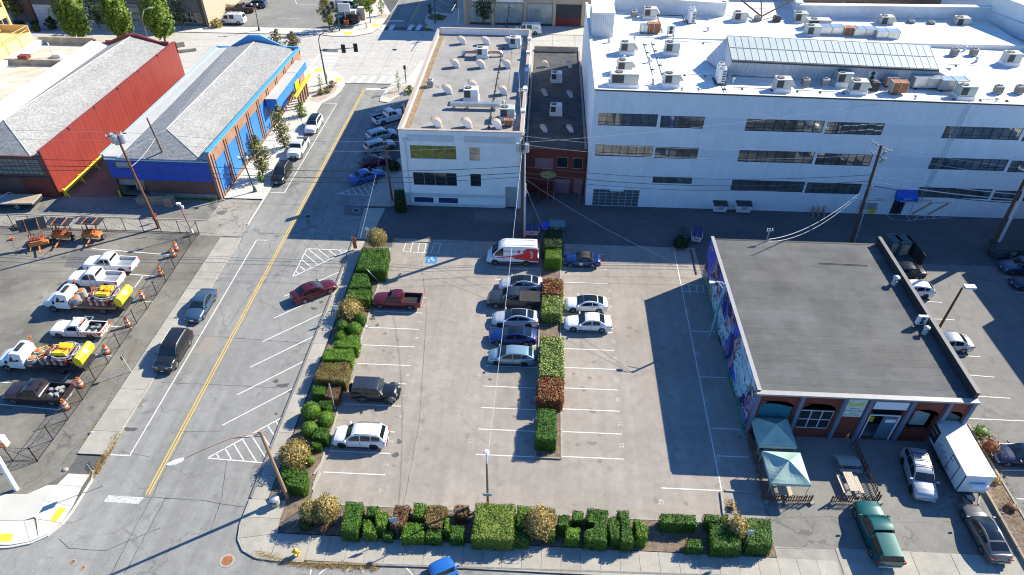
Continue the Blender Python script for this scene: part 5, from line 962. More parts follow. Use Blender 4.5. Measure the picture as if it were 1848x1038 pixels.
# curved hoods on the corner building
def hood():
    t=thing('curved_roof_vent','tmp','vent'); n=9; out,inn=[],[]
    for i in range(n): a=math.pi*.62*(1-i/(n-1)) ; out.append((-.15+1.0*math.cos(a),.25+1.05*math.sin(a)))
    prof=[(.66,0),]+[(-.2+.86*math.cos(math.pi*.7*i/(n-1)),.3+.88*math.sin(math.pi*.7*i/(n-1))) for i in range(n)]+[(-.45,.6),(.0,.12),(.0,0)]
    for y,nm in ((-.42,'side_cheek'),(.38,'side_cheek')):
        b=MB(); b.add([(x,y,z) for x,z in prof]+[(x,y+.04,z) for x,z in prof],[tuple(range(len(prof))),tuple(range(2*len(prof)-1,len(prof)-1,-1))]+[(i,len(prof)+i,len(prof)+(i+1) % len(prof),(i+1) % len(prof)) for i in range(len(prof))]); b.obj(nm,M_WHITE,t)
    b=MB(); pr=prof[:n+1]
    b.add([(x,-.44,z) for x,z in pr]+[(x,.44,z) for x,z in pr],[(i,i+1,len(pr)+i+1,len(pr)+i) for i in range(len(pr)-1)]); b.add([(x*.95,-.4,z*.96) for x,z in pr]+[(x*.95,.4,z*.96) for x,z in pr],[(i+1,i,len(pr)+i,len(pr)+i+1) for i in range(len(pr)-1)]); b.obj('curved_cover',mat('rust_tinged_cover',(.45,.29,.21),.7,var=.3,scale=1.5),t)
    b=MB(); b.box(-.1,.75,-.5,.5,-.02,.08); b.obj('flashing',M_METAL,t); return t
hp=None
for px,py,lab in ((833,79,'back row, left'),(876,80,'back row, middle'),(918,80,'back row, right, touching the white cabinet'),(821,121,'second row, left'),(867,122,'second row, middle, in front of the ducted unit'),(914,122,'second row, right'),(807,168,'third row, left'),(853,160,'third row, middle, behind the white unit'),(907,170,'third row, right'),(788,228,'front row, left'),(842,229,'front row, middle'),(896,231,'front row, right')):
    if hp is None: hp=t=hood()
    else: t=copy_tree(hp)
    t.location=at(px,py,10.37); t['label']='curved hood vent on the corner roof, ' +lab; t['group']='curved vents on the corner building'
GP='air conditioners on the corner building roof'
eq('X',871,103,'white unit between two curved rusty ducts on the corner building roof',10.37,group=GP); eq('X',851,181,'white unit behind the long duct on the corner building roof',10.37,s=1.15,group=GP); eq('W',916,214,'unit with a blue base near the front right of the corner building roof',10.37,group=GP)
eq('A',941,174,'small cream condenser at the right parapet of the corner building',10.37,group=GP); eq('A',777,156,'small cream condenser at the left parapet of the corner building',10.37,group=GP); eq('X',930,84,'white unit with a slanting intake at the back right of the corner building roof',10.37,group=GP); eq('V',908,190,'small vent cap between units on the corner building roof',10.37,group=GP); eq('R',918,227,'rusty low box at the front right of the corner building roof',10.37,s=.6,group=GP)
dt=thing('roof_duct','long low silver duct across the corner building roof','duct',at(857,196,10.4)); b=MB(); b.box(-3.3,3.3,-.35,.35,.35,.85); b.obj('casing',M_SILV,dt,bevel=.04); b=MB(); [b.box(x-.15,x+.15,-.3,.3,0,.35) for x in (-2.8,-1,2.6)]; b.obj('leg',M_GREYM,dt)
for s in (-1,1):
    dt=thing('curved_duct','curved rusty-topped duct on the %s of the ducted unit' % ('left' if s < 0 else 'right'),'duct',at(871+s*19,101,10.4),group='curved ducts on the corner building'); b=MB(); b.box(-1.0,1.0,-.3,.3,.45,.9); b.obj('casing',mat('rust_tinged_cover'),dt,bevel=.1); b=MB(); b.tube((s*1.0,0,.65),(s*1.35,0,.4),.3,n=8); b.tube((s*1.35,0,.4),(s*1.4,0,0),.3,n=8); b.obj('elbow',M_SILV,dt)
t=thing('roof_pipe_run','conduit run with little blocks along the corner building roof','pipe',(0,0,0)); q=[at(909,83,10.45),at(901,125,10.45),at(893,170,10.45),at(881,238,10.45)]; b=MB(); b.path(q,.04,5); b.obj('pipe',M_COIL,t)
for a,c in zip(q,q[1:]):
    for i in range(4): p=a.lerp(c,(i+.5)/4); b=MB(); b.box(p.x-.15,p.x+.15,p.y-.08,p.y+.08,10.36,10.5); b.obj('support_block',M_DARK,t)
GM='equipment on the dark mossy roof'
eq('X',1004,147,'white unit on the dark mossy roof, rear one',6.52,s=1.0,group=GM); eq('X',1003,206,'white unit on the dark mossy roof, front one',6.52,s=1.0,group=GM)
for px,py,lab in ((984,120,'rear left'),(1026,121,'rear right'),(982,172,'middle left'),(1028,175,'middle right'),(981,237,'front left'),(1028,237,'front right')): t=copy_tree(hp); t.location=at(px,py,6.53); t.scale=(.75,.75,.8); t['label']='curved vent on the dark mossy roof, ' +lab; t['group']='vents on the dark mossy roof'
# things on the mural building roof
eq('D',1658,588,'white vent box at the right parapet of the tarred roof',5.65,s=.8,group='things on the tarred roof'); eq('V',1668,602,'small copper-capped flue at the right parapet of the tarred roof',5.65,s=1.3,group='things on the tarred roof'); eq('V',1613,513,'bent metal flue against the right parapet near the white car',5.65,s=1.5,group='things on the tarred roof')
b=MB(); q=[at(1478,474,5.7),at(1480,475,5.7),at(1566,479,5.7)]; b.path(q,.035,5); setp(b.obj('roof_conduit',M_DARK),'thin black conduit lying straight on the tarred roof','pipe')
wh=thing('service_mast','bent service mast with insulators at the back of the tarred roof','mast',at(1383,436,5.6)); b=MB(); b.tube((0,0,0),(0,0,1.6),.06,n=6); b.beam((-.3,0,1.4),(.4,0,1.5),.08,.08); b.obj('pipe',M_METAL,wh); b=MB()
for x in (-.25,0,.3): b.tube((x,0,1.5),(x,0,1.75),.06,n=6)
b.obj('insulator',M_WHITE,wh)
# ================================================================ vehicles
def paint(name,col,metal=.0,rough=.28):
    return mat('paint_' +name,col,rough,metal,var=.02,coat=.6,scale=.5)
PN={'white': paint('white',(.74,.75,.76)),'silver': paint('silver',(.42,.45,.47),.45),'grey': paint('grey',(.034,.043,.056),.3),'black': paint('black',(.012,.013,.016)),'darkred': paint('dark_red',(.085,.006,.012),.2),'blue': paint('blue',(.003,.028,.15),.2),'steel': paint('steel_blue',(.05,.10,.17),.3),
      'lightblue': paint('light_blue',(.24,.36,.42),.4),'green': paint('green',(.004,.085,.08),.2),'brightblue': paint('bright_blue',(.02,.12,.42),.1),'pearl': paint('pearl_grey',(.50,.53,.57),.3),'warmgrey': paint('warm_grey',(.13,.13,.13),.4),'brown': paint('brown_black',(.035,.025,.028),.2),'plum': paint('plum_red',(.1,.01,.035),.2),'navy': paint('navy',(.01,.02,.06),.2)}
M_CG=mat('car_glass',(.008,.013,.018),.05,var=.2,spec=.6); M_CGL=mat('car_windscreen',(.02,.035,.04),.06,var=.6,scale=1.2,spec=.7)
M_RIM=mat('alloy_rim',(.45,.46,.47),.3,metal=.7,var=.05); M_HL=mat('headlamp_glass',(.62,.66,.68),.12,var=.2,scale=8,spec=1); M_TL=mat('tail_lamp_red',(.45,.01,.012),.2,var=.1); M_PL=mat('number_plate',(.6,.62,.64),.5,var=.05); M_BED=mat('bed_liner',(.022,.022,.024),.8,var=.2); M_SOFT=mat('black_soft_top',(.035,.03,.028),.85,var=.15); M_TRIMB=mat('black_plastic_trim',(.025,.026,.028),.65,var=.1)
def lerp_t(tab,t):
    if t <= tab[0][0]: return tab[0][1:]
    for a,b in zip(tab,tab[1:]):
        if t <= b[0]: k=(t-a[0])/(b[0]-a[0]); return [u+(v-u)*k for u,v in zip(a[1:],b[1:])]
    return tab[-1][1:]
# body tables: t (fraction of length, nose +), belt z, centre z, width factor, bottom z
BODY={
 'sedan': dict(L=4.8,W=1.84,b=[(-.5,.62,.66,.74,.38),(-.49,.88,.92,.86,.26),(-.455,.98,1.03,.95,.22),(-.34,.98,1.06,1,.2),(-.1,.93,1.0,1,.19),(.17,.90,.99,1,.19),(.3,.83,.93,.985,.2),(.42,.73,.83,.94,.22),(.475,.62,.70,.84,.26),(.5,.46,.52,.66,.32)],
    c=[(.20,.93),(.06,1.34),(-.02,1.44),(-.12,1.46),(-.22,1.40),(-.37,1.03)],wr=.335,wx=(.31,-.29),tw=.72,sw=[(.13,-.065),(-.085,-.245)]),
 'coupe': dict(L=4.5,W=1.8,b=[(-.5,.60,.64,.74,.38),(-.49,.88,.92,.86,.26),(-.45,1.0,1.04,.95,.22),(-.3,1.0,1.05,1,.2),(0,.93,1.0,1,.19),(.17,.90,.98,1,.19),(.3,.83,.92,.985,.2),(.42,.72,.82,.94,.22),(.475,.6,.68,.84,.26),(.5,.45,.5,.66,.32)],
    c=[(.22,.92),(.06,1.30),(-.04,1.40),(-.14,1.39),(-.25,1.30),(-.42,1.04)],wr=.335,wx=(.31,-.29),tw=.70,sw=[(.13,-.12),(-.14,-.26)],roofglass=(1,4)),
 'fast': dict(L=4.75,W=1.86,b=[(-.5,.62,.66,.74,.38),(-.49,.90,.94,.86,.26),(-.455,1.02,1.06,.95,.22),(-.34,1.02,1.08,1,.2),(-.1,.95,1.0,1,.19),(.17,.90,.98,1,.19),(.3,.82,.91,.985,.2),(.42,.70,.80,.94,.22),(.475,.58,.66,.84,.26),(.5,.44,.5,.68,.32)],
    c=[(.24,.90),(.08,1.32),(-.02,1.43),(-.12,1.44),(-.24,1.35),(-.43,1.06)],wr=.345,wx=(.315,-.29),tw=.68,sw=[(.15,-.06),(-.075,-.30)],roofglass=(1,4)),
 'hatch': dict(L=4.45,W=1.75,b=[(-.5,.72,.78,.80,.38),(-.49,.96,1.0,.9,.28),(-.46,1.05,1.1,.96,.22),(-.3,1.0,1.06,1,.2),(0,.93,1.0,1,.19),(.25,.90,1.0,.99,.2),(.38,.80,.9,.96,.2),(.46,.66,.74,.86,.24),(.5,.48,.54,.7,.32)],
    c=[(.30,.95),(.10,1.38),(0,1.49),(-.12,1.49),(-.28,1.41),(-.36,1.35),(-.47,1.08)],wr=.31,wx=(.32,-.29),tw=.72,sw=[(.19,-.02),(-.04,-.21),(-.23,-.33)],darkwheel=1),
 'suv': dict(L=4.65,W=1.87,b=[(-.5,.6,.66,.84,.4),(-.49,1.0,1.04,.93,.3),(-.46,1.08,1.12,.97,.26),(-.3,1.07,1.1,1,.25),(0,1.03,1.08,1,.24),(.22,1.0,1.08,1,.24),(.36,.94,1.04,.97,.25),(.45,.84,.94,.91,.28),(.485,.68,.76,.84,.32),(.5,.5,.56,.74,.36)],
    c=[(.24,1.04),(.11,1.52),(.03,1.64),(-.12,1.67),(-.30,1.63),(-.40,1.57),(-.475,1.12)],wr=.37,wx=(.31,-.28),tw=.76,sw=[(.165,-.03),(-.05,-.23),(-.25,-.40)],rails=1,clad=1),
 'suvbig': dict(L=5.1,W=2.0,b=[(-.5,.6,.66,.86,.4),(-.49,1.08,1.12,.95,.34),(-.46,1.16,1.2,.98,.3),(-.3,1.15,1.18,1,.28),(0,1.12,1.16,1,.27),(.22,1.12,1.2,1,.27),(.38,1.07,1.17,.98,.27),(.46,.96,1.06,.93,.3),(.488,.75,.8,.88,.33),(.5,.5,.56,.8,.38)],
    c=[(.23,1.16),(.12,1.66),(.04,1.78),(-.12,1.81),(-.34,1.78),(-.42,1.72),(-.48,1.2)],wr=.39,wx=(.31,-.28),tw=.80,sw=[(.16,-.02),(-.04,-.21),(-.23,-.42)],rails=1),
 'pickup': dict(L=5.7,W=1.98,b=[(-.5,.7,.7,.9,.5),(-.493,1.12,1.12,.97,.42),(-.12,1.16,1.16,1,.36),(.2,1.16,1.22,1,.34),(.36,1.12,1.2,.98,.34),(.455,1.05,1.14,.93,.36),(.488,.85,.9,.88,.4),(.5,.55,.6,.8,.42)],
    c=[(.215,1.2),(.13,1.68),(.07,1.83),(-.04,1.85),(-.095,1.80),(-.12,1.2)],wr=.40,wx=(.33,-.29),tw=.78,sw=[(.165,.02),(.0,-.085)],bed=(-.125,-.485,.78)),
 'pickups': dict(L=5.0,W=1.8,b=[(-.5,.7,.7,.9,.5),(-.493,1.05,1.05,.97,.42),(-.12,1.06,1.06,1,.36),(.2,1.05,1.1,1,.34),(.36,1.0,1.08,.98,.34),(.455,.93,1.0,.93,.36),(.488,.75,.8,.86,.38),(.5,.52,.56,.78,.4)],
    c=[(.19,1.08),(.09,1.52),(.04,1.62),(-.06,1.63),(-.10,1.58),(-.12,1.08)],wr=.36,wx=(.325,-.28),tw=.78,sw=[(.13,-.06)],bed=(-.125,-.485,.68)),
 'convertible': dict(L=4.2,W=1.84,b=[(-.5,.6,.64,.74,.36),(-.485,.86,.9,.88,.26),(-.44,.95,1.02,.95,.22),(-.3,.96,1.04,1,.2),(0,.90,.95,1,.19),(.2,.86,.96,1,.19),(.33,.8,.9,.98,.2),(.43,.70,.8,.92,.22),(.48,.56,.62,.8,.26),(.5,.44,.48,.66,.32)],
    c=[(.16,.90),(.03,1.24),(-.03,1.32),(-.13,1.33),(-.2,1.26),(-.30,.99)],wr=.345,wx=(.31,-.29),tw=.72,sw=[(.09,-.16)],soft=1),
 'jeep': dict(L=4.3,W=1.75,b=[(-.5,.55,.6,.95,.5),(-.495,1.15,1.15,.98,.48),(-.3,1.16,1.16,1,.45),(.13,1.16,1.18,1,.45),(.15,1.12,1.2,.9,.45),(.4,1.06,1.16,.8,.45),(.44,1.0,1.06,.76,.5),(.455,.6,.62,.74,.55)],
    c=[(.14,1.18),(.085,1.72),(.05,1.80),(-.2,1.82),(-.46,1.80),(-.485,1.15)],wr=.41,wx=(.33,-.27),tw=.90,sw=[(.10,-.06),(-.09,-.25),(-.28,-.45)],jeep=1),
 'van': dict(L=5.9,W=2.02,b=[(-.5,.7,.7,.94,.5),(-.493,1.3,1.3,.97,.4),(0,1.3,1.3,1,.36),(.32,1.28,1.34,1,.36),(.40,1.12,1.24,.97,.34),(.47,.95,1.06,.9,.34),(.492,.75,.8,.84,.38),(.5,.5,.56,.76,.4)],
    c=[(.405,1.26),(.27,2.1),(.2,2.42),(.12,2.52),(-.40,2.54),(-.47,2.5),(-.495,1.3)],wr=.37,wx=(.33,-.27),tw=.86,sw=[(.33,.17)],norear=1),
 'vansmall': dict(L=5.4,W=1.95,b=[(-.5,.7,.7,.94,.5),(-.493,1.15,1.15,.97,.4),(0,1.15,1.15,1,.36),(.3,1.13,1.2,1,.36),(.40,1.04,1.12,.97,.34),(.47,.92,1.0,.9,.34),(.492,.75,.8,.84,.38),(.5,.5,.56,.76,.4)],
    c=[(.34,1.12),(.22,1.85),(.15,2.0),(-.38,2.02),(-.46,1.98),(-.49,1.15)],wr=.37,wx=(.31,-.27),tw=.84,sw=[(.26,.09),(.04,-.14)]),
}
WHEELS={}
def wheel_meshes(r,dark):
    k=(r,dark)
    if k in WHEELS: return WHEELS[k]
    n=18; b=MB(); w=.23; rings=[]
    for y,q in ((-w/2,.66),(-w/2,.9),(-w/2+.03,1),(w/2-.03,1),(w/2,.9),(w/2,.66)): rings.append([(r*q*math.cos(2*math.pi*i/n),y,r*q*math.sin(2*math.pi*i/n)) for i in range(n)])
    b.loft(rings,caps=False); ty=b.mesh('tyre',M_BLACK,smooth=40)
    b=MB(); c=r*.66
    for s in (-1,1):
        for i in range(10):
            t0,t1=2*math.pi*i/10,2*math.pi*(i+1)/10; y=s*(w/2-(.005 if i % 2 == 0 else .05))
            f=[(0,y,0),(c*math.cos(t0),y,c*math.sin(t0)),(c*math.cos((t0+t1)/2),y,c*math.sin((t0+t1)/2)),(c*math.cos(t1),y,c*math.sin(t1))]
            b.poly(f if s < 0 else f[::-1],0 if i % 2 == 0 else 1)
    rm=b.mesh('rim',[M_TRIMB if dark else M_RIM,M_BLACK]); WHEELS[k]=(ty,rm); return WHEELS[k]
def build_vehicle(name,typ,col,roof=None,extra=None,Ls=1.0,dark=0):
    T=BODY[typ]; L,W=T['L']*Ls,T['W']; t=thing(name,'tmp','car'); P_=PN[col]; RP=PN[roof] if roof else P_
    r=T['wr']; wxs=[T['wx'][0]*L,T['wx'][1]*L]; bed=T.get('bed')
    xs=sorted(set([-L/2+L*i/34 for i in range(35)]+[x*L for x,*_ in T['b']]+[w_+dx for w_ in wxs for dx in (-r-.075,-r*.9,-r*.5,0,r*.5,r*.9,r+.075)]+([bed[0]*L,bed[0]*L-.02,bed[1]*L,bed[1]*L+.02] if bed else [])))
    rings=[]
    for x in xs:
        zb_,zc,wf,lo=lerp_t(T['b'],x/L); hw=W/2*wf; low=lo
        for w_ in wxs:
            dx=abs(x-w_); R_=r+.07
            if dx < R_: low=max(low,r+math.sqrt(R_*R_-dx*dx)*.98)
        low=min(low,zb_-.12); mid=max(low+.02,lo+(zb_-lo)*.45)
        inb=bed and bed[1]*L+.01 < x < bed[0]*L-.01
        if inb: half=[(0,lo),(hw-.22,lo),(hw-.2,low),(hw-.03,low),(hw,mid),(hw-.01,zb_-.12),(hw-.03,zb_),(hw-.12,zb_),(hw-.13,bed[2]),(0,bed[2])]
        else: half=[(0,lo),(hw-.22,lo),(hw-.2,low),(hw-.03,low),(hw,mid),(hw-.01,zb_-.12),(hw-.06,zb_-.02),(hw-.16,zb_+(zc-zb_)*.3),(hw*.5,zc),(0,zc+.015)]
        rings.append([(x,-y,z) for y,z in half]+[(x,y,z) for y,z in half[-2:0:-1]])
    b=MB(); b.loft(rings)
    body=b.obj('body',P_,t,smooth=38)
    # cabin
    cp_=[(x*L,z) for x,z in T['c']]; zb0=min(z for _,z in cp_)-.06; zt=max(z for _,z in cp_); wb_,wt=W/2-.075,W/2*T['tw']
    hw_=lambda z: wb_+(wt-wb_)*max(0,(z-zb0))/(zt-zb0)
    V5=(-1,-.93,-.6,0,.6,.93,1); crown=lambda v: {1: 0,.93: .025,.6: .045,0: .06}[abs(v)]
    pr=[(cp_[0][0]+.12,cp_[0][1]-.08)]+cp_+[(cp_[-1][0]-.1,cp_[-1][1]-.1)]
    b=MB(); cmat={'n': 0}
    rows=[[(x,hw_(z)*v,(z-(.05 if abs(v) == 1 else 0))+crown(v)) for v in V5] for x,z in pr]
    b.loft(rows,closed=False,caps=False)
    for s in (0,-1):
        for i in range(len(rows)-1):
            p,q=rows[i][s],rows[i+1][s]; y0=(wb_ if s else -wb_); p0,q0=(p[0],y0,zb0-.1),(q[0],y0,zb0-.1); b.poly([p,q,q0,p0] if s == 0 else [p,p0,q0,q])
    b.obj('cabin',M_SOFT if T.get('soft') else RP,t,smooth=34)
    def top_pane(nm,i0,f0,i1,f1,m,inset=.9,lift=.014):
        q=MB(); pts=[(cp_[i0][0]+(cp_[i0+1][0]-cp_[i0][0])*f0,cp_[i0][1]+(cp_[i0+1][1]-cp_[i0][1])*f0)]+cp_[i0+1:i1+1]+[(cp_[i1][0]+(cp_[i1+1][0]-cp_[i1][0])*f1,cp_[i1][1]+(cp_[i1+1][1]-cp_[i1][1])*f1)]
        rr=[[(x+.01*(1 if i0 < 2 else -1),hw_(z)*v*inset,z+crown(v)*.95+lift) for v in (-.93,-.6,0,.6,.93)] for x,z in pts]
        q.loft(rr,closed=False,caps=False); return q.obj(nm,m,t,smooth=30)
    n=len(cp_)
    top_pane('windscreen',0,.06,0,.93,M_CGL,.97,.02)
    if not T.get('norear'): top_pane('rear_window',n-2,.10,n-2,.82 if not bed else .55,M_CG,.92,.02)
    if T.get('roofglass') or (extra and 'glassroof' in extra):
        top_pane('glass_roof',0,.985,n-3,.95,M_CG,.88,.012)
    if extra and 'sunroof' in extra: top_pane('sunroof',1,.55,2,.6,M_CG,.55,.012)
    pz=lambda x: next((a[1]+(b_[1]-a[1])*(a[0]-x)/max(1e-6,a[0]-b_[0]) for a,b_ in zip(cp_,cp_[1:]) if b_[0] <= x <= a[0]),cp_[-1][1])
    for s in (-1,1):
        for xa,xb in T['sw']:
            q=MB(); k=6; tp,bt=[],[]
            for i in range(k+1):
                x=(xa+(xb-xa)*i/k)*L; z1=pz(x)-.09; z0=lerp_t(T['b'],x/L)[0]+.05; z1=max(z1,z0+.01)
                tp.append((x,s*(hw_(z1+.02)+.012),z1)); bt.append((x,s*(hw_(z0)+.016),z0))
            q.add(tp+bt,[((i,i+1,k+2+i,k+1+i) if s < 0 else (i,k+1+i,k+2+i,i+1)) for i in range(k)]); q.obj('side_window',M_CG,t)
    # wheels
    ty,rm=wheel_meshes(r,dark or T.get('darkwheel',0))
    for x in wxs:
        for s in (-1,1): w_=link('wheel',ty,t,(x,s*(W/2-.14),r)); link('rim',rm,w_)
    # lamps, grille, plate, mirrors, bumper
    zh=lerp_t(T['b'],.46)[0]-.12
    for s in (-1,1):
        b=MB(); fx=lerp_t(T['b'],.47)[2]*W/2
        if T.get('jeep'): b.tube((L*.455-.02,s*.48,.88),(L*.455+.05,s*.48,.88),.1,n=10)
        else: b.loft([[(L*.485,s*(fx-.50),zh-.06),(L*.485,s*(fx-.5),zh+.05),(L*.475,s*(fx-.05),zh+.06),(L*.475,s*(fx-.05),zh-.05)],[(L*.5-.015,s*(fx-.52),zh-.09),(L*.49,s*(fx-.52),zh+.01),(L*.465,s*(fx+.02),zh+.03),(L*.47,s*(fx+.03),zh-.07)]],caps=True); b.add([(L*.43,s*(fx-.05),zh+.11),(L*.48,s*(fx-.42),zh+.045),(L*.478,s*(fx+.02),zh-.02),(L*.43,s*(fx+.035),zh+.05)],[(0,1,2,3)])
        b.obj('headlight',M_HL,t)
        b=MB(); zr_=lerp_t(T['b'],-.48)[0]-.12; rx_=lerp_t(T['b'],-.485)[2]*W/2
        tall=bool(bed or T.get('norear') or T.get('jeep')); b.box(-L*.5-.012,-L*.47,s*(rx_-.03)-.11 if tall else s*(rx_-.16)-.2,s*(rx_-.03)+.06 if tall else s*(rx_-.16)+.2,zr_-(.2 if tall else .06),zr_+.07); b.obj('tail_light',M_TL,t,bevel=.02)
        for fx_ in [T['sw'][0][0]+.03]+[q_[1]-.01 for q_ in T['sw'][:2]]:
            b=MB(); x=fx_*L; z1=lerp_t(T['b'],fx_)[0]-.06; b.box(x-.012,x+.012,s*(W/2+.002)-.012,s*(W/2+.002)+.004,.5,z1); b.obj('door_seam',M_BLACK,t)
        b=MB(); b.box(wxs[1]+r+.12,wxs[0]-r-.12,s*(W/2-.02)-.02,s*(W/2-.02)+.03,.22,.36); b.obj('rocker_trim',M_TRIMB,t)
        b=MB(); mx=cp_[0][0]-.12; my=wb_+.06; mz=zb0+.16; b.obox((mx,s*(my+.1),mz),.12,.24,.14); b.obj('mirror',M_TRIMB if typ == 'jeep' or 'van' == typ else P_,t,bevel=.03)
    b=MB(); gz=lerp_t(T['b'],.48)[0]; gx=L*(.455 if T.get('jeep') else .5); b.box(gx-.12,gx+.008,-W*.22,W*.22,gz-.42,gz-.2); b.obj('grille',M_TRIMB,t)
    b=MB(); b.box(gx-.2,gx+.05,-W*.4,W*.4,.34,.48); b.obj('front_bumper',M_TRIMB if (bed or T.get('jeep')) else P_,t,bevel=.04)
    b=MB(); b.box(-L/2-.06,-L/2+.15,-W*.42,W*.42,.4,.56); b.obj('rear_bumper',M_RIM if bed else (M_TRIMB if T.get('jeep') or T.get('clad') else P_),t,bevel=.04)
    for x in (gx+.055,-L/2-.07): b=MB(); b.box(x-.01,x+.01,-.16,.16,.46,.58); b.obj('number_plate',M_PL,t)
    if T.get('rails') or (extra and 'rails' in extra):
        for s in (-1,1): b=MB(); q=[Vector((x*L,s*wt*.93,pz(x*L)+.09)) for x in (.06,-.1,-.25,-.37)]; b.path(q,.025,5); b.obj('roof_rail',M_TRIMB if col != 'black' else M_RIM,t)
    if extra and 'bars' in extra:
        for x in (.0,-.13,-.26): b=MB(); b.beam((x*L,-wt*.95,pz(x*L)+.14),(x*L,wt*.95,pz(x*L)+.14),.06,.035); b.obj('cross_bar',M_TRIMB,t)
    if T.get('jeep'):
        for x in wxs:
            for s in (-1,1):
                b=MB(); b.loft([[(x+(r+q0)*math.cos(a),s*(W/2-.12),r+(r+q0)*math.sin(a)) for a in [math.pi*(.1+.8*i/8) for i in range(9)]]+[(x+(r+q0-.07)*math.cos(a),s*(W/2-.12),r+(r+q0-.07)*math.sin(a)) for a in [math.pi*(.9-.8*i/8) for i in range(9)]] for q0 in (.14,)]+[[(x+(r+.14)*math.cos(a),s*(W/2+.14),r+(r+.14)*math.sin(a)) for a in [math.pi*(.1+.8*i/8) for i in range(9)]]+[(x+(r+.07)*math.cos(a),s*(W/2+.14),r+(r+.07)*math.sin(a)) for a in [math.pi*(.9-.8*i/8) for i in range(9)]]]); b.obj('fender_flare',PN['grey'],t)
        w_=link('spare_wheel',ty,t,(-L/2-.16,0,1.05)); w_.rotation_euler=(0,0,D2R(90)); q=link('rim',rm,w_)
        b=MB(); [b.beam((x,-wt*.85,1.885),(x,wt*.85,1.885),.03,.02) for x in (-.1,-.7,-1.3)]; b.obj('roof_rib',M_TRIMB,t)
    if extra and 'tonneau' in extra: b=MB(); b.box(bed[1]*L,bed[0]*L,-W/2+.1,W/2-.1,1.17,1.2); b.obj('tonneau_cover',M_BED,t)
    elif bed and not (extra and 'canopy' in extra):
        b=MB(); b.box(bed[1]*L+.02,bed[0]*L-.02,-W/2+.14,W/2-.14,bed[2],bed[2]+.02)
        for i in range(7): y=-W/2+.3+i*(W-.6)/6; b.box(bed[1]*L+.05,bed[0]*L-.05,y-.02,y+.02,bed[2]+.02,bed[2]+.035)
        b.obj('bed_floor',M_METAL if (extra and 'bright' in extra) else M_BED,t)
        for s in (-1,1): b=MB(); b.box(bed[1]*L+.02,bed[0]*L-.02,s*(W/2-.15)-.01,s*(W/2-.15)+.01,bed[2],1.1 if typ == 'pickup' else 1.02); b.obj('bed_side',M_METAL if (extra and 'bright' in extra) else M_BED,t)
    if extra and 'canopy' in extra:
        b=MB(); x0,x1=bed[1]*L,bed[0]*L+.02; b.loft([[(x0-.02,-.9,1.0),(x0-.02,.9,1.0),(x0-.02,.88,1.15),(x0+.1,.68,1.62),(x0+.1,0,1.66),(x0+.1,-.68,1.62),(x0-.02,-.88,1.15)],[(x1,-.9,1.0),(x1,.9,1.0),(x1,.88,1.15),(x1,.68,1.66),(x1,0,1.7),(x1,-.68,1.66),(x1,-.88,1.15)]]); b.obj('bed_canopy',P_,t,smooth=25)
        for s in (-1,1): b=MB(); p=[(x0+.25,s*.885,1.2),(x1-.2,s*.885,1.2),(x1-.2,s*.74,1.56),(x0+.4,s*.74,1.54)]; b.poly(p if s < 0 else p[::-1]); b.obj('canopy_window',M_CG,t)
        b=MB(); b.poly([(x0-.03,.8,1.2),(x0-.03,-.8,1.2),(x0+.07,-.62,1.56),(x0+.07,.62,1.56)]); b.obj('canopy_rear_window',M_CG,t)
    if extra and 'cargo' in extra:
        for i in range(12): x,y=rnd.uniform(bed[1]*L+.5,bed[0]*L-.4),rnd.uniform(-.55,.55); b=MB(); b.obox((x,y,bed[2]+.15),rnd.uniform(.1,.4),rnd.uniform(.1,.5),rnd.uniform(.1,.3),Matrix.Rotation(rnd.uniform(0,3),3,'Z')); b.obj('cargo',rnd.choice([M_METAL,M_GREYM,M_DARK]),t)
    return t,L,W
def heading(a,b): a,b=at(*a),at(*b); return math.degrees(math.atan2(b.y-a.y,b.x-a.x))
VLAB=[]
def car(name,typ,col,px,py,h,label,cat='car',group='cars in the car park',zc=.75,**k):
    t,L,W=build_vehicle(name,typ,col,**k); a=at(px,py,zc); t.location=(a.x,a.y,.012); t.rotation_euler=(0,0,D2R(h)); t['label']=label; t['category']=cat; t['group']=group; t.scale=(1.05,1.05,1.06); return t
# parking lot, middle row (noses left)
van=car('panel_van','van','white',925,457,180,'white high-roofed panel van with red heartbeat graphics on its side','van',zc=1.15)
car('parked_car','fast','pearl',940,511,180,'silver-blue sedan with dark glass roof, half hidden behind the dark grey pickup')
car('parked_pickup','pickup','grey',928,538,180,'dark grey crew-cab pickup with a flat black bed cover','pickup',zc=.9,extra=['tonneau'])
car('parked_car','fast','pearl',930,573,180,'pale grey sedan with black glass roof between the dark grey pickup and the blue sedan',dark=1)
car('parked_car','fast','blue',925,605,180,'deep blue sedan with glass roof in the middle row')
car('parked_car','hatch','lightblue',923,641,180,'light blue-grey hatchback with black wheels at the near end of the middle row')
car('parked_car','coupe','white',1058,547,180,'white coupe with a black glass roof right of the red-leaved hedge')
car('parked_car','sedan','white',1061,581,180,'plain white sedan in front of the white coupe, right of the hedge island')
cvt=car('parked_car','convertible','blue',1050,467,180,'blue roadster with a black soft top and a white square on its door')
b=MB(); b.box(-.1,.3,.925,.935,.45,.8); b.obj('door_notice',M_PL,cvt); b=MB(); b.box(-.1,.3,-.935,-.925,.45,.8)
car('parked_pickup','pickups','darkred',717,540,180,'dark red single-cab pickup beside the hedge row','pickup',zc=.85,Ls=1.04)
jp=car('parked_jeep','jeep','black',679,704,0,'black boxy off-roader with grey ribbed hard top and spare wheel','off-roader',zc=.95,roof='grey')
car('parked_car','suv','white',650,786,180,'white crossover parked by the round hedges at the left of the car park',zc=.8,dark=1)
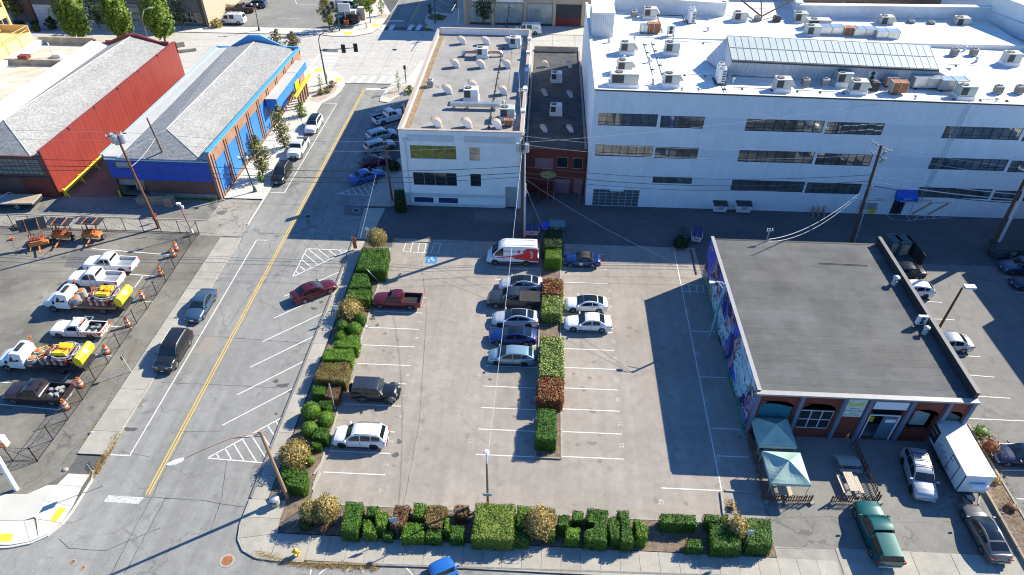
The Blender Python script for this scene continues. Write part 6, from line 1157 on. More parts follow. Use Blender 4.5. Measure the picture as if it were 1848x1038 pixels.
# van graphics
M_REDG=mat('red_vinyl',(.6,.02,.03),.4,var=.05)
for s in (1,-1):
    g=MB(); y=s*1.0; pts=[(-2.9,.8),(-2.9,2.35),(-1.7,2.4),(-1.15,2.0),(-1.35,1.8),(-.7,1.55),(.2,1.36),(2.1,1.12),(.0,1.02),(-1.2,.9),(-1.9,.8)]
    yy=lambda z: s*(1.0 if z < 1.3 else 1.0-(z-1.3)*.105)+s*.004
    cx,cz=-2.2,1.6
    for i in range(len(pts)): p,q=pts[i],pts[(i+1) % len(pts)]; tri=[(cx,yy(cz) ,cz),(p[0],yy(p[1]),p[1]),(q[0],yy(q[1]),q[1])]; g.poly(tri if s > 0 else tri[::-1])
    g.obj('red_graphic',M_REDG,van); z_=[(-2.0,2.1),(-2.3,1.95),(-2.0,1.85),(-2.4,1.7),(-2.1,1.55),(-2.35,1.4),(-2.1,1.25),(-2.2,1.1)]
    w_=MB()
    for p,q in zip(z_,z_[1:]): w_.beam((p[0],yy(p[1])+s*.01,p[1]),(q[0],yy(q[1])+s*.01,q[1]),.02,.06)
    w_.obj('heartbeat_line',M_WHITE,van)
    o=text('side_lettering','HEARTLAND',.26,M_FRAME,van,(.35,s*(.955),1.95),(D2R(90-(7 if s < 0 else -7)) if s < 0 else D2R(90+7),0,0 if s < 0 else D2R(180)))
    h=MB(); h.tube((-.75,s*.93,1.95),(-.75,s*.965,1.95),.2,n=6); h.obj('heart_emblem',M_REDG,van)
b=MB()
for y in (-.5,.5): b.beam((1.0,y,2.62),(-2.6,y,2.62),.05,.03)
b.obj('roof_ridge',M_WHITE,van); b=MB(); b.box(-2.9,2.3,-1.015,1.015,.42,.6); b.obj('sill_trim',M_TRIMB,van)
# street
ST='cars on the street'
car('street_car','sedan','darkred',566,523,38,'dark red sedan parked at an angle in the street bays',group=ST,extra=['sunroof'])
car('street_car','sedan','steel',362,549,-90,'steel blue sedan parked at the west kerb',group=ST)
car('street_car','suvbig','black',312,631,-90,'large black SUV parked at the west kerb below the blue sedan','SUV',group=ST,zc=.9)
car('street_car','suv','white',566,224,-90,'white crossover with black roof, farthest of the three at the northwest kerb','SUV',group=ST,extra=['glassroof'])
car('street_pickup','pickup','white',538,265,-90,'white crew-cab pickup parked between the crossover and the dark SUV','pickup',group=ST,zc=.9,Ls=.93)
car('street_car','suv','black',508,312,-90,'dark SUV parked by the young street tree, nearest of the three at the northwest kerb','SUV',group=ST)
car('street_pickup','pickup','white',703,209,38,'white pickup with open bed parked in the shade beside the corner building','pickup',group=ST,zc=.9,Ls=.95,extra=['cargo'])
car('street_car','suv','pearl',689,243,36,'pale SUV in the shade, second from the white pickup','SUV',group=ST); car('street_car','suv','silver',685,263,36,'silver crossover in the shade, between the pale SUV and the dark red car','SUV',group=ST)
car('street_car','coupe','plum',677,289,36,'dark red coupe parked in the shade',group=ST); car('street_car','sedan','brightblue',662,316,36,'bright blue sedan parked in the shade beside the striped triangle',group=ST)
car('street_car','suv','brightblue',812,1060,180-62,'bright blue car cut off by the bottom edge',group=ST)
# right side
RT='cars in the side car park'
car('parked_car','sedan','silver',1708,617,180,'silver sedan partly behind the tarred roof, by the wooden pole',group=RT); car('parked_car','hatch','white',1645,521,180,'white hatchback partly hidden behind the tarred roof parapet',group=RT,Ls=1.0); car('parked_car','sedan','black',1628,488,180,'black sedan with red tail lights behind the tarred roof parapet',group=RT)
car('parked_car','suv','steel',1846,480,180,'steel-blue SUV at the right edge in the shade, upper of two','SUV',group=RT); car('parked_car','sedan','navy',1868,509,180,'dark blue car at the right edge in the shade, lower of two',group=RT)
car('parked_car','sedan','navy',1846,820,180,'dark blue sedan cut off by the right edge beyond the red shrubs',group=RT)
DG='vehicles on the driveway'
cc=car('driveway_car','suv','silver',1659,855,-98,'silver wagon with roof bars and black wheels beside the white trailer','SUV',group=DG,extra=['bars'],dark=1)
car('driveway_pickup','pickup','green',1584,958,91,'green pickup with matching bed canopy on the driveway','pickup',group=DG,zc=.95,extra=['canopy'],Ls=.93)
car('driveway_car','coupe','warmgrey',1778,958,91,'grey coupe with black roof parked by the timber edging',group=DG,Ls=1.08)
# far car park
FP='vehicles in the far car park'
v_=car('far_van','vansmall','white',419,34,180,'small white van with a ladder rack across the wide street','van',group=FP,zc=1)
b=MB()
for x in (1.2,.2,-.8,-1.8): b.beam((x,-.85,2.2),(x,.85,2.2),.06,.06)
for y in (-.6,0,.6): b.beam((1.4,y,2.26),(-2.1,y,2.26),.05,.05)
b.obj('ladder_rack',M_METAL,v_)
car('far_pickup','pickup','brown',436,14,180,'dark brown pickup at the top edge in the far car park','pickup',group=FP,zc=.9); car('far_car','suv','steel',462,7,180,'blue pickup-like car at the top edge behind the brown pickup',group=FP)
car('far_van','vansmall','pearl',628,9,0,'pale grey passenger van behind the blank white sign','van',group=FP,zc=1); car('far_car','suv','silver',634,20,0,'silver car between the passenger van and the black SUV',group=FP); car('far_car','suvbig','black',628,33,180,'black SUV parked by the two stone pillars','SUV',group=FP,zc=.9)
vv=car('far_van','vansmall','white',953,52,180,'white van with green lettering behind the corner building','van',group=FP,zc=1); text('green_lettering','WE FIX',.7,mat('green_vinyl',(.02,.45,.08),.5),vv,(-.9,.985,1.35),(D2R(97),0,D2R(180)))
# ---- yard vehicles
YG='vehicles in the fenced yard'
car('yard_pickup','pickup','white',199,474,180,'white crew-cab pickup in the yard, farther of the two matching ones','pickup',group=YG,zc=.9,extra=['bright']); car('yard_pickup','pickup','white',173,501,180,'white crew-cab pickup in the yard, nearer of the two matching ones','pickup',group=YG,zc=.9,extra=['bright'])
yp=car('yard_pickup','pickups','white',142,591,180,'white work pickup with orange hazard stripes and a black toolbed','pickup',group=YG,zc=.9,Ls=1.08,extra=['cargo'])
for s in (1,-1):
    for i in range(7): b=MB(); x=-2.55+i*.34; p=[(x,s*.905,.62),(x+.14,s*.905,.62),(x+.26,s*.895,1.0),(x+.12,s*.895,1.0)]; b.poly(p if s < 0 else p[::-1]); b.obj('orange_stripe',M_ORANGE,yp)
for i in range(5): b=MB(); y=-.75+i*.32; b.box(-2.72,-2.70,y,y+.15,.62,.98); b.obj('orange_stripe',M_ORANGE,yp)
b=MB(); b.box(-.75,-.6,-.35,.35,1.66,1.74); b.obj('beacon_bar',M_ORANGE,yp); b=MB(); b.tube((-.7,.7,1.0),(-.7,.7,1.75),.03); b.tube((-.7,-.7,1.0),(-.7,-.7,1.75),.03); b.tube((-.7,.7,1.75),(-.7,-.7,1.75),.03); b.tube((-1.5,.7,1.7),(-.7,.7,1.75),.03); b.tube((-1.5,-.7,1.7),(-.7,-.7,1.75),.03); b.tube((-1.5,.7,1.7),(-1.5,-.7,1.7),.03); b.obj('tool_rack',M_METAL,yp)
car('yard_pickup','pickup','brown',68,707,180,'black pickup with red tail lights and cargo in its bed near the yard fence','pickup',group=YG,zc=.9,extra=['cargo','sunroof'])
def flatbed(px,py,h,label,coils,full):
    a=at(px,py,1.1); t=thing('crash_attenuator_truck',label,'work truck',(a.x,a.y,0),D2R(h),'traffic control trucks in the yard'); Wm=PN['white']
    # cab-over style: hood, cab, deck, barrels, folded yellow attenuator. nose +x
    b=MB(); b.loft([[(x,-w,z0),(x,w,z0),(x,w,z1),(x,w*.85,z2),(x,-w*.85,z2),(x,-w,z1)] for x,w,z0,z1,z2 in ((2.3,1.05,.7,1.4,1.62),(3.2,.98,.7,1.3,1.5),(3.9,.88,.7,1.15,1.3),(4.15,.72,.75,.95,1.05))]); b.obj('hood',Wm,t,smooth=35)
    b=MB(); b.loft([[(x,-w,.7),(x,w,.7),(x,w,1.6),(x,w*.85,z),(x,-w*.85,z),(x,-w,1.6)] for x,w,z in ((.9,1.15,2.45),(1.7,1.15,2.55),(2.05,1.12,2.45))]+[[(2.55,-1.1,.7),(2.55,1.1,.7),(2.55,1.1,1.55),(2.55,.95,1.62),(2.55,-.95,1.62),(2.55,-1.1,1.55)]]); b.obj('cab',Wm,t,smooth=25)
    b=MB(); b.poly([(2.56,-.9,1.66),(2.56,.9,1.66),(2.12,.88,2.36),(2.12,-.88,2.36)]); b.obj('windscreen',M_CGL,t)
    for s in (-1,1): b=MB(); p=[(1.2,s*1.16,1.6),(2.2,s*1.15,1.6),(1.95,s*1.03,2.2),(1.2,s*1.03,2.2)]; b.poly(p if s < 0 else p[::-1]); b.obj('side_window',M_CG,t); b=MB(); b.obox((2.35,s*1.35,1.7),.1,.2,.35); b.obj('mirror',M_TRIMB,t); b=MB(); b.obox((3.95,s*.65,1.1),.12,.3,.2); b.obj('headlight',M_HL,t)
    b=MB(); b.box(1.2,1.6,-.5,.5,2.56,2.68); b.obj('roof_unit',M_DARK,t); b=MB(); b.tube((.85,-.9,2.4),(.7,-.9,3.1),.04); b.tube((.7,-.9,3.05),(.7,-.9,3.2),.12); b.obj('beacon',M_ORANGE,t)
    b=MB(); b.box(-4.2,.75,-1.2,1.2,.95,1.1); b.obj('deck',mat('orange_stained_deck',(.42,.22,.1),.85,var=.35,scale=1.5) if coils == 2 else M_DARK,t); b=MB(); b.box(-4.2,.8,-1.21,1.21,.78,.94); b.box(-4.2,3.4,-.45,.45,.55,.78); b.obj('chassis',M_DARK,t)
    ty,rm=wheel_meshes(.48,0)
    for x in (3.0,-2.5):
        for s in (-1,1): w_=link('wheel',ty,t,(x,s*.98,.48)); link('rim',rm,w_)
    b=MB(); b.tube((3.0,-1.1,.5),(3.0,-.85,.5),.62,n=14); b.tube((3.0,1.1,.5),(3.0,.85,.5),.62,n=14)
    # stacked rings with orange tops
    for i in range(coils):
        x,y=(.25,-.6+1.15*i) if coils == 2 else (.3-1.15*(i // 2),-.6+1.1*(i % 2)); b=MB()
        for k in range(5 if coils == 2 else 3): b.tube((x,y,1.12+k*.17),(x,y,1.26+k*.17),.46,.44,n=14)
        o=b.obj('base_ring_stack',mat('grey_rubber_rings',(.33,.33,.32),.8,var=.2),t); b=MB(); zt_=1.12+(5 if coils == 2 else 3)*.17; b.tube((x,y,zt_),(x,y,zt_+.06),.3,.24,n=10); b.obj('orange_top',M_ORANGE,o)
    # barrels lying on their sides
    for r_ in range(2):
        for i in range(4):
            x0=-1.3-.0; y=-.85+i*.56; z=1.4+r_*.5; b=MB(); k=6; o=None
            b.tube((-3.4,y,z),(-1.2,y,z),.27,n=10,m=0)
            for q in range(3): b.tube((-3.1+q*.7,y,z),(-2.85+q*.7,y,z),.278,n=10,m=1)
            b.obj('lying_barrel',[mat('dull_red_barrel',(.24,.04,.02),.6,var=.15),mat('dull_reflective_band',(.5,.45,.43),.5)],t)
    # folded attenuator: curved hoop, yellow panels, yellow end cylinder box with letter
    b=MB()
    hoop=[Vector((-3.1+1.35*math.cos(a_),1.15*math.sin(a_),2.35)) for a_ in [2*math.pi*i/20 for i in range(21)]]; b.path(hoop,.06,6); b.path([p-Vector((0,0,.28)) for p in hoop],.05,6); b.obj('curved_hoop',M_CREAM,t)
    for s in (-.5,.45): b=MB(); b.obox((-2.9,s,2.42),1.35,.62,.32,Matrix.Rotation(D2R(14 if s > 0 else -16),3,'X')); b.obj('yellow_panel',M_YEL,t,bevel=.04)
    for i in range(2): b=MB(); b.tube((-3.0-.3*i,-.05,2.3),(-3.0-.3*i,-.05,2.62),.2,.1,n=8); b.obj('traffic_cone',M_ORANGE,t)
    b=MB()
    for s in (-1,1):
        for z in (1.5,1.95,2.4): b.beam((-3.6,s*.8,z),(-4.75,s*.8,z+.1),.07,.07)
        b.beam((-3.7,s*.8,1.1),(-4.7,s*.8,2.5),.07,.07); b.beam((-4.7,s*.8,1.1),(-3.7,s*.8,2.5),.07,.07)
    for x in (-3.8,-4.2,-4.6): b.beam((x,-.8,2.45),(x,.8,2.45),.07,.07); b.beam((x,-.8,1.9),(x,.8,1.9),.07,.07)
    b.obj('scissor_frame',M_METAL,t); b=MB()
    for q_ in range(14): x=-1.3-rnd.random()*2.2; y=rnd.uniform(-1,1); b.path([Vector((x,y,2.15)),Vector((x+rnd.uniform(-.5,.5),y*.7,2.5+rnd.random()*.3)),Vector((x+rnd.uniform(-.6,.6),-y*.5,2.2))],.03,4)
    b.obj('loose_frame',mat('dull_orange_frame',(.4,.12,.04),.7),t)
    b=MB(); b.loft([[(-4.85+.42*math.cos(a_),y,1.95+.62*math.sin(a_)) for a_ in [2*math.pi*i/14 for i in range(14)]] for y in (-1.2,-1.12,1.12,1.2)]); bx=b.obj('attenuator_cushion',M_YEL,t,smooth=40)
    for s in (1,): b=MB(); b.obox((-5.17,.0,2.36),.03,.52,.5,Matrix.Rotation(D2R(42),3,'Y')); b.obj('letter_plate',M_WHITE,bx); o=text('letter','H',.48,M_FRAME,bx,(-5.19,.0,2.38),(0,0,0)); o.rotation_euler=(D2R(48),0,D2R(-90))
    b=MB(); b.box(-5.0,-4.2,-1.0,1.0,.55,.95); b.obj('rear_bumper',M_DARK,t)
    b=MB()
    for x in (.8,-.6):
        for s in (-1,1): b.tube((x,s*1.15,1.1),(x,s*1.15,1.9),.03,n=5)
    b.tube((.8,-1.15,1.9),(-.6,-1.15,1.9),.03,n=5); b.obj('stake_rail',M_DARK,t)
    if coils > 2: b=MB(); b.path([Vector((.2,-.6,1.75)),Vector((-.3,-1.15,1.7)),Vector((-.35,-1.25,1.0))],.05,5); b.path([Vector((-.2,.5,1.75)),Vector((-.8,.0,1.8)),Vector((-1.2,-.9,1.75)),Vector((-1.2,-1.25,1.0))],.05,5); b.obj('yellow_strap',M_YEL,t)
    return t
flatbed(150,541,180,'white flatbed crash-cushion truck with orange-topped ring stacks behind the cab, farther of two',2,1)
flatbed(72,646,180,'white flatbed crash-cushion truck with yellow straps, cut off by the left edge, nearer of two',4,1)
# long flatbed at the far left
ft_=thing('flatbed_trailer_truck','parked flatbed with an empty wooden deck in front of the dark brick wall','truck',(*at(38,372,0).xy,0),D2R(4)); b=MB(); b.box(-6,2.6,-1.2,1.2,1.0,1.15); b.obj('deck',M_GREYM,ft_)
for i in range(8): b=MB(); b.box(-.5,2.58,-1.15+i*.29,-.9+i*.29,1.15,1.19); b.obj('deck_plank',mat('pale_planks',(.42,.33,.24),.85,var=.15),ft_)
b=MB(); b.box(-6,2.5,-.5,.5,.7,1.0); b.box(2.4,2.65,-1.1,1.1,.6,1.0); b.obj('chassis',M_DARK,ft_); ty,rm=wheel_meshes(.48,0)
for s in (-1,1): w_=link('wheel',ty,ft_,(.3,s*1.0,.48)); link('rim',rm,w_); w_=link('wheel',ty,ft_,(-4.8,s*1.0,.48)); link('rim',rm,w_)
b=MB(); b.path([Vector((-1.8,-1.2,1.0)),Vector((-1.6,-.9,1.8)),Vector((-1.0,.5,1.9)),Vector((-1,1.2,1))],.05,5); b.obj('strap',M_METAL,ft_); b=MB(); b.box(-6,-5.6,-1.2,1.2,1.15,2.3); b.obj('headboard',M_DARK,ft_)
# white box trailer
tr=thing('box_trailer','white box trailer with a dark poster, side door and a gas tank on its front','trailer',(*at(1727,823,1.3).xy,0),D2R(-90-.5)); TL,TW=6.3,2.35      # nose (+x) points to the camera
b=MB(); b.box(-TL/2,TL/2,-TW/2,TW/2,.55,2.75); b.obj('box_body',PN['white'],tr,bevel=.05); b=MB(); b.box(-TL/2-.03,TL/2+.03,-TW/2-.03,TW/2+.03,2.72,2.80); b.obj('roof',mat('stained_white_roof',(.66,.63,.57),.7,var=.1,scale=2),tr)
sx=-TW/2-.015       # camera-left side is local -y
for x0,x1 in ((-3.0,-1.5),): b=MB(); b.box(x0,x1,sx-.02,sx+.01,.95,2.5); b.obj('poster',M_DARK,tr)
text('poster_lettering','Corner',.42,M_WHITE,tr,(-2.25,sx-.03,2.1),(D2R(90),0,0)); text('poster_lettering','kitchen',.3,M_WHITE,tr,(-2.25,sx-.03,1.6),(D2R(90),0,0))
b=MB(); b.box(.9,2.1,sx-.01,sx+.01,.7,2.5); d_=b.obj('side_door',PN['white'],tr); b=MB(); [b.box(*q,sx-.025,sx-.01,*r_) for q,r_ in (((.86,.92),(.68,2.54)),((2.08,2.14),(.68,2.54)),((.86,2.14),(2.5,2.56)),((.92,1.3),(1.0,1.06)),((.92,1.3),(2.1,2.16)))]; b.obj('door_frame',M_DARK,tr)
for i in range(5): b=MB(); b.box(-1.1+i*.36,-.9+i*.36,sx-.02,sx,1.5+.25*(i % 2),1.65+.25*(i % 2)); b.obj('menu_sticker',M_GREYM,tr)
b=MB()
for x in (-TL/2+.02,TL/2-.02): b.box(x-.05,x+.05,sx-.01,sx+.03,.55,2.72)
b.box(-TL/2,TL/2,sx-.01,sx+.03,.5,.62); b.obj('edge_trim',M_TRIM,tr)
b=MB(); b.tube((TL/2+.28,-.55,1.75),(TL/2+.28,.75,1.75),.24,n=12); b.dome((TL/2+.28,.75,1.51),.2,.2,.3,n=8,k=3); b.obj('gas_tank',PN['white'],tr)
b=MB(); b.beam((TL/2,-.8,.5),(TL/2+1.5,0,.5),.1,.12); b.beam((TL/2,.8,.5),(TL/2+1.5,0,.5),.1,.12); b.tube((TL/2+1.3,0,.1),(TL/2+1.3,0,.9),.05); b.obj('hitch',M_DARK,tr)
ty,rm=wheel_meshes(.35,0)
for x in (-.5,.35):
    for s in (-1,1): w_=link('wheel',ty,tr,(x,s*1.05,.35)); link('rim',rm,w_)
b=MB(); b.box(-TL/2+.05,TL/2-.05,-TW/2+.1,TW/2-.1,.4,.56); b.obj('chassis',M_DARK,tr)
# jack stand blocks by the hitch
b=MB(); a=at(1745,905); b.box(a.x-.3,a.x+.3,a.y-.25,a.y+.25,0,.35); b.obox((a.x,a.y,.5),.5,.35,.3); setp(b.obj('concrete_block_pile',M_CONC,bevel=.03),'pile of pale blocks in front of the trailer hitch','blocks')
# ---- towed sign boards / light plants in the yard
def board(px,py,rz,tilt,label,up):
    a=at(px,py); t=thing('towed_arrow_board',label,'towed sign board',(a.x,a.y,0),D2R(rz),'orange towed sign boards in the yard'); M_O=mat('faded_orange_steel',(.55,.2,.06),.6,var=.2)
    b=MB(); b.box(-1.1,1.1,-.5,.5,.55,.95); b.box(-.8,.6,-.45,.45,.95,1.15); b.obj('trailer_body',M_O,t,bevel=.04); b=MB(); b.beam((0,-.5,.5),(.25,-2.2,.45),.12,.12); b.beam((-.9,-.45,.6),(-1.0,-1.0,.3),.08,.08); b.obj('drawbar',M_O,t)
    ty,rm=wheel_meshes(.35,0); 
    for s in (-1,1): w_=link('wheel',ty,t,(s*1.25,.1,.35)); w_.rotation_euler=(0,0,D2R(90)); link('rim',rm,w_)
    b=MB(); b.beam((-.6,.3,.9),(-.6,.5,2.2),.1,.1); b.beam((.6,.3,.9),(.6,.5,2.2),.1,.1); b.beam((-.6,.3,1.3),(.6,.3,1.3),.08,.08); b.obj('mast',M_O,t); b=MB(); M_R=mat('red_oxide_steel',(.38,.07,.04),.6,var=.2)
    for q_ in range(9): x=-.9+q_*.22; b.tube((x,-.4+.1*(q_ % 3),1.0),(x+rnd.uniform(-.3,.3),rnd.uniform(0,.7),rnd.uniform(1.4,2.1)),.035,n=5)
    b.obj('winch_frame',M_R,t); b=MB(); [b.obox((-.7+.45*q_,-.1,1.25),.3,.35,.25) for q_ in range(3)]; b.obj('battery_box',M_ORANGE if not up else M_R,t)
    M_=Matrix.Rotation(D2R(tilt),3,'X'); b=MB(); b.obox((0,.6,2.35 if not up else 3.0),3.0,1.5,.1,M_); bo=b.obj('display_panel',M_DARK,t); b=MB()
    for x in (-.65,.65): b.obox(Vector((x,.6,2.35 if not up else 3.0))+M_ @ Vector((0,0,.07)),.1,1.5,.04,M_)
    b.obj('orange_brace',M_O,bo); b=MB(); b.obox(Vector((0,.6,2.35 if not up else 3.0))+M_ @ Vector((0,.1,.08)),1.15,.9,.05,M_); b.obj('solar_panel',mat('solar_panel',(.015,.02,.035),.2),bo)
board(170,432,0,0,'orange towed sign board with flat dark panel, rightmost of the three',False); board(116,433,0,5,'orange towed sign board with flat dark panel, middle of the three',False); board(75,446,25,62,'orange towed sign board with its dark panel raised upright, leftmost',True)
# traffic barrels and cones
M_BAR=mat('barrel_orange',(.75,.17,.03),.55,var=.08); M_BW2=mat('barrel_white_band',(.75,.73,.70),.5)
def barrel():
    t=thing('traffic_barrel','tmp','traffic barrel',group='orange and white traffic barrels along the yard fence'); b=MB(); b.tube((0,0,0),(0,0,.1),.36,.34,n=12); b.obj('rubber_base',M_BLACK,t); zs=[.1,.32,.5,.68,.86,1.02]
    for i in range(5): r0_,r1_=.29-.02*i,.275-.02*i; b=MB(); b.tube((0,0,zs[i]),(0,0,zs[i+1]-.01),r0_,r1_,n=12); b.obj('band',M_BAR if i % 2 == 0 else M_BW2,t)
    b=MB(); b.beam((-.12,0,1.06),(.12,0,1.06),.05,.1); b.obj('handle',M_BAR,t); return t
bp0=None
for i,(px,py,lab) in enumerate(((327,452,'farthest, touching its neighbour at the fence corner'),(322,463,'second from the fence corner, just before the farthest'),(300,497,'beside the nearer white pickup'),(267,541,'just past the yellow end of the farther truck'),(241,589,'beside the orange-striped pickup'),(204,638,'beside the yellow end of the nearer truck'),(157,698,'beside the tailgate of the black pickup'),(131,738,'nearest, below the black pickup'))):
    if bp0 is None: bp0=t=barrel()
    else: t=copy_tree(bp0)
    a=at(px,py); t.location=(a.x-.55,a.y,0); t.scale=(1.0,1.0,1.15); t['label']='orange and white traffic barrel, ' +lab
    b=MB()
for px,py,lab in ((8,424,'orange cone lying near the left edge'),): pass
def cone(px,py,label,lean=0,z=0,s=1.0):
    a=at(px,py,z); t=thing('traffic_cone',label,'traffic cone',a,group='traffic cones'); b=MB(); b.box(-.2,.2,-.2,.2,0,.04); b.obj('base',M_BAR,t); b=MB(); b.tube((0,0,.04),(0,0,.72),.15,.03,n=10); b.obj('cone',M_BAR,t); b=MB(); b.tube((0,0,.35),(0,0,.5),.1,.075,n=10); b.obj('band',M_BW2,t); t.rotation_euler=(0,D2R(lean),0); t.scale=(s,s,s)
cone(20,430,'orange cone lying on its side at the far left of the yard',80,.2); cone(1528,790,'orange cone in front of the shop doorway of the red building',0,0,1.1)
cone(52,410,'orange cone beside the yellow-striped drum at the yard fence',30,.1,1.3)
# ================================================================ vegetation
G1=leafy('clipped_leaves',[(.012,.045,.006),(.05,.13,.013),(.115,.235,.022)]); G2=leafy('bright_clipped_leaves',[(.03,.09,.006),(.10,.21,.015),(.20,.33,.035)])
G3=leafy('browning_leaves',[(.05,.09,.01),(.14,.16,.03),(.22,.12,.05),(.10,.16,.02)],patch=.6); G4=leafy('brown_leaves',[(.09,.06,.04),(.17,.11,.06),(.20,.09,.05),(.1,.13,.03)])
G5=leafy('red_leaves',[(.14,.13,.03),(.28,.06,.03),(.34,.13,.06),(.17,.03,.02),(.26,.28,.08),(.3,.07,.04)],patch=.3); G6=leafy('mixed_green_red_leaves',[(.38,.08,.03),(.18,.26,.04),(.30,.36,.08),(.07,.16,.02),(.45,.5,.2),(.4,.12,.05)],patch=.4)
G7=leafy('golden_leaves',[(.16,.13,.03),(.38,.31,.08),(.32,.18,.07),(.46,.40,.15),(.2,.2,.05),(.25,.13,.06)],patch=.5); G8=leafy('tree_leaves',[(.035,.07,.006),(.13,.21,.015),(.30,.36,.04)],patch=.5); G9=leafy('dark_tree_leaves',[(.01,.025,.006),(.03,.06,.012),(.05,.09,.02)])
G10=leafy('mottled_leaves',[(.02,.09,.006),(.06,.16,.01),(.24,.26,.05),(.08,.2,.015),(.3,.2,.1)],patch=.5); G11=leafy('street_tree_leaves',[(.07,.10,.012),(.20,.24,.03),(.16,.10,.04),(.3,.32,.06)],patch=.4); G12=leafy('dry_grass',[(.3,.2,.07),(.45,.3,.1),(.5,.38,.16)])
CORE={id(G1): (.012,.045,.005),id(G2): (.035,.11,.008)}
M_TRUNK=mat('bark',(.12,.085,.06),.95,var=.3,scale=6)
def leaf(b,p,n,s,jit=.6):
    n=(n+Vector((rnd.gauss(0,jit),rnd.gauss(0,jit),rnd.gauss(0,jit*.7)))).normalized(); u=n.orthogonal().normalized(); t=rnd.uniform(0,6.28); u=Matrix.Rotation(t,3,n) @ u; v=n.cross(u); l=s*rnd.uniform(.7,1.25)
    b.add([p-u*l*.5-v*l*.22,p+u*l*.1-v*l*.3,p+u*l*.55,p+v*l*.32-u*l*.1],[(0,1,2,3)])
def inside(x,y,P_):
    c=False; n=len(P_)
    for i in range(n):
        (x0,y0),(x1,y1)=P_[i],P_[(i+1) % n]
        if (y0 > y) != (y1 > y) and x < (x1-x0)*(y-y0)/(y1-y0)+x0: c=not c
    return c
def hedge(pts,h,m,label,cat='hedge',z0=.08,dens=210,s=.10,group='clipped hedges round the car park',world=False):
    h *= 1.22; loose=.05 if m in (G3,G4,G5,G6,G10) else .026
    if loose > .02: s *= 1.25
    P_=[tuple(at(x,y,h).xy) for x,y in pts] if not world else pts; cx,cy=sum(p[0] for p in P_)/len(P_),sum(p[1] for p in P_)/len(P_)
    A=sum(P_[i][0]*P_[(i+1) % len(P_)][1]-P_[(i+1) % len(P_)][0]*P_[i][1] for i in range(len(P_)))/2
    if A < 0: P_=P_[::-1]; A=-A
    P_=[(x-cx,y-cy) for x,y in P_]; b=MB(); n=len(P_); q=.08
    ins=[(x*(1-q/max(math.hypot(x,y),.2)*1.4),y*(1-q/max(math.hypot(x,y),.2)*1.4)) for x,y in P_]
    rings=[[(x,y,z0) for x,y in ins],[(x,y,h-.14) for x,y in ins],[(x*.9,y*.9,h-.04) for x,y in ins]]; b.loft(rings)
    x0,x1,y0,y1=min(p[0] for p in P_),max(p[0] for p in P_),min(p[1] for p in P_),max(p[1] for p in P_)
    wob=[rnd.uniform(0,6) for _ in range(4)]
    hh=lambda x,y: h+(.04+loose)*math.sin(3.1*x+wob[0])*math.cos(2.7*y+wob[1])+.03*math.sin(7*x+wob[2])*math.sin(6*y)+abs(rnd.gauss(0,loose))
    for _ in range(int((x1-x0)*(y1-y0)*dens)):
        x,y=rnd.uniform(x0,x1),rnd.uniform(y0,y1)
        if not inside(x,y,P_): continue
        d=min(seg_d(x,y,P_[i],P_[(i+1) % n]) for i in range(n)); z=hh(x,y)-(max(0,.12-d) ** 2)*7; leaf(b,Vector((x,y,z+rnd.gauss(0,.015))),Vector((0,0,1)),s,.5+4*loose)
    for i in range(n):
        a,c=Vector(P_[i]),Vector(P_[(i+1) % n]); L=(c-a).length; nn=Vector(((c-a).y,-(c-a).x,0)).normalized()
        for _ in range(int(L*(h-z0)*dens*.75)):
            t,z=rnd.random(),rnd.uniform(z0,h-.03); p=a.lerp(c,t); o=-.05*max(0,(z-(h-.15))/.15)+rnd.gauss(0,.01+loose)+(.02+loose*.6)*math.sin(4*t*L+wob[2]) ; leaf(b,Vector((p.x,p.y,z))+nn*o,nn,s,.5)
    o=b.obj('hedge' if cat == 'hedge' else 'shrub',m,None,(cx,cy,0)); return setp(o,label,cat,group)
def seg_d(x,y,a,b):
    dx,dy=b[0]-a[0],b[1]-a[1]; t=max(0,min(1,((x-a[0])*dx+(y-a[1])*dy)/max(1e-9,dx*dx+dy*dy))); return math.hypot(x-a[0]-t*dx,y-a[1]-t*dy)
def ball(px,py,rpx,m,label,sz=1.0,cat='hedge',rag=.03,s=.1,trunk=0,sy=1.0,dens=230,group='clipped hedges round the car park'):
    k=1232/(CR @ Vector((at(px,py,1)-Vector((0,0,CAMH))))).z; r=rpx/k; zc=trunk+r*sz; c=at(px,py,zc); b=MB()
    b.mi=0; q=r*(.93 if rag < .08 else .72); b.loft([[(q*math.cos(a)*math.cos(2*math.pi*j/12),q*sy*math.cos(a)*math.sin(2*math.pi*j/12),zc+q*sz*math.sin(a)) for j in range(12)] for a in [math.radians(-80+20*i) for i in range(9)]])
    for _ in range(int(12.6*r*r*dens)):
        d=Vector((rnd.gauss(0,1),rnd.gauss(0,1),rnd.gauss(0,1))).normalized(); rr=r*(1+rnd.gauss(0,rag)+rag*math.sin(5*d.x+3*d.z)-(abs(rnd.gauss(0,rag*2)) if rag > .08 else 0)); p=Vector((d.x*rr,d.y*rr*sy,zc+d.z*rr*sz))
        if p.z > .05: leaf(b,p,d,s*rnd.choice((.7,1,1.3)),.5+rag*3)
    if trunk: b.tube((0,0,0),(0,0,trunk+r*.5),.09,.05,6,m=1)
    return setp(b.obj('hedge_ball' if cat == 'hedge' else 'shrub',[m,M_TRUNK],None,(c.x,c.y,0)),label,cat,group)
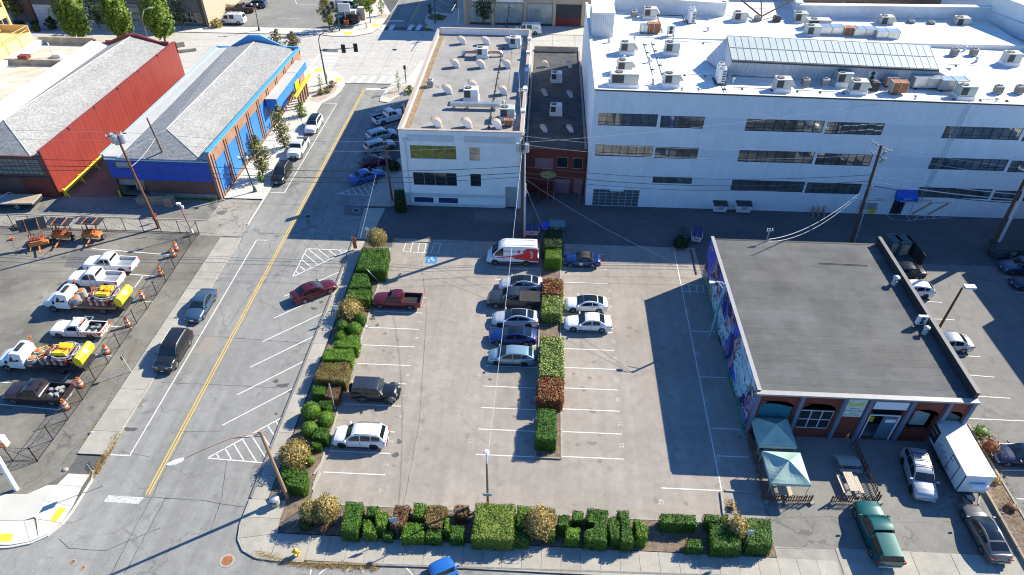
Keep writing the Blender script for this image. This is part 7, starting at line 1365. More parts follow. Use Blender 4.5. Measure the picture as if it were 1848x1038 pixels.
# row beside the street
CL='beside the street row, '
for pts,h,m,lab in (
 ([(653,447),(702,448),(694,489),(642,486)],1.4,G1,'large dark green hedge block right below the golden round shrub at the alley end'),
 ([(638,493),(663,494),(670,517),(629,519)],1.3,G1,'bright rounded hedge block second from the alley end of the street row'),
 ([(628,521),(669,521),(667,541),(622,539)],1.15,G1,'hedge block just above the golden-brown shrub in front of the dark red pickup'),
 ([(600,618),(636,604),(649,606),(645,627),(600,626)],1.2,G2,'wedge-shaped bright green hedge below three round balls'),
 ([(587,629),(637,629),(634,651),(582,648)],1.25,G2,'wide bright green hedge block with a sharp front edge below the wedge'),
 ([(577,655),(632,653),(624,690),(567,683)],1.15,G3,'large mottled hedge block browning on its right side'),
 ([(564,696),(588,696),(586,712),(563,711)],.95,G1,'small dark green cube hedge below the mottled block, left of a brown one'),
 ([(591,697),(616,697),(612,722),(585,716)],.75,G4,'low brown dried hedge block beside the spare-wheel end of the off-roader'),
 ([(576,722),(600,724),(597,740),(573,735)],.7,G1,'low dark hedge piece between the brown block and the round balls'),
 ([(570,771),(592,770),(590,793),(562,789)],1.0,G1,'square dark green hedge left of the white crossover nose'),
 ([(561,796),(582,794),(580,807),(561,806)],.7,G1,'small green cube hedge below the square one near the white crossover'),
 ([(514,868),(553,845),(552,876),(545,882),(518,876)],1.2,G1,'triangular green hedge at the foot of the leaning wooden lamp pole'),
 ([(508,842),(540,844),(530,862),(508,862)],.9,G1,'dark hedge block under the golden ball near the wooden lamp pole')): hedge(pts,h,m,lab)
ball(617,589,12,G1,'small dark round hedge, left of two balls below the golden-brown shrub'); ball(640,594,13,G2,'bright round hedge, right of two balls below the golden-brown shrub'); ball(617,606,13,G2,'low lens-shaped bright green hedge above the wedge',.6); ball(651,577,11,G1,'dark oval hedge at the right under the golden-brown shrub',1.2)
ball(561,742,17,G2,'round green ball hedge, left of the pair beside the low dark piece'); ball(588,757,15,G2,'round green ball hedge, right of the pair above the white crossover'); ball(559,775,15,G2,'round green ball hedge, lowest of three, above the square hedge'); ball(560,831,9,G10,'small brownish round shrub behind the golden ball near the lamp pole')
GS='golden shrubs round the car park'
ball(532,820,27,G7,'large golden round shrub above the triangular hedge, beside the lamp pole',.85,'shrub',.12,.16,0,group=GS); ball(680,429,18,G7,'golden round shrub on short stems at the alley end of the street row',.9,'shrub',.09,.13,.9,group=GS); ball(634,558,23,G7,'golden-brown bushy shrub left of the dark red pickup',.7,'shrub',.2,.17,0,group=GS)
ball(561,922,20,G7,'golden round shrub at the corner, left half of a heart-shaped pair',1.1,'shrub',.1,.15,.4,group=GS); ball(590,917,23,G7,'golden round shrub at the corner, right and taller half of a heart-shaped pair',1.15,'shrub',.12,.15,.4,group=GS); ball(974,944,29,G7,'big golden ball shrub in the middle of the south hedge row',.95,'shrub',.1,.15,.2,group=GS); ball(1331,953,20,G7,'tall golden shrub among dark hedges at the right end of the south row',1.35,'shrub',.12,.15,.2,group=GS)
ball(552,945,13,G9,'small dark purple-brown ball under the corner golden pair',group=GS,cat='shrub'); ball(584,953,11,G4,'bare twiggy brown shrub under the corner golden pair',cat='shrub',rag=.2,dens=60,group=GS)
for pts,h,m,lab in (
 ([(624,905),(654,906),(644,960),(614,958)],1.35,G1,'long green hedge block at the left end of the south row'),([(662,913),(683,913),(676,932),(661,931)],.95,G1,'small green hedge cube right of the long left block, at the car park side'),
 ([(681,921),(699,923),(699,938),(694,953),(679,951),(677,935)],1.2,G2,'rounded upright green hedge between two small cubes, left of the brown one'),([(656,938),(669,937),(679,953),(678,965),(654,963)],1.0,G2,'green hedge with one slanting side near the pavement, right of the long left block'),
 ([(692,957),(708,958),(707,970),(689,969)],.8,G1,'low green hedge piece by the pavement at the foot of the blue sign post'),([(713,911),(740,913),(736,930),(726,950),(705,948)],1.25,G4,'brown-purple dying hedge behind the blue sign post'),
 ([(747,907),(769,908),(762,933),(746,932)],1.2,G2,'bright green hedge block at the car park side, left of the red-brown one'),([(729,942),(766,944),(765,970),(723,970)],1.05,G2,'wide bright green hedge with a clipped-in corner at the pavement side'),
 ([(772,911),(806,913),(801,938),(797,953),(770,951),(765,933)],1.2,G3,'red-brown topped hedge with green sides near the middle left of the south row'),([(770,955),(797,955),(796,972),(768,971)],1.0,G1,'dark green hedge in front of the red-brown topped one'),
 ([(804,931),(811,931),(808,958),(800,956)],1.1,G2,'thin sliver of green hedge right of the red-brown topped one'),([(822,911),(847,913),(842,932),(820,930)],1.0,G4,'small red-brown cube hedge at the car park side left of the lamp post'),
 ([(813,948),(837,949),(837,972),(812,972)],1.05,G1,'square green hedge by the pavement left of the biggest hedge'),([(859,907),(930,910),(926,975),(851,972)],1.4,G10,'biggest mottled green hedge, with the car park lamp post rising from it'),
 ([(934,912),(960,913),(950,935),(940,952),(932,948)],1.3,G2,'bright green hedge tucked behind the left side of the big golden ball'),([(929,955),(957,958),(953,978),(925,976)],1.0,G1,'dark green hedge in front left of the big golden ball'),([(976,916),(1001,918),(1000,940),(978,940)],1.25,G3,'brownish green hedge behind the right side of the big golden ball'),([(988,953),(1002,953),(1001,968),(986,968)],1.0,G1,'green hedge piece in front right of the big golden ball'),
 ([(1008,929),(1028,929),(1026,950),(1008,949)],1.2,G1,'green hedge cube, left of a cluster of three right of the golden ball'),([(1034,921),(1053,922),(1051,940),(1033,939)],1.15,G1,'green hedge cube, rear of a cluster of three right of the golden ball'),([(1021,950),(1046,951),(1045,974),(1020,973)],1.05,G2,'green hedge cube, front of a cluster of three right of the golden ball'),
 ([(1060,917),(1098,920),(1094,940),(1096,978),(1055,975),(1054,958),(1071,955),(1074,940),(1059,939)],1.25,G1,'tall hedge clipped like a backward letter C'),([(1099,933),(1110,930),(1121,940),(1119,973),(1103,972),(1097,953)],1.15,G1,'oval green hedge right of the C-shaped one'),
 ([(1114,920),(1135,922),(1136,940),(1145,975),(1141,980),(1121,978),(1121,943)],1.25,G1,'long leaning hedge between the oval and the bright teardrop'),([(1144,935),(1156,937),(1170,950),(1168,973),(1150,970)],1.2,G2,'bright smooth teardrop-shaped hedge'),
 ([(1192,926),(1255,929),(1258,947),(1193,944)],1.1,G1,'wide loose green hedge above bare soil right of the teardrop'),([(1242,971),(1264,972),(1269,990),(1238,988)],.9,G1,'small square hedge standing alone by the pavement at the right'),
 ([(1271,927),(1299,929),(1297,943),(1274,941)],1.1,G1,'small dark hedge at the car park corner, rear right'),([(1281,944),(1312,945),(1336,963),(1339,991),(1284,989)],1.2,G1,'large dark hedge in the shade of the tall golden shrub'),([(1302,928),(1316,929),(1316,944),(1301,943)],1.2,G1,'dark hedge behind the tall golden shrub'),([(1347,934),(1391,937),(1395,986),(1349,984)],1.25,G1,'big dark green hedge at the right end of the south row by the driveway')): hedge(pts,h,m,lab)
GI='hedges on the island'
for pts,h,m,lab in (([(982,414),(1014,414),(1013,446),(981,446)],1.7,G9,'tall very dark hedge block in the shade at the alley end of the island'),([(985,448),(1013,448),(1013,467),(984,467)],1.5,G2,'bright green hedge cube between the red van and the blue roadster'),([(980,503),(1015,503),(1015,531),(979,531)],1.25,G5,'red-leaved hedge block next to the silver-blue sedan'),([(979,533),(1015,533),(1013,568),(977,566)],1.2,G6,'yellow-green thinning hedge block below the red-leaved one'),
 ([(976,607),(1015,608),(1017,680),(973,678)],1.3,G6,'long yellow-green hedge with red tips in the middle of the island'),([(972,681),(1016,682),(1016,724),(969,722)],1.25,G5,'reddest hedge block of the island, above the plain green one'),([(971,737),(1003,738),(1004,796),(966,793)],1.35,G1,'plain dark green oblong hedge at the near end of the island')): hedge(pts,h,m,lab,group=GI,z0=.1,s=.1 if m in (G1,G2,G9) else .15,dens=210 if m in (G1,G2,G9) else 150)
GO='shrubs beside the buildings'
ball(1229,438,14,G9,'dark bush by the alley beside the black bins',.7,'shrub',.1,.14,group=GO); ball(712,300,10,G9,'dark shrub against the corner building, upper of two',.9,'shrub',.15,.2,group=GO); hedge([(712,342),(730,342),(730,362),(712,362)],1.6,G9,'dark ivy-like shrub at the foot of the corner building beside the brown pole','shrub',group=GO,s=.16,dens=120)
# loose shrubs & grasses
def tuft(pts,n,h,m,label,cat='dry grass',kind='stuff',name='dry_grass',s=.22,w=.35):
    q=[at(*p) for p in pts]; b=MB()
    for _ in range(n):
        k=rnd.randrange(len(q)-1) if len(q) > 1 else 0; p=q[k].lerp(q[min(k+1,len(q)-1)],rnd.random())+Vector((rnd.gauss(0,w),rnd.gauss(0,w),0)); p.z=.02; d=Vector((rnd.gauss(0,.5),rnd.gauss(0,.5),1)).normalized(); l=h*rnd.uniform(.4,1.2); u=d.orthogonal().normalized()*.03
        b.add([p-u,p+u,p+d*l],[(0,1,2)])
        if rnd.random() < .35: leaf(b,p+d*l*.5,Vector((0,0,1)),s*.35,.9)
    o=b.obj(name,m); setp(o,label,cat); 
    if kind: o['kind']=kind
    return o
tuft([(212,785),(196,815),(178,845),(166,862)],900,.28,G12,'strip of tan dry grass along the west kerb near the stop bar',w=.16); tuft([(462,1000),(500,1010),(560,1020),(620,1022),(680,1024)],1600,.3,G12,'dry grass growing over the south kerb below the hydrant',w=.16); tuft([(445,935),(440,970),(452,996)],260,.15,G12,'thin weeds along the rounded corner kerb',w=.06)
tuft([(1770,800),(1790,850),(1815,900),(1840,960)],900,.4,G12,'dry grass and dead weeds in the right planter bed',w=.6); tuft([(1312,905),(1325,925)],120,.3,G12,'small dry weed tuft in the bed at the car park corner',w=.3); tuft([(380,500),(345,560),(290,650),(230,740)],200,.1,G2,'green weeds in the joint of the west kerb',w=.07); tuft([(250,610),(200,720),(150,800)],300,.1,G12,'dry leaves along the inner edge of the west pavement',w=.12); tuft([(310,357),(395,362)],500,.35,G8,'weeds at the foot of the blue building plinth',w=.25)
tuft([(1305,960),(1230,985),(700,930),(1100,930)],500,.1,G12,'fallen leaves scattered in the south planter bed',w=1.2)
ball(1793,808,20,G5,'red-leaved shrub at the side planter beside the dark blue sedan',.6,'shrub',.25,.18,group=GO,dens=90); ball(1772,778,16,G6,'thin yellow-red shrub at the back of the side planter',.6,'shrub',.25,.16,group=GO,dens=70); ball(1795,864,11,G12,'tan grassy tuft in the side planter',.7,'shrub',.2,.16,group=GO,dens=160); ball(1826,915,13,G4,'bare twiggy shrub in the side planter near the bottom',.6,'shrub',.3,.14,group=GO,dens=70); ball(1322,913,6,G12,'small spiky plant in the bed at the car park corner',.9,'shrub',.3,.2,group=GO,dens=150)
# trees
def tree(name,px,py,h,r,zb,m,label,n=900,s=.4,cat='tree',group='street trees',trunk_r=.12,lobes=9,core=.35,point=1.0,hollow=.25):
    a=at(px,py); t=thing(name,label,cat,(a.x,a.y,0),0,group); b=MB(); b.tube((0,0,0),(0,0,zb+(h-zb)*.5),trunk_r,trunk_r*.5,7); lb=[]
    for i in range(lobes):
        zz=zb+(h-zb)*(i+.5)/lobes; prof=math.sin(math.pi*min(1,max(.12,((zz-zb)/(h-zb)) ** point))) ** .6; an=i*2.4+rnd.random(); rad=r*prof*.42
        c=Vector((rad*math.cos(an),rad*math.sin(an),zz)); lb.append((c,r*prof*.68,(h-zb)/lobes*1.5)); b.tube((0,0,max(.5,zz-r*.5)),c,trunk_r*.35,trunk_r*.12,5)
    b.obj('trunk',M_TRUNK,t); b=MB()
    for _ in range(n if group == 'tall columnar trees along the wide street' else 0):
        u=rnd.random(); an=rnd.uniform(0,6.283); pr=math.sin(math.pi*min(.97,u*.8+.17)) ** .75; rr=r*pr*(.76+.16*math.sin(3*an+7*u)+.16*math.sin(7*an-13*u)+rnd.gauss(0,.08))*rnd.uniform(.5,1) ** .5; leaf(b,Vector((rr*math.cos(an),rr*math.sin(an),zb+(h-zb)*u+rnd.gauss(0,.2))),Vector((math.cos(an),math.sin(an),.5)).normalized(),s,.5)
    for _ in range(n if group != 'tall columnar trees along the wide street' else 0):
        c,rr,rz=rnd.choice(lb); d=Vector((rnd.gauss(0,1),rnd.gauss(0,1),rnd.gauss(0,1))).normalized(); q=rnd.uniform(hollow,1) ** .5; p=c+Vector((d.x*rr*q,d.y*rr*q,d.z*rz*q)); leaf(b,p,(d+Vector((0,0,.3))).normalized(),s,.5)
    b.obj('crown',m,t); return t
GT='tall columnar trees along the wide street'
tree('columnar_tree',150,83,14.0,3.2,2.2,G8,'tall yellow-green columnar tree, leftmost of three along the wide street',5200,.5,group=GT,lobes=6,trunk_r=.2); tree('columnar_tree',228,80,13.0,2.9,2.2,G8,'tall yellow-green columnar tree, middle of three along the wide street',4800,.5,group=GT,lobes=6,trunk_r=.2); tree('columnar_tree',301,83,12.3,3.1,2.2,G8,'tall yellow-green columnar tree, rightmost of three, beside the curved lamp post',4800,.5,group=GT,lobes=6,trunk_r=.2)
YT='young trees on the pavements'
tree('young_tree',514,268,6.6,1.7,.6,G11,'young tree with brownish top between the white cars and the blue panels',1300,.3,group=YT); tree('young_tree',476,322,6.3,1.9,1.2,G11,'young tree with dark brownish leaves by the dark SUV at the kerb',1400,.3,group=YT); tree('small_bush',546,211,2.4,1.2,.1,G8,'round bright bush on the pavement beside the farthest white crossover',700,.25,'bush',YT,.05); tree('small_bush',471,328,1.5,.8,.1,G8,'small bright bush at the foot of the young tree by the dark SUV',300,.2,'bush',YT,.04)
tree('young_tree',580,166,3.2,.6,.4,G11,'thin sapling in the gravel bed of the corner bulb',160,.2,group=YT,trunk_r=.05); tree('small_bush',579,172,1.1,.8,.05,G11,'olive bush in the gravel bed, left of two',350,.2,'bush',YT,.04); tree('small_bush',592,168,1.1,.9,.05,G11,'olive bush in the gravel bed, right of two',350,.2,'bush',YT,.04); tree('small_bush',600,158,1.2,1.0,.05,G5,'red-leaved bush at the tip of the gravel bed',400,.2,'bush',YT,.04)
tree('young_tree',720,166,3.6,.6,.5,G8,'thin sapling on the gravel bulb beside the corner building',160,.2,group=YT,trunk_r=.05); tree('small_bush',739,168,1.3,1.2,.05,G8,'bright green bush beside the corner building parapet',500,.22,'bush',YT,.04)
tree('young_tree',595,54,6.8,2.1,1.4,G11,'round-crowned street tree under the traffic signal mast arm',1500,.35,group=YT); tree('young_tree',669,42,7.0,1.6,2.5,G8,'small street tree beside the stone pillars',700,.35,group=YT); tree('young_tree',689,29,3.6,1.0,.8,G8,'sapling in the gravel bulb across the wide street',260,.28,group=YT,trunk_r=.05); tree('large_bush',655,22,4.2,2.6,.1,G8,'large yellow-green bush beside the far car park',1200,.4,'bush',YT); tree('large_bush',668,6,4.5,2.6,.1,G11,'large bush at the top edge behind the small street tree',1100,.4,'bush',YT)
tree('street_tree',531,98,4.2,1.9,.8,leafy('bronze_leaves',[(.1,.06,.03),(.2,.15,.06),(.16,.18,.05)]),'bronze-leaved tree behind the blue rear parapet',900,.35,group='street trees'); tree('street_tree',503,90,3.9,1.6,.8,bpy.data.materials['bronze_leaves'],'smaller bronze-leaved tree left behind the blue rear parapet',500,.35,group='street trees')
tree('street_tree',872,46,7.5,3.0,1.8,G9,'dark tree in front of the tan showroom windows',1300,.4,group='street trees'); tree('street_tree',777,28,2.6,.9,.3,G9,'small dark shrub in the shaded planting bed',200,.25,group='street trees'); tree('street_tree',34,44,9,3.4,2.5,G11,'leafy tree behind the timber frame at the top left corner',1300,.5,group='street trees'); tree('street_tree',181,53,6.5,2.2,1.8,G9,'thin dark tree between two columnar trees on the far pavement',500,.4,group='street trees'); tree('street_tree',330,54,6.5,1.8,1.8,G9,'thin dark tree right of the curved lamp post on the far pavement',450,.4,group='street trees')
tree('spiky_plant',97,53,2.4,1.6,.1,G9,'dark spiky plant on the far pavement left of the first columnar tree',260,.6,'plant','street trees'); hedge([(25,38),(42,38),(44,44),(26,44)],1.2,G9,'dark low hedge below the beige wall at the top left',group=GO,s=.4,dens=12); hedge([(54,38),(66,38),(68,45),(55,45)],1.2,G9,'dark low shrub left of the brick trim at the top left',group=GO,s=.4,dens=12); ball(392,42,10,G7,'dry golden shrub beside the small white van',.7,'shrub',.2,.4,group=GO,dens=30); ball(415,15,8,G7,'dry golden shrub behind the small white van',.7,'shrub',.2,.4,group=GO,dens=30)
tree('small_bush',793,36,1.2,1.0,.05,G8,'green bush in the shaded planting bed by the signal mast',300,.25,'bush',YT,.04); tree('small_bush',1826,457,1.6,1.8,.05,G9,'dark bush at the right edge beside the long dumpster',500,.25,'bush',YT,.04)
# ================================================================ poles, wires, fences, signs, patio, small things
def upole(name,base,tip,label,r=.17,m=M_POLE,arms=(),group='wooden utility poles',cat='utility pole',top=None):
    a=at(*base); tp=top or pole_top(base,tip); t=thing(name,label,cat,a,0,group); d=tp-a; b=MB(); b.tube((0,0,-.1),d,r,r*.68,10); b.obj('pole',m,t)
    for f,L,ang in arms:
        p=d*f; b=MB(); v=Vector((math.cos(D2R(ang)),math.sin(D2R(ang)),0))*L/2; b.beam(p-v,p+v,.1,.12); b.obj('cross_arm',M_WOOD,t)
        for s in (-.95,-.5,.5,.95): b=MB(); q=p+v*s; b.tube(q+Vector((0,0,.05)),q+Vector((0,0,.3)),.07,.04,6); b.obj('insulator',M_WHITE,t)
    return t,a,tp
P1,P1a,P1t=upole('utility_pole',(287,412),(207,238),'reddish wooden utility pole with three transformers in front of the blue building',.19,mat('red_brown_pole',(.19,.075,.045),.9,var=.25,scale=4),[(.97,2.2,30)])
d=P1t-P1a
for s in (-1,0,1): b=MB(); q=d*.90+Vector((.55*s,-.45 if s == 0 else -.1,0)); b.tube(q,q+Vector((0,0,1.1)),.3,n=12); b.tube(q+Vector((0,0,1.1)),q+Vector((0,0,1.3)),.12,.05,6); b.obj('transformer',M_METAL,P1)
P2_,P2a,P2t=upole('utility_pole',(325,346),(265,213),'thin dark wooden pole leaning against the front of the blue building',.14)
b=MB(); b.path([(P2t-P2a)*.72,(P2t-P2a)*.72+Vector((-.6,-.7,.4)),(P2t-P2a)*.72+Vector((-1.7,-1.0,.3))],.04,5); b.obox((P2t-P2a)*.72+Vector((-2.0,-1.05,.25)),.5,.25,.12); b.obj('street_light',M_METAL,P2_)
b=MB(); b.box(-.22,.22,-.3,-.22,1.4,2.1); b.obj('notice',M_WHITE,P2_)
P3,P3a,P3t=upole('utility_pole',(942,428),(943,245),'tall utility pole in the middle with white conduit and transformers, by the red-graphic van',.2,M_POLE,[(.99,2.6,80),(.82,1.6,80)])
d=P3t-P3a; b=MB(); b.tube(Vector((.28,-.05,0)),d*.86+Vector((.28,-.05,0)),.1,n=8); b.tube(Vector((.42,.1,0)),d*.55+Vector((.42,.1,0)),.06,n=8); b.obj('conduit',mat('pale_conduit',(.6,.62,.66),.5),P3)
for s in (-1,1): b=MB(); q=d*.86+Vector((.5*s,-.1,0)); b.tube(q,q+Vector((0,0,1.0)),.28,n=12); b.obj('transformer',M_METAL,P3)
P4,P4a,P4t=upole('utility_pole',(708,363),(692,253),'brown wooden pole at the corner of the white corner building',.15,mat('red_brown_pole'))
P5t=at(1591,262,13.2); P5a=at(1535,441,0); P5,P5a,P5t=upole('utility_pole',(1535,441),(1591,262),'tall dark utility pole behind the tarred roof, leaning to the right',.22,M_POLE,[(.985,2.8,-62),(.9,2.2,-62)],top=P5t)
d=P5t-P5a; b=MB(); b.tube(Vector((.35,-.1,0)),d*.62+Vector((.35,-.1,0)),.07,n=8); b.obj('conduit',M_METAL,P5)
for f in (.93,.86): b=MB(); q=d*f+Vector((.5,-.2,0)); b.obox(q,.25,.25,.6,Matrix.Rotation(D2R(30),3,'Y')); b.obj('switch',M_GREYM,P5)
P6t=at(1862,300,13.0); P6,P6a,P6t=upole('utility_pole',(1784,455),(1862,300),'thick dark utility pole with white conduits at the right edge',.24,M_POLE,[(.93,2.4,-60)],top=P6t)
d=P6t-P6a; b=MB(); b.tube(Vector((.55,.0,0)),d*.8+Vector((.55,.0,0)),.11,n=8); b.tube(Vector((.8,.1,0)),d*.75+Vector((.8,.1,0)),.09,n=8); b.obj('conduit',mat('pale_conduit'),P6)
# lamp pole at the corner with its long arm over the street
P7,P7a,P7t=upole('street_lamp_pole',(520,900),(469,778),'leaning pale wooden lamp pole with a long thin arm reaching over the street',.17,M_POLEL,cat='lamp pole',group=None)
tip=at(330,829,8.4)-P7a; d=P7t-P7a; b=MB(); b.path([d*.985,d.lerp(tip,.35)+Vector((0,0,.35)),d.lerp(tip,.7)+Vector((0,0,.25)),tip],.042,6); b.path([d*.93,d.lerp(tip,.35)+Vector((0,0,.3))],.035,5); b.obj('arm',mat('peeling_arm',(.42,.26,.18),.8,var=.3,scale=5),P7)
e=at(306,838,8.3)-P7a; b=MB(); dv=(e-tip).normalized(); b.loft([[tuple(tip+dv*L_+Vector((-dv.y,dv.x,0))*w_*math.cos(t_)+Vector((0,0,.1*math.sin(t_)))) for t_ in [2*math.pi*k/8 for k in range(8)]] for L_,w_ in ((-.1,.06),(.15,.2),(.6,.26),(1.0,.2),(1.15,.08))]); b.obj('lamp_head',M_PANEL,P7)
b=MB(); q=d*.97; b.beam(q+Vector((-.7,-.5,0)),q+Vector((.5,.4,0)),.08,.06); b.obj('bracket',M_METAL,P7)
P8,P8a,P8t=upole('car_park_lamp',(881,915),(878.5,836),'wooden lamp post with a white round head rising from the biggest hedge',.13,M_POLEL,cat='lamp post',group=None)
d=P8t-P8a; b=MB(); b.tube(d,d+Vector((0,0,1.2)),.05,n=6); b.tube(d+Vector((0,0,1.2)),d+Vector((0,0,1.4)),.06,.22,10); b.dome(tuple(d+Vector((0,0,1.4))),.24,.24,.12,10,3); b.obj('lamp_head',M_WHITE,P8)
b=MB(); b.box(-.35,.35,-.3,-.27,2.0,2.3); b.obj('blue_notice',mat('pale_blue_sign',(.28,.42,.52),.5),P8)
P9,P9a,P9t=upole('mural_lamp_pole',(1281,608),(1309,512),'teal painted wooden lamp pole in front of the mural wall',.15,mat('teal_pole_paint',(.16,.38,.40),.7,var=.35,scale=1.2),cat='lamp pole',group=None)
d=P9t-P9a; b=MB(); b.path([d*.95,d+Vector((-.3,.1,.1)),d+Vector((-1.1,.2,.0))],.05,6); b.path([d*.9,d+Vector((-.6,.7,-.2))],.04,5); b.obox(d+Vector((-1.3,.2,-.05)),.5,.3,.15); b.obj('lamp_arm',M_WHITE,P9)
P10,P10a,P10t=upole('car_park_lamp',(1690,600),(1737,519),'dark reddish pole with a flat white lamp panel in the side car park',.15,mat('red_brown_pole'),cat='lamp post',group=None)
d=P10t-P10a; b=MB(); b.obox(d+Vector((.75,.1,.05)),1.1,.6,.22); b.obj('lamp_head',M_WHITE,P10); b=MB(); b.tube(d,d+Vector((.3,0,.05)),.06,n=6); b.obj('lamp_arm',M_METAL,P10)
# ornate green street lamps
def ornate(base,tip,label,arm=True):
    t,a,tp=upole('ornate_street_lamp',base,tip,label,.11,M_TEAL,cat='street lamp',group='green ornate street lamps'); d=tp-a; b=MB(); b.tube((0,0,0),(0,0,.5),.3,.22,10); b.tube((0,0,.5),(0,0,.9),.22,.12,10); b.obj('base',M_TEAL,t)
    b=MB(); [b.tube(d*.93,d*.93+Vector((s*.6,0,.15)),.05,n=6) for s in (-1,1)]; b.obj('lamp_bracket',M_TEAL,t)
    for s in (-1,1): b=MB(); q=d*.93+Vector((s*.6,0,.15)); b.tube(q,q+Vector((0,0,.2)),.08,.2,8); b.dome(tuple(q+Vector((0,0,.2))),.2,.2,.25,8,3); b.obj('globe',M_WHITE,t)
    return t
ornate((461,347),(437,285),'green ornate twin street lamp at the corner of the blue building'); ornate((468,56),(459,8),'green ornate street lamp across the wide street, left of the traffic mast'); ornate((914,50),(919,12),'dark ornate street lamp in front of the tan showroom')
# traffic signals
def signal(base,tip,armtip,label,sig=((.62,0),(.95,0)),col=M_TEAL):
    t,a,tp=upole('traffic_signal',base,tip,label,.16,col,cat='traffic signal',group='traffic signals'); d=tp-a; z_arm=6.2; f=z_arm/max(d.z,.1); p0=d*f; p1=at(*armtip,6.5)-a; b=MB(); b.tube(p0,p1,.1,.06,7); b.obj('mast_arm',col,t)
    for k,_ in sig:
        q=p0.lerp(p1,k); b=MB(); b.obox(q,.35,.3,1.2); so=b.obj('signal_head',M_DARK,t); b=MB(); b.obox(q+Vector((0,-.02,0)),.75,.04,1.5); b.obj('backplate',M_DARK,so)
        for j in range(3): b=MB(); b.tube(q+Vector((0,-.2,.38-.38*j)),q+Vector((0,-.03,.38-.38*j)),.13,n=8); b.obj('lens_hood',M_BLACK,so)
    return t,d,p0,p1
s1,d,p0,p1=signal((590,152),(577,85),(645,86),'tall traffic signal mast with an arm over the wide crossing'); b=MB(); b.path([d,d+Vector((-.1,.3,1.2)),d+Vector((.2,.6,1.9)),d+Vector((.9,1.0,2.3)),d+Vector((1.9,1.4,2.35))],.07,6); b.obox(d+Vector((2.1,1.45,2.3)),.6,.3,.12); b.obj('lamp_arm',M_TEAL,s1)
b=MB(); q=p0.lerp(p1,.27); b.obox(q+Vector((0,-.1,-.1)),2.6,.05,.55); b.obj('street_name_board',M_METAL,s1); b=MB(); b.obox(d*.22+Vector((.2,0,0)),.3,.3,.8); b.obj('control_box',M_METAL,s1)
signal((613,57),(606,0),(582,28),'traffic signal mast on the far corner beside the round-crowned tree',sig=((.3,0),(.6,0),(.9,0))); signal((785,43),(784,-10),(784,-14),'dark signal pole in the shaded planting bed',sig=()); signal((826,50),(828,16),(815,20),'pale signal post behind the corner building, near the tan showroom',sig=((.5,0),),col=M_METAL)
cl_=thing('curved_street_lamp','tall grey street lamp with a curved arm beside the rightmost columnar tree','street lamp',at(272,86)); b=MB(); tp=pole_top((272,86),(256,32))-at(272,86); b.tube((0,0,0),tp,.13,.09,8); b.obj('pole',mat('pinkish_grey_pole',(.42,.36,.36),.5),cl_); b=MB(); q=at(268,14,11)-at(272,86); b.path([tp,tp.lerp(q,.6)+Vector((-.3,0,.3)),q],.07,6); b.path([tp*.95,tp.lerp(q,.6)+Vector((-.3,0,.1))],.05,5); b.obox(q+Vector((.4,0,.0)),.8,.3,.15); b.obj('arm',M_METAL,cl_)
sh=thing('signal_post','short dark post with a small signal head on the pavement near the corner building','signal post',at(733,151)); b=MB(); b.tube((0,0,0),(0,0,3.4),.09,n=8); b.obj('pole',M_DARK,sh); b=MB(); b.box(-.2,.2,-.2,.2,2.7,3.3); b.obj('signal_head',M_DARK,sh)
# overhead wires: sagging lines between the poles
M_WIREL=mat('pale_cable',(.45,.47,.5),.5); M_WIRED=mat('dark_cable',(.02,.02,.022),.6)
def wire(p,q,sag,r,m,label):
    b=MB(); n=22; c=(p+q)/2; pts=[p.lerp(q,i/n)-Vector((0,0,sag*4*(i/n)*(1-i/n)))-c for i in range(n+1)]; b.path(pts,r,4); o=b.obj('overhead_wire',m,None,c); return setp(o,label,'wire','overhead wires')
def Q(t,a,f,dx=0,dy=0): return a+(t-a)*f+Vector((dx,dy,0))
W0=Vector((-118,73,0))
for k,(f,z,m,r,sg,nm) in enumerate(((.97,13.0,M_WIREL,.02,.5,'topmost pale'),(.95,12.6,M_WIREL,.02,.6,'second pale'),(.72,9.6,M_WIRED,.035,.5,'upper dark'),(.66,8.8,M_WIRED,.04,.6,'middle dark'),(.62,8.2,M_WIRED,.03,.7,'lowest dark'))):
    dy=(.8 if k == 0 else -.8 if k == 1 else 0)
    wire(Vector((-118,72+dy,z)),Q(P1t,P1a,f,0,dy),sg,r,m,nm+' wire running left from the three-transformer pole out of the picture')
    wire(Q(P1t,P1a,f,0,dy),Q(P3t,P3a,f,0,dy),sg+.5,r,m,nm+' wire crossing the street from the three-transformer pole to the middle pole')
    wire(Q(P3t,P3a,f,0,dy),Q(P5t,P5a,f,0,dy),sg+.6,r,m,nm+' wire from the middle pole to the dark pole behind the tarred roof')
    wire(Q(P5t,P5a,f,0,dy),Q(P6t,P6a,f*.97,0,dy),sg*.5,r*(1.6 if k > 1 else 1),M_WIREL if k in (2,3) else m,nm+' wire from the dark pole behind the tarred roof to the right edge pole')
wire(Q(P3t,P3a,.9),P8a+(P8t-P8a)*.98,.9,.017,M_WIREL,'pale cable dropping from the middle pole to the car park lamp over the parked cars')
wire(Q(P3t,P3a,.62),P9t+Vector((0,0,0)),1.0,.018,M_WIREL,'pale twisted cable from the middle pole down to the mural lamp pole')
wire(Q(P5t,P5a,.62),at(1387,432,7.1),1.6,.04,M_WIREL,'thick sagging cable from the dark pole to the mast on the tarred roof, upper'); wire(Q(P5t,P5a,.60),at(1386,436,6.8),2.0,.035,M_WIREL,'thick sagging cable from the dark pole to the mast on the tarred roof, lower')
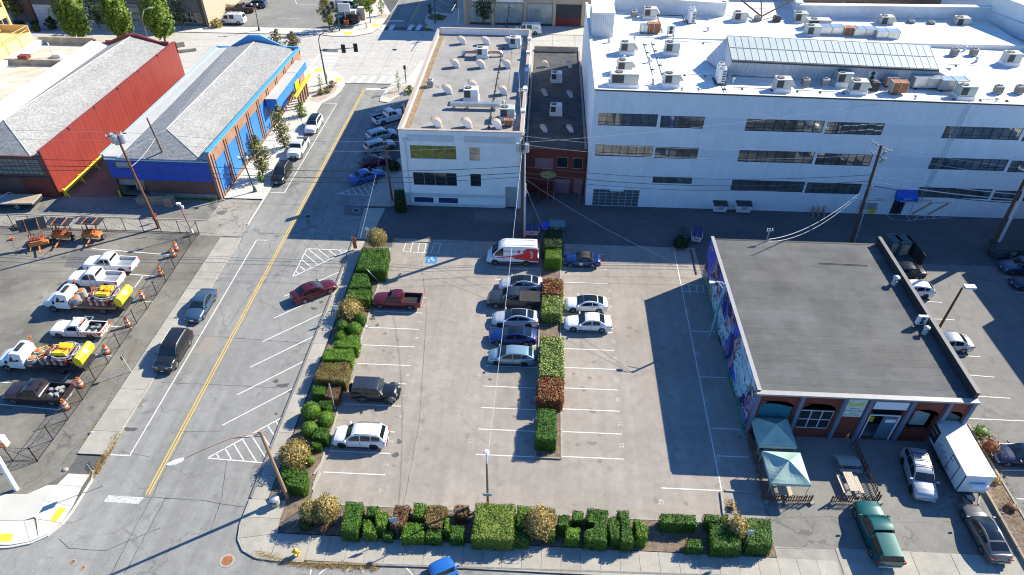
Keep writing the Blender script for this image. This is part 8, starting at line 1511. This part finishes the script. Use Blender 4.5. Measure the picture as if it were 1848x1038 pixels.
wire(Q(P3t,P3a,.6),at(980,412,1.2),.1,.02,M_WIREL,'guy wire from the middle pole to the ground beside the blue bin'); wire(Q(P1t,P1a,.66),Q(P2t,P2a,.75),.3,.03,M_WIREL,'short loop of pale cable between the two left poles'); wire(Q(P4t,P4a,.98),at(650,430,2.5),.1,.012,M_WIREL,'guy wire slanting from the brown corner pole over the shaded street')
wire(Q(P3t,P3a,.95),Vector((-5,118,11)),.6,.02,M_WIREL,'pale wire running back over the roofs from the middle pole'); wire(Q(P3t,P3a,.94),Vector((40,79.4,15.5)),.5,.02,M_WIREL,'pale wire from the middle pole to the big white wall')
# chain-link fence
M_LINK=mat('black_chain_link',(.02,.02,.022),.5)
def chainlink(pts,label,h=1.85,dense=.16):
    t=thing('chain_link_fence',label,'fence',(0,0,0),0,'black chain-link fences of the yard'); q=[at(*p) for p in pts]
    for p in q: b=MB(); b.tube((p.x,p.y,0),(p.x,p.y,h+.15),.045,n=6); b.obj('post',M_LINK,t)
    for a,c in zip(q,q[1:]):
        b=MB()
        for z in (.08,h): b.tube((a.x,a.y,z),(c.x,c.y,z),.025,n=5)
        b.tube((a.x,a.y,.1),(c.x,c.y,h-.1),.02,n=4); b.obj('rail',M_LINK,t); b=MB(); L=(c-a).length; u=(c-a).normalized(); n=int(L/dense)
        for i in range(n+1):
            for s in (-1,1):
                x0=i*dense; x1=x0+s*h*.55; z1=h
                if x1 < 0: z1=h*x0/(x0-x1); x1=0
                if x1 > L: z1=h*(L-x0)/(x1-x0); x1=L
                p0,p1=a+u*x0,a+u*x1
                w=Vector((-u.y,u.x,0))*.006; ww=u*.007; b.add([p0-ww+Vector((0,0,.08)),p0+ww+Vector((0,0,.08)),p1+ww+Vector((0,0,z1)),p1-ww+Vector((0,0,z1))],[(0,1,2,3)])
        o=b.obj('wire_mesh',M_LINK,t); o['kind']='stuff'
chainlink([(360,423),(345,441),(316,485),(300,509),(284,532),(266,558),(247,584),(237,597),(217,626),(196,656),(173,687),(149.5,722),(123.5,757),(96.6,794),(68,833)],'black chain-link fence along the street side of the yard')
chainlink([(68,833),(24,832),(-20,831),(-70,830)],'short black chain-link fence at the lower left end of the yard'); chainlink([(360,423),(326,421),(292,420),(260,418),(228,417),(194,417),(160,416),(128,415),(94,414),(60,413),(26,411),(-10,410),(-60,409)],'black chain-link fence between the yard and the west alley',dense=.5)
gp=thing('camera_pole','thin reddish pole with white cameras on top at the fence corner','pole',at(349,424)); b=MB(); tp=pole_top((349,424),(322,368))-at(349,424); b.tube((0,0,0),tp,.06,n=6); b.obj('pole',mat('reddish_pole',(.3,.1,.08),.6),gp); b=MB(); b.obox(tp,.5,.3,.25); b.obox(tp+Vector((.3,.1,-.5)),.25,.2,.35); b.obj('camera_head',M_WHITE,gp); b=MB(); b.obox(tp*.12,.3,.25,.5); b.obj('box',M_WHITE,gp)
og=thing('orange_sign_stand','small orange roadwork sign beside the pole foot at the yard fence','sign',at(284,402)); b=MB(); b.tube((0,0,0),(0,0,1.1),.03); b.box(-.25,.25,-.02,.02,.9,1.5); b.obox((-.2,0,.6),.5,.05,.3); b.obj('panel',M_BAR,og)
drum=thing('caution_drum','yellow and black striped drum at the far left of the yard fence','drum',at(47,410)); b=MB(); b.tube((0,0,0),(0,0,.9),.42,n=12); b.obj('body',M_YEL,drum); b=MB(); [b.tube((0,0,z),(0,0,z+.15),.43,n=12) for z in (.1,.6)]; b.obj('black_band',M_BLACK,drum)
pile=thing('barricade_pile','orange and white barricade frames fallen in a heap at the far left of the yard','barricades',at(33,408)); 
for i in range(6): b=MB(); b.beam((-.9+.25*i,-.4,.1+.1*i),(.5+.1*i,.5-.2*i,.25+.12*i),.08,.18); b.obj('board',M_BAR if i % 2 else M_BW2,pile)
# left edge sign post, thin posts, signs
sp_=thing('shop_pylon','thick white sign post with an orange and white sign box at the left edge','sign',at(30,884)); b=MB(); tp=pole_top((30,884),(-20,800))-at(30,884); b.tube((0,0,0),tp,.2,n=10); b.obj('post',M_WHITE,sp_); b=MB(); q=at(-14,795,5.2)-at(30,884); b.obox(q,2.2,.5,1.1); so=b.obj('sign_box',M_WHITE,sp_); b=MB(); b.obox(q+Vector((.35,-.27,-.22)),1.6,.03,.55); b.obj('orange_panel',M_ORANGE,so); text('lettering','O',.4,M_WHITE,so,tuple(q+Vector((.75,-.3,-.22))),(D2R(90),0,0))
def post(base,tip,label,m=M_METAL,plate=None,r=.035):
    a=at(*base); t=thing('sign_post',label,'sign',a,0,'thin sign posts'); tp=pole_top(base,tip)-a; b=MB(); b.tube((0,0,0),tp,r,n=6); b.obj('post',m,t)
    if plate: w,h,pm,rz=plate; b=MB(); b.obox(tp-Vector((0,0,h/2))+Vector((0,-.05,0)),w,.03,h,Matrix.Rotation(D2R(rz),3,'Z')); b.obj('plate',pm,t)
post((237,671),(219,642),'thin white sign post on the asphalt strip beside the west pavement',M_WHITE,(.4,.45,M_DARK,85)); post((186,877),(157,838),'thin sign post with an edge-on sign on the street corner near the stop bar',M_METAL,(.6,.75,M_DARK,88)); post((548,232),(538,192),'thin sign post on the pavement by the farthest white crossover',M_DARK,(.3,.4,M_GREYM,90)); post((500,285),(494,260),'thin sign post by the young tree near the dark SUV',M_METAL,(.3,.4,M_GREYM,90))
post((719,968),(709,934),'post with a pale blue sign at the pavement before the dying hedge',M_METAL,(.62,.5,mat('pale_blue_sign'),8)); post((1339,994),(1356,957),'thin post with a pale sign in front of the tall golden shrub',M_METAL,(.45,.45,mat('pale_blue_sign'),0)); post((607,580),(605,551),'post with a small white round sign beside the golden-brown shrub',M_METAL,(.5,.6,M_WHITE,0)); post((604,737),(594,693),'pale leaning post next to the low brown hedge',M_METAL,None,.06); post((683,508),(663,487),'white leaning post in the hedge row near the dark red pickup',M_WHITE,None,.05)
post((664,430),(662,411),'small white sign beside the golden shrub at the alley end',M_METAL,(.4,.4,M_WHITE,0)); post((662,52),(660,40),'short tan post on the far pavement corner',mat('tan_post',(.5,.42,.25),.7),None,.12)
bn=thing('feather_banner','narrow orange banner standing at the driveway edge near the golden shrub','banner',at(639,452)); b=MB(); b.tube((0,0,0),(0,0,2.1),.03); b.obj('pole',M_METAL,bn); b=MB(); b.box(.0,.45,-.02,.02,.3,2.0); b.obj('cloth',mat('orange_banner',(.7,.16,.04),.7,var=.35,scale=5),bn); b=MB(); b.box(-.3,.4,-.3,.3,0,.05); b.obj('base',M_METAL,bn)
hy=thing('fire_hydrant','yellow fire hydrant on the south pavement near the corner shrubs','hydrant',at(537,1003)); b=MB(); b.tube((0,0,0),(0,0,.6),.14,.13,10); b.tube((0,0,.0),(0,0,.06),.2,n=10); b.dome((0,0,.6),.15,.15,.17,10,4); b.tube((-.25,0,.42),(.25,0,.42),.07,n=8); b.tube((0,-.24,.36),(0,0,.36),.09,n=8); b.tube((0,0,.76),(0,0,.84),.035,n=5); b.obj('body',mat('hydrant_yellow',(.62,.45,.05),.6,var=.15),hy,smooth=40); hy.scale=(1.3,1.3,1.3)
tc=thing('litter_bin','round grey litter bin on the corner pavement beside the lamp pole','bin',at(499,912)); b=MB(); b.tube((0,0,0),(0,0,.95),.36,.38,16); b.obj('body',M_CONC,tc,smooth=40); b=MB(); b.dome((0,0,.95),.4,.4,.2,16,4); b.tube((0,0,.9),(0,0,.97),.41,n=16); b.obj('lid',M_METAL,tc,smooth=40); b=MB(); b.box(-.2,.2,-.42,-.34,.7,.86); b.obj('slot',M_DARK,tc)
# small junction posts on the lot kerb, stones, timber bits
for px,py,lab in ((660,590,'upper of two small lamp stubs on the car park kerb'),(647,634,'lower of two small lamp stubs on the car park kerb'),(604,738,'pale stub light at the kerb behind the off-roader')): t=thing('kerb_light',lab,'ground light',at(px,py),group='small kerb lights'); b=MB(); b.tube((0,0,0),(-.1,.2,.75),.04); b.obj('stem',M_WHITE,t); b=MB(); b.dome((0,0,.0),.2,.2,.15,8,3); b.obj('base',M_METAL,t)
for px,py,l,rz,lab in ((574,846,1.4,75,'upper broken kerb block at the lower left of the car park'),(572,865,1.2,80,'lower broken kerb block at the lower left of the car park')): b=MB(); b.box(-l/2,l/2,-.1,.1,0,.16); o=b.obj('kerb_block',M_CONC,None,at(px,py),D2R(rz),bevel=.02); setp(o,lab,'kerb block','loose kerb blocks')
# pallets
M_PAL=mat('pallet_wood',(.46,.35,.23),.85,var=.2,scale=4,rand=.15)
def pallet(px,py,label,n=1,up=0,rz=0,z=0):
    t=thing('wooden_pallet',label,'pallet',at(px,py),D2R(rz),'wooden pallets by the blue building'); M_=Matrix.Rotation(D2R(80),3,'X') if up else Matrix.Identity(3)
    for k in range(n):
        for i in range(5): b=MB(); c=M_ @ Vector((-.5+i*.25,0,.14))+Vector((0,-.25*k if up else 0,(.55 if up else 0)+z+k*(0 if up else .16))); b.obox(c,.15,1.15,.03,M_); b.obj('slat',M_PAL,t)
        for s in (-.48,0,.48): b=MB(); c=M_ @ Vector((0,s,.07))+Vector((0,-.25*k if up else 0,(.55 if up else 0)+z+k*(0 if up else .16))); b.obox(c,1.15,.1,.1,M_); b.obj('stringer',M_PAL,t)
for q in ((261,352,'upright pallet leaning on the wall, leftmost and highest',1,1,0,1.0),(259,366,'stack of pallets left of the upright ones by the blue building',6,0,0,0),(275,366,'upright pallet, second from the left',2,1,0,0),(291,366,'upright pallet, third from the left',2,1,5,0),(308,352,'pallet on top at the right behind the tall stack',1,1,0,1.0),(308,371,'tall stack of pallets at the right end of the row',8,0,0,0)):
    pallet(q[0],q[1],q[2],q[3],q[4],q[5],q[6])
for px,lab in ((1465,'left'),(1475,'middle'),(1485,'right')): a=at(px,388); b=MB(); b.beam((0,-.5,0),(0,.4,1.1),.12,.12); b.beam((0,.3,0),(0,.4,1.1),.12,.12); setp(b.obj('timber_bollard',mat('tan_timber',(.4,.26,.12),.8),None,a),'short tan timber brace against the big white wall, ' +lab+' of three','brace','timber braces')
ys=thing('yellow_warning_board','small yellow board leaning beside the conduit of the pole near the blue awning','sign',at(1572,386)); b=MB(); b.obox((0,0,.6),.9,.06,1.1,Matrix.Rotation(D2R(20),3,'Y')); b.obj('board',M_YEL,ys)
ys=thing('yellow_warning_board','small yellow board near the fenced transformer boxes','sign',at(1619,440)); b=MB(); b.obox((0,0,.5),.8,.06,.8); b.obj('board',M_YEL,ys)
al=structure('alley_markings')
for p,q in (((1600,388),(1610,397)),((1608,397),(1642,398)),((1635,388),(1643,398)),((1657,390),(1650,398)),((1673,389),(1666,397)),((1688,389),(1682,396)),((1700,389),(1700,391)),((1642,398),(1716,392))): line('hatch_line',at(*p).xy,at(*q).xy,.1,M_PAINTW,al)
# fenced transformer boxes behind the mural building
for px,py,lab in ((1603,452,'left'),(1620,455,'right')): t=thing('storage_cabinet','green-grey steel cabinet behind the tarred roof, ' +lab+' of the pair','cabinet',at(px,py),D2R(12),'steel cabinets'); b=MB(); b.box(-.7,.7,-.9,.9,0,2.0); b.obj('casing',mat('green_grey_steel'),t,bevel=.03); b=MB(); b.box(-.55,.55,-.93,-.9,.2,1.7); b.obj('door',mat('stained_tan_panel',(.4,.33,.25),.7,var=.3),t)
sf=thing('screen_fence','dark slatted screen fence around the cabinets and the black sedan','fence',(0,0,0)); q=[at(1630,445),at(1660,482)]
for i in range(22): p=q[0].lerp(q[1],i/21); b=MB(); b.obox((p.x,p.y,.9),.14,.06,1.8,Matrix.Rotation(D2R(-60),3,'Z')); b.obj('slat',M_DARK,sf)
b=MB(); b.beam(q[0]+Vector((0,0,1.7)),q[1]+Vector((0,0,1.7)),.06,.1); b.obj('rail',M_DARK,sf)
# patio: canopies, picnic tables, picket fences
M_TC=mat('canopy_teal_fabric',(.30,.42,.38),.75,var=.08,scale=1.5)
def canopy(c,label,s=1.62):
    t=thing('pop_up_canopy',label,'canopy',c,0,'teal pop-up canopies'); b=MB(); n=6; ed,pk=2.15,3.15
    for k in range(4):
        R_=Matrix.Rotation(k*math.pi/2,3,'Z')
        for i in range(n):
            for j in range(n):
                def S_(u,v):
                    x=(v*2-1)*s*(1-u); y=-s*(1-u); sag=-.16*math.sin(math.pi*u)*math.sin(math.pi*v)*1.2; return R_ @ Vector((x,y,ed+(pk-ed)*(u ** .85)+sag+.03*math.sin(9*v+2*k)*u*(1-u)))
                b.add([S_(i/n,j/n),S_(i/n,(j+1)/n),S_((i+1)/n,(j+1)/n),S_((i+1)/n,j/n)],[(0,1,2,3)])
    b.obj('roof_fabric',M_TC,t); b=MB()
    for k in range(4): R_=Matrix.Rotation(k*math.pi/2,3,'Z'); b.poly([R_ @ Vector((-s,-s-.005,ed+.02)),R_ @ Vector((s,-s-.005,ed+.02)),R_ @ Vector((s,-s-.02,ed-.24)),R_ @ Vector((-s,-s-.02,ed-.24))][::-1])
    b.obj('valance',M_TC,t)
    for sx in (-1,1):
        for sy in (-1,1): b=MB(); b.tube((sx*(s-.05),sy*(s-.05),0),(sx*(s-.05),sy*(s-.05),ed),.03,n=6); b.obj('leg',M_METAL,t)
    b=MB()
    for k in range(4): R_=Matrix.Rotation(k*math.pi/2,3,'Z'); b.tube(R_ @ Vector((-s,-s,ed-.05)),R_ @ Vector((0,-s,ed-.35)),.015,n=4); b.tube(R_ @ Vector((s,-s,ed-.05)),R_ @ Vector((0,-s,ed-.35)),.015,n=4)
    b.obj('truss',M_METAL,t); return t
canopy((21.35,39.75,0),'teal pop-up canopy nearest the shop front, half in shade'); canopy((21.45,35.95,0),'teal pop-up canopy nearer the driveway, in full sun')
def table(x,y,rz,label,m):
    t=thing('picnic_table',label,'picnic table',(x,y,0),D2R(rz),'picnic tables'); 
    for i in range(5): b=MB(); b.box(-.95,.95,-.38+i*.155,-.24+i*.155,.72,.76); b.obj('top_plank',m,t)
    for s in (-1,1):
        for k in range(2): b=MB(); b.box(-.95,.95,s*.72-.15+k*.155,s*.72-.01+k*.155,.43,.47); b.obj('bench_plank',m,t)
        b=MB(); b.beam((s*.65,-.7,0),(s*.65,-.15,.72),.05,.1); b.beam((s*.65,.7,0),(s*.65,.15,.72),.05,.1); b.beam((s*.65,-.85,.4),(s*.65,.85,.4),.05,.08); b.obj('leg_frame',m,t)
M_TW=mat('grey_table_wood',(.36,.33,.29),.85,var=.2,scale=4,rand=.1); M_TWL=mat('sun_bleached_wood',(.52,.45,.36),.85,var=.15,scale=4,rand=.08)
a=at(1528,843); table(a.x,a.y,0,'weathered grey picnic table in the shade by the picket fence',M_TW); a=at(1531,878); table(a.x,a.y,92,'sun-bleached picnic table turned lengthwise by the picket fence',M_TWL); table(21.2,35.2,90,'bleached picnic table under the sunlit canopy',M_TWL); table(21.0,39.2,90,'dark picnic table under the shaded canopy',M_TW)
M_PK=mat('brown_picket',(.13,.07,.045),.85,var=.25,rand=.15)
def picket(pts,label,cw=True):
    t=thing('picket_fence',label,'picket fence',(0,0,0),0,'brown picket fences round the patio'); pk=MB(); pk.box(-.045,.045,-.012,.012,0.05,.95); pk.poly([(-.045,0,.95),(.045,0,.95),(0,0,1.02)]); pk=pk.mesh('picket',M_PK); q=[Vector((*p,0)) for p in pts]
    for a,c in zip(q,q[1:]):
        L=(c-a).length; u=(c-a).normalized(); n=int(L/.2); an=math.atan2(u.y,u.x)
        for i in range(n+1): p=a+u*(i*L/n); o=link('picket',pk,t,p); o.rotation_euler=(D2R(rnd.uniform(-3,3)),D2R(rnd.uniform(-2,2)),an)
        for z in (.25,.75): b=MB(); b.beam(a+Vector((0,0,z)),c+Vector((0,0,z)),.04,.07); b.obj('rail',M_PK,t)
    for p in q: b=MB(); b.beam((p.x,p.y,0),(p.x,p.y,1.0),.1,.1); b.obj('post',M_PK,t); b=MB(); b.obox((p.x+.1,p.y-.15,.12),.4,.3,.24,Matrix.Rotation(rnd.uniform(0,1),3,'Z')); b.obj('concrete_foot',M_CONCO,t)
picket([(19.7,41.0),(19.75,37.6),(19.7,34.1),(21.4,34.05),(23.5,34.15)],'brown picket fence round the two canopies'); picket([(25.2,34.2),(27.3,34.25),(29.2,34.5),(29.15,37.5),(29.05,40.3)],'brown picket fence beside the two open picnic tables')
# a few odds: hose, white timber on the west strip, kerb stones
sp2=thing('white_stones','two pale stones on the edge of the west pavement','stones',at(166,782)); b=MB(); b.dome((0,0,0),.3,.25,.2,8,3); b.dome((-.2,-4.0,0),.28,.25,.18,8,3); b.obj('stone',M_CONC,sp2)
si=thing('blank_sign','blank white sign board beside the black SUV in the far car park','sign',at(625,43)); b=MB(); b.tube((0,0,0),(0,0,2.6),.12); b.obj('post',M_METAL,si); b=MB(); b.box(-1.3,1.3,-.15,.15,2.5,4.3); b.obj('panel',M_WHITE,si,bevel=.08)
for px,lab in ((639,'left'),(655,'right')): t=thing('stone_pillar','tall pale stone pillar by the far car park entrance, ' +lab+' of two','pillar',at(px,41 if px < 645 else 36),group='stone pillars'); b=MB(); b.box(-.7,.7,-.5,.5,0,2.6); b.obj('shaft',mat('pinkish_stone',(.45,.38,.33),.8,var=.1),t,bevel=.04); b=MB(); b.box(-.8,.8,-.6,.6,2.6,2.75); b.obj('cap',M_CONCN,t)
ob=thing('orange_box','bright orange box on the pavement below the blank white sign','box',at(626,46)); b=MB(); b.box(-.5,.5,-.3,.3,.15,1.1); b.obj('body',M_ORANGE,ob,bevel=.05); b=MB(); b.box(-.4,.4,-.25,.25,0,.15); b.obj('base',M_BW2,ob)
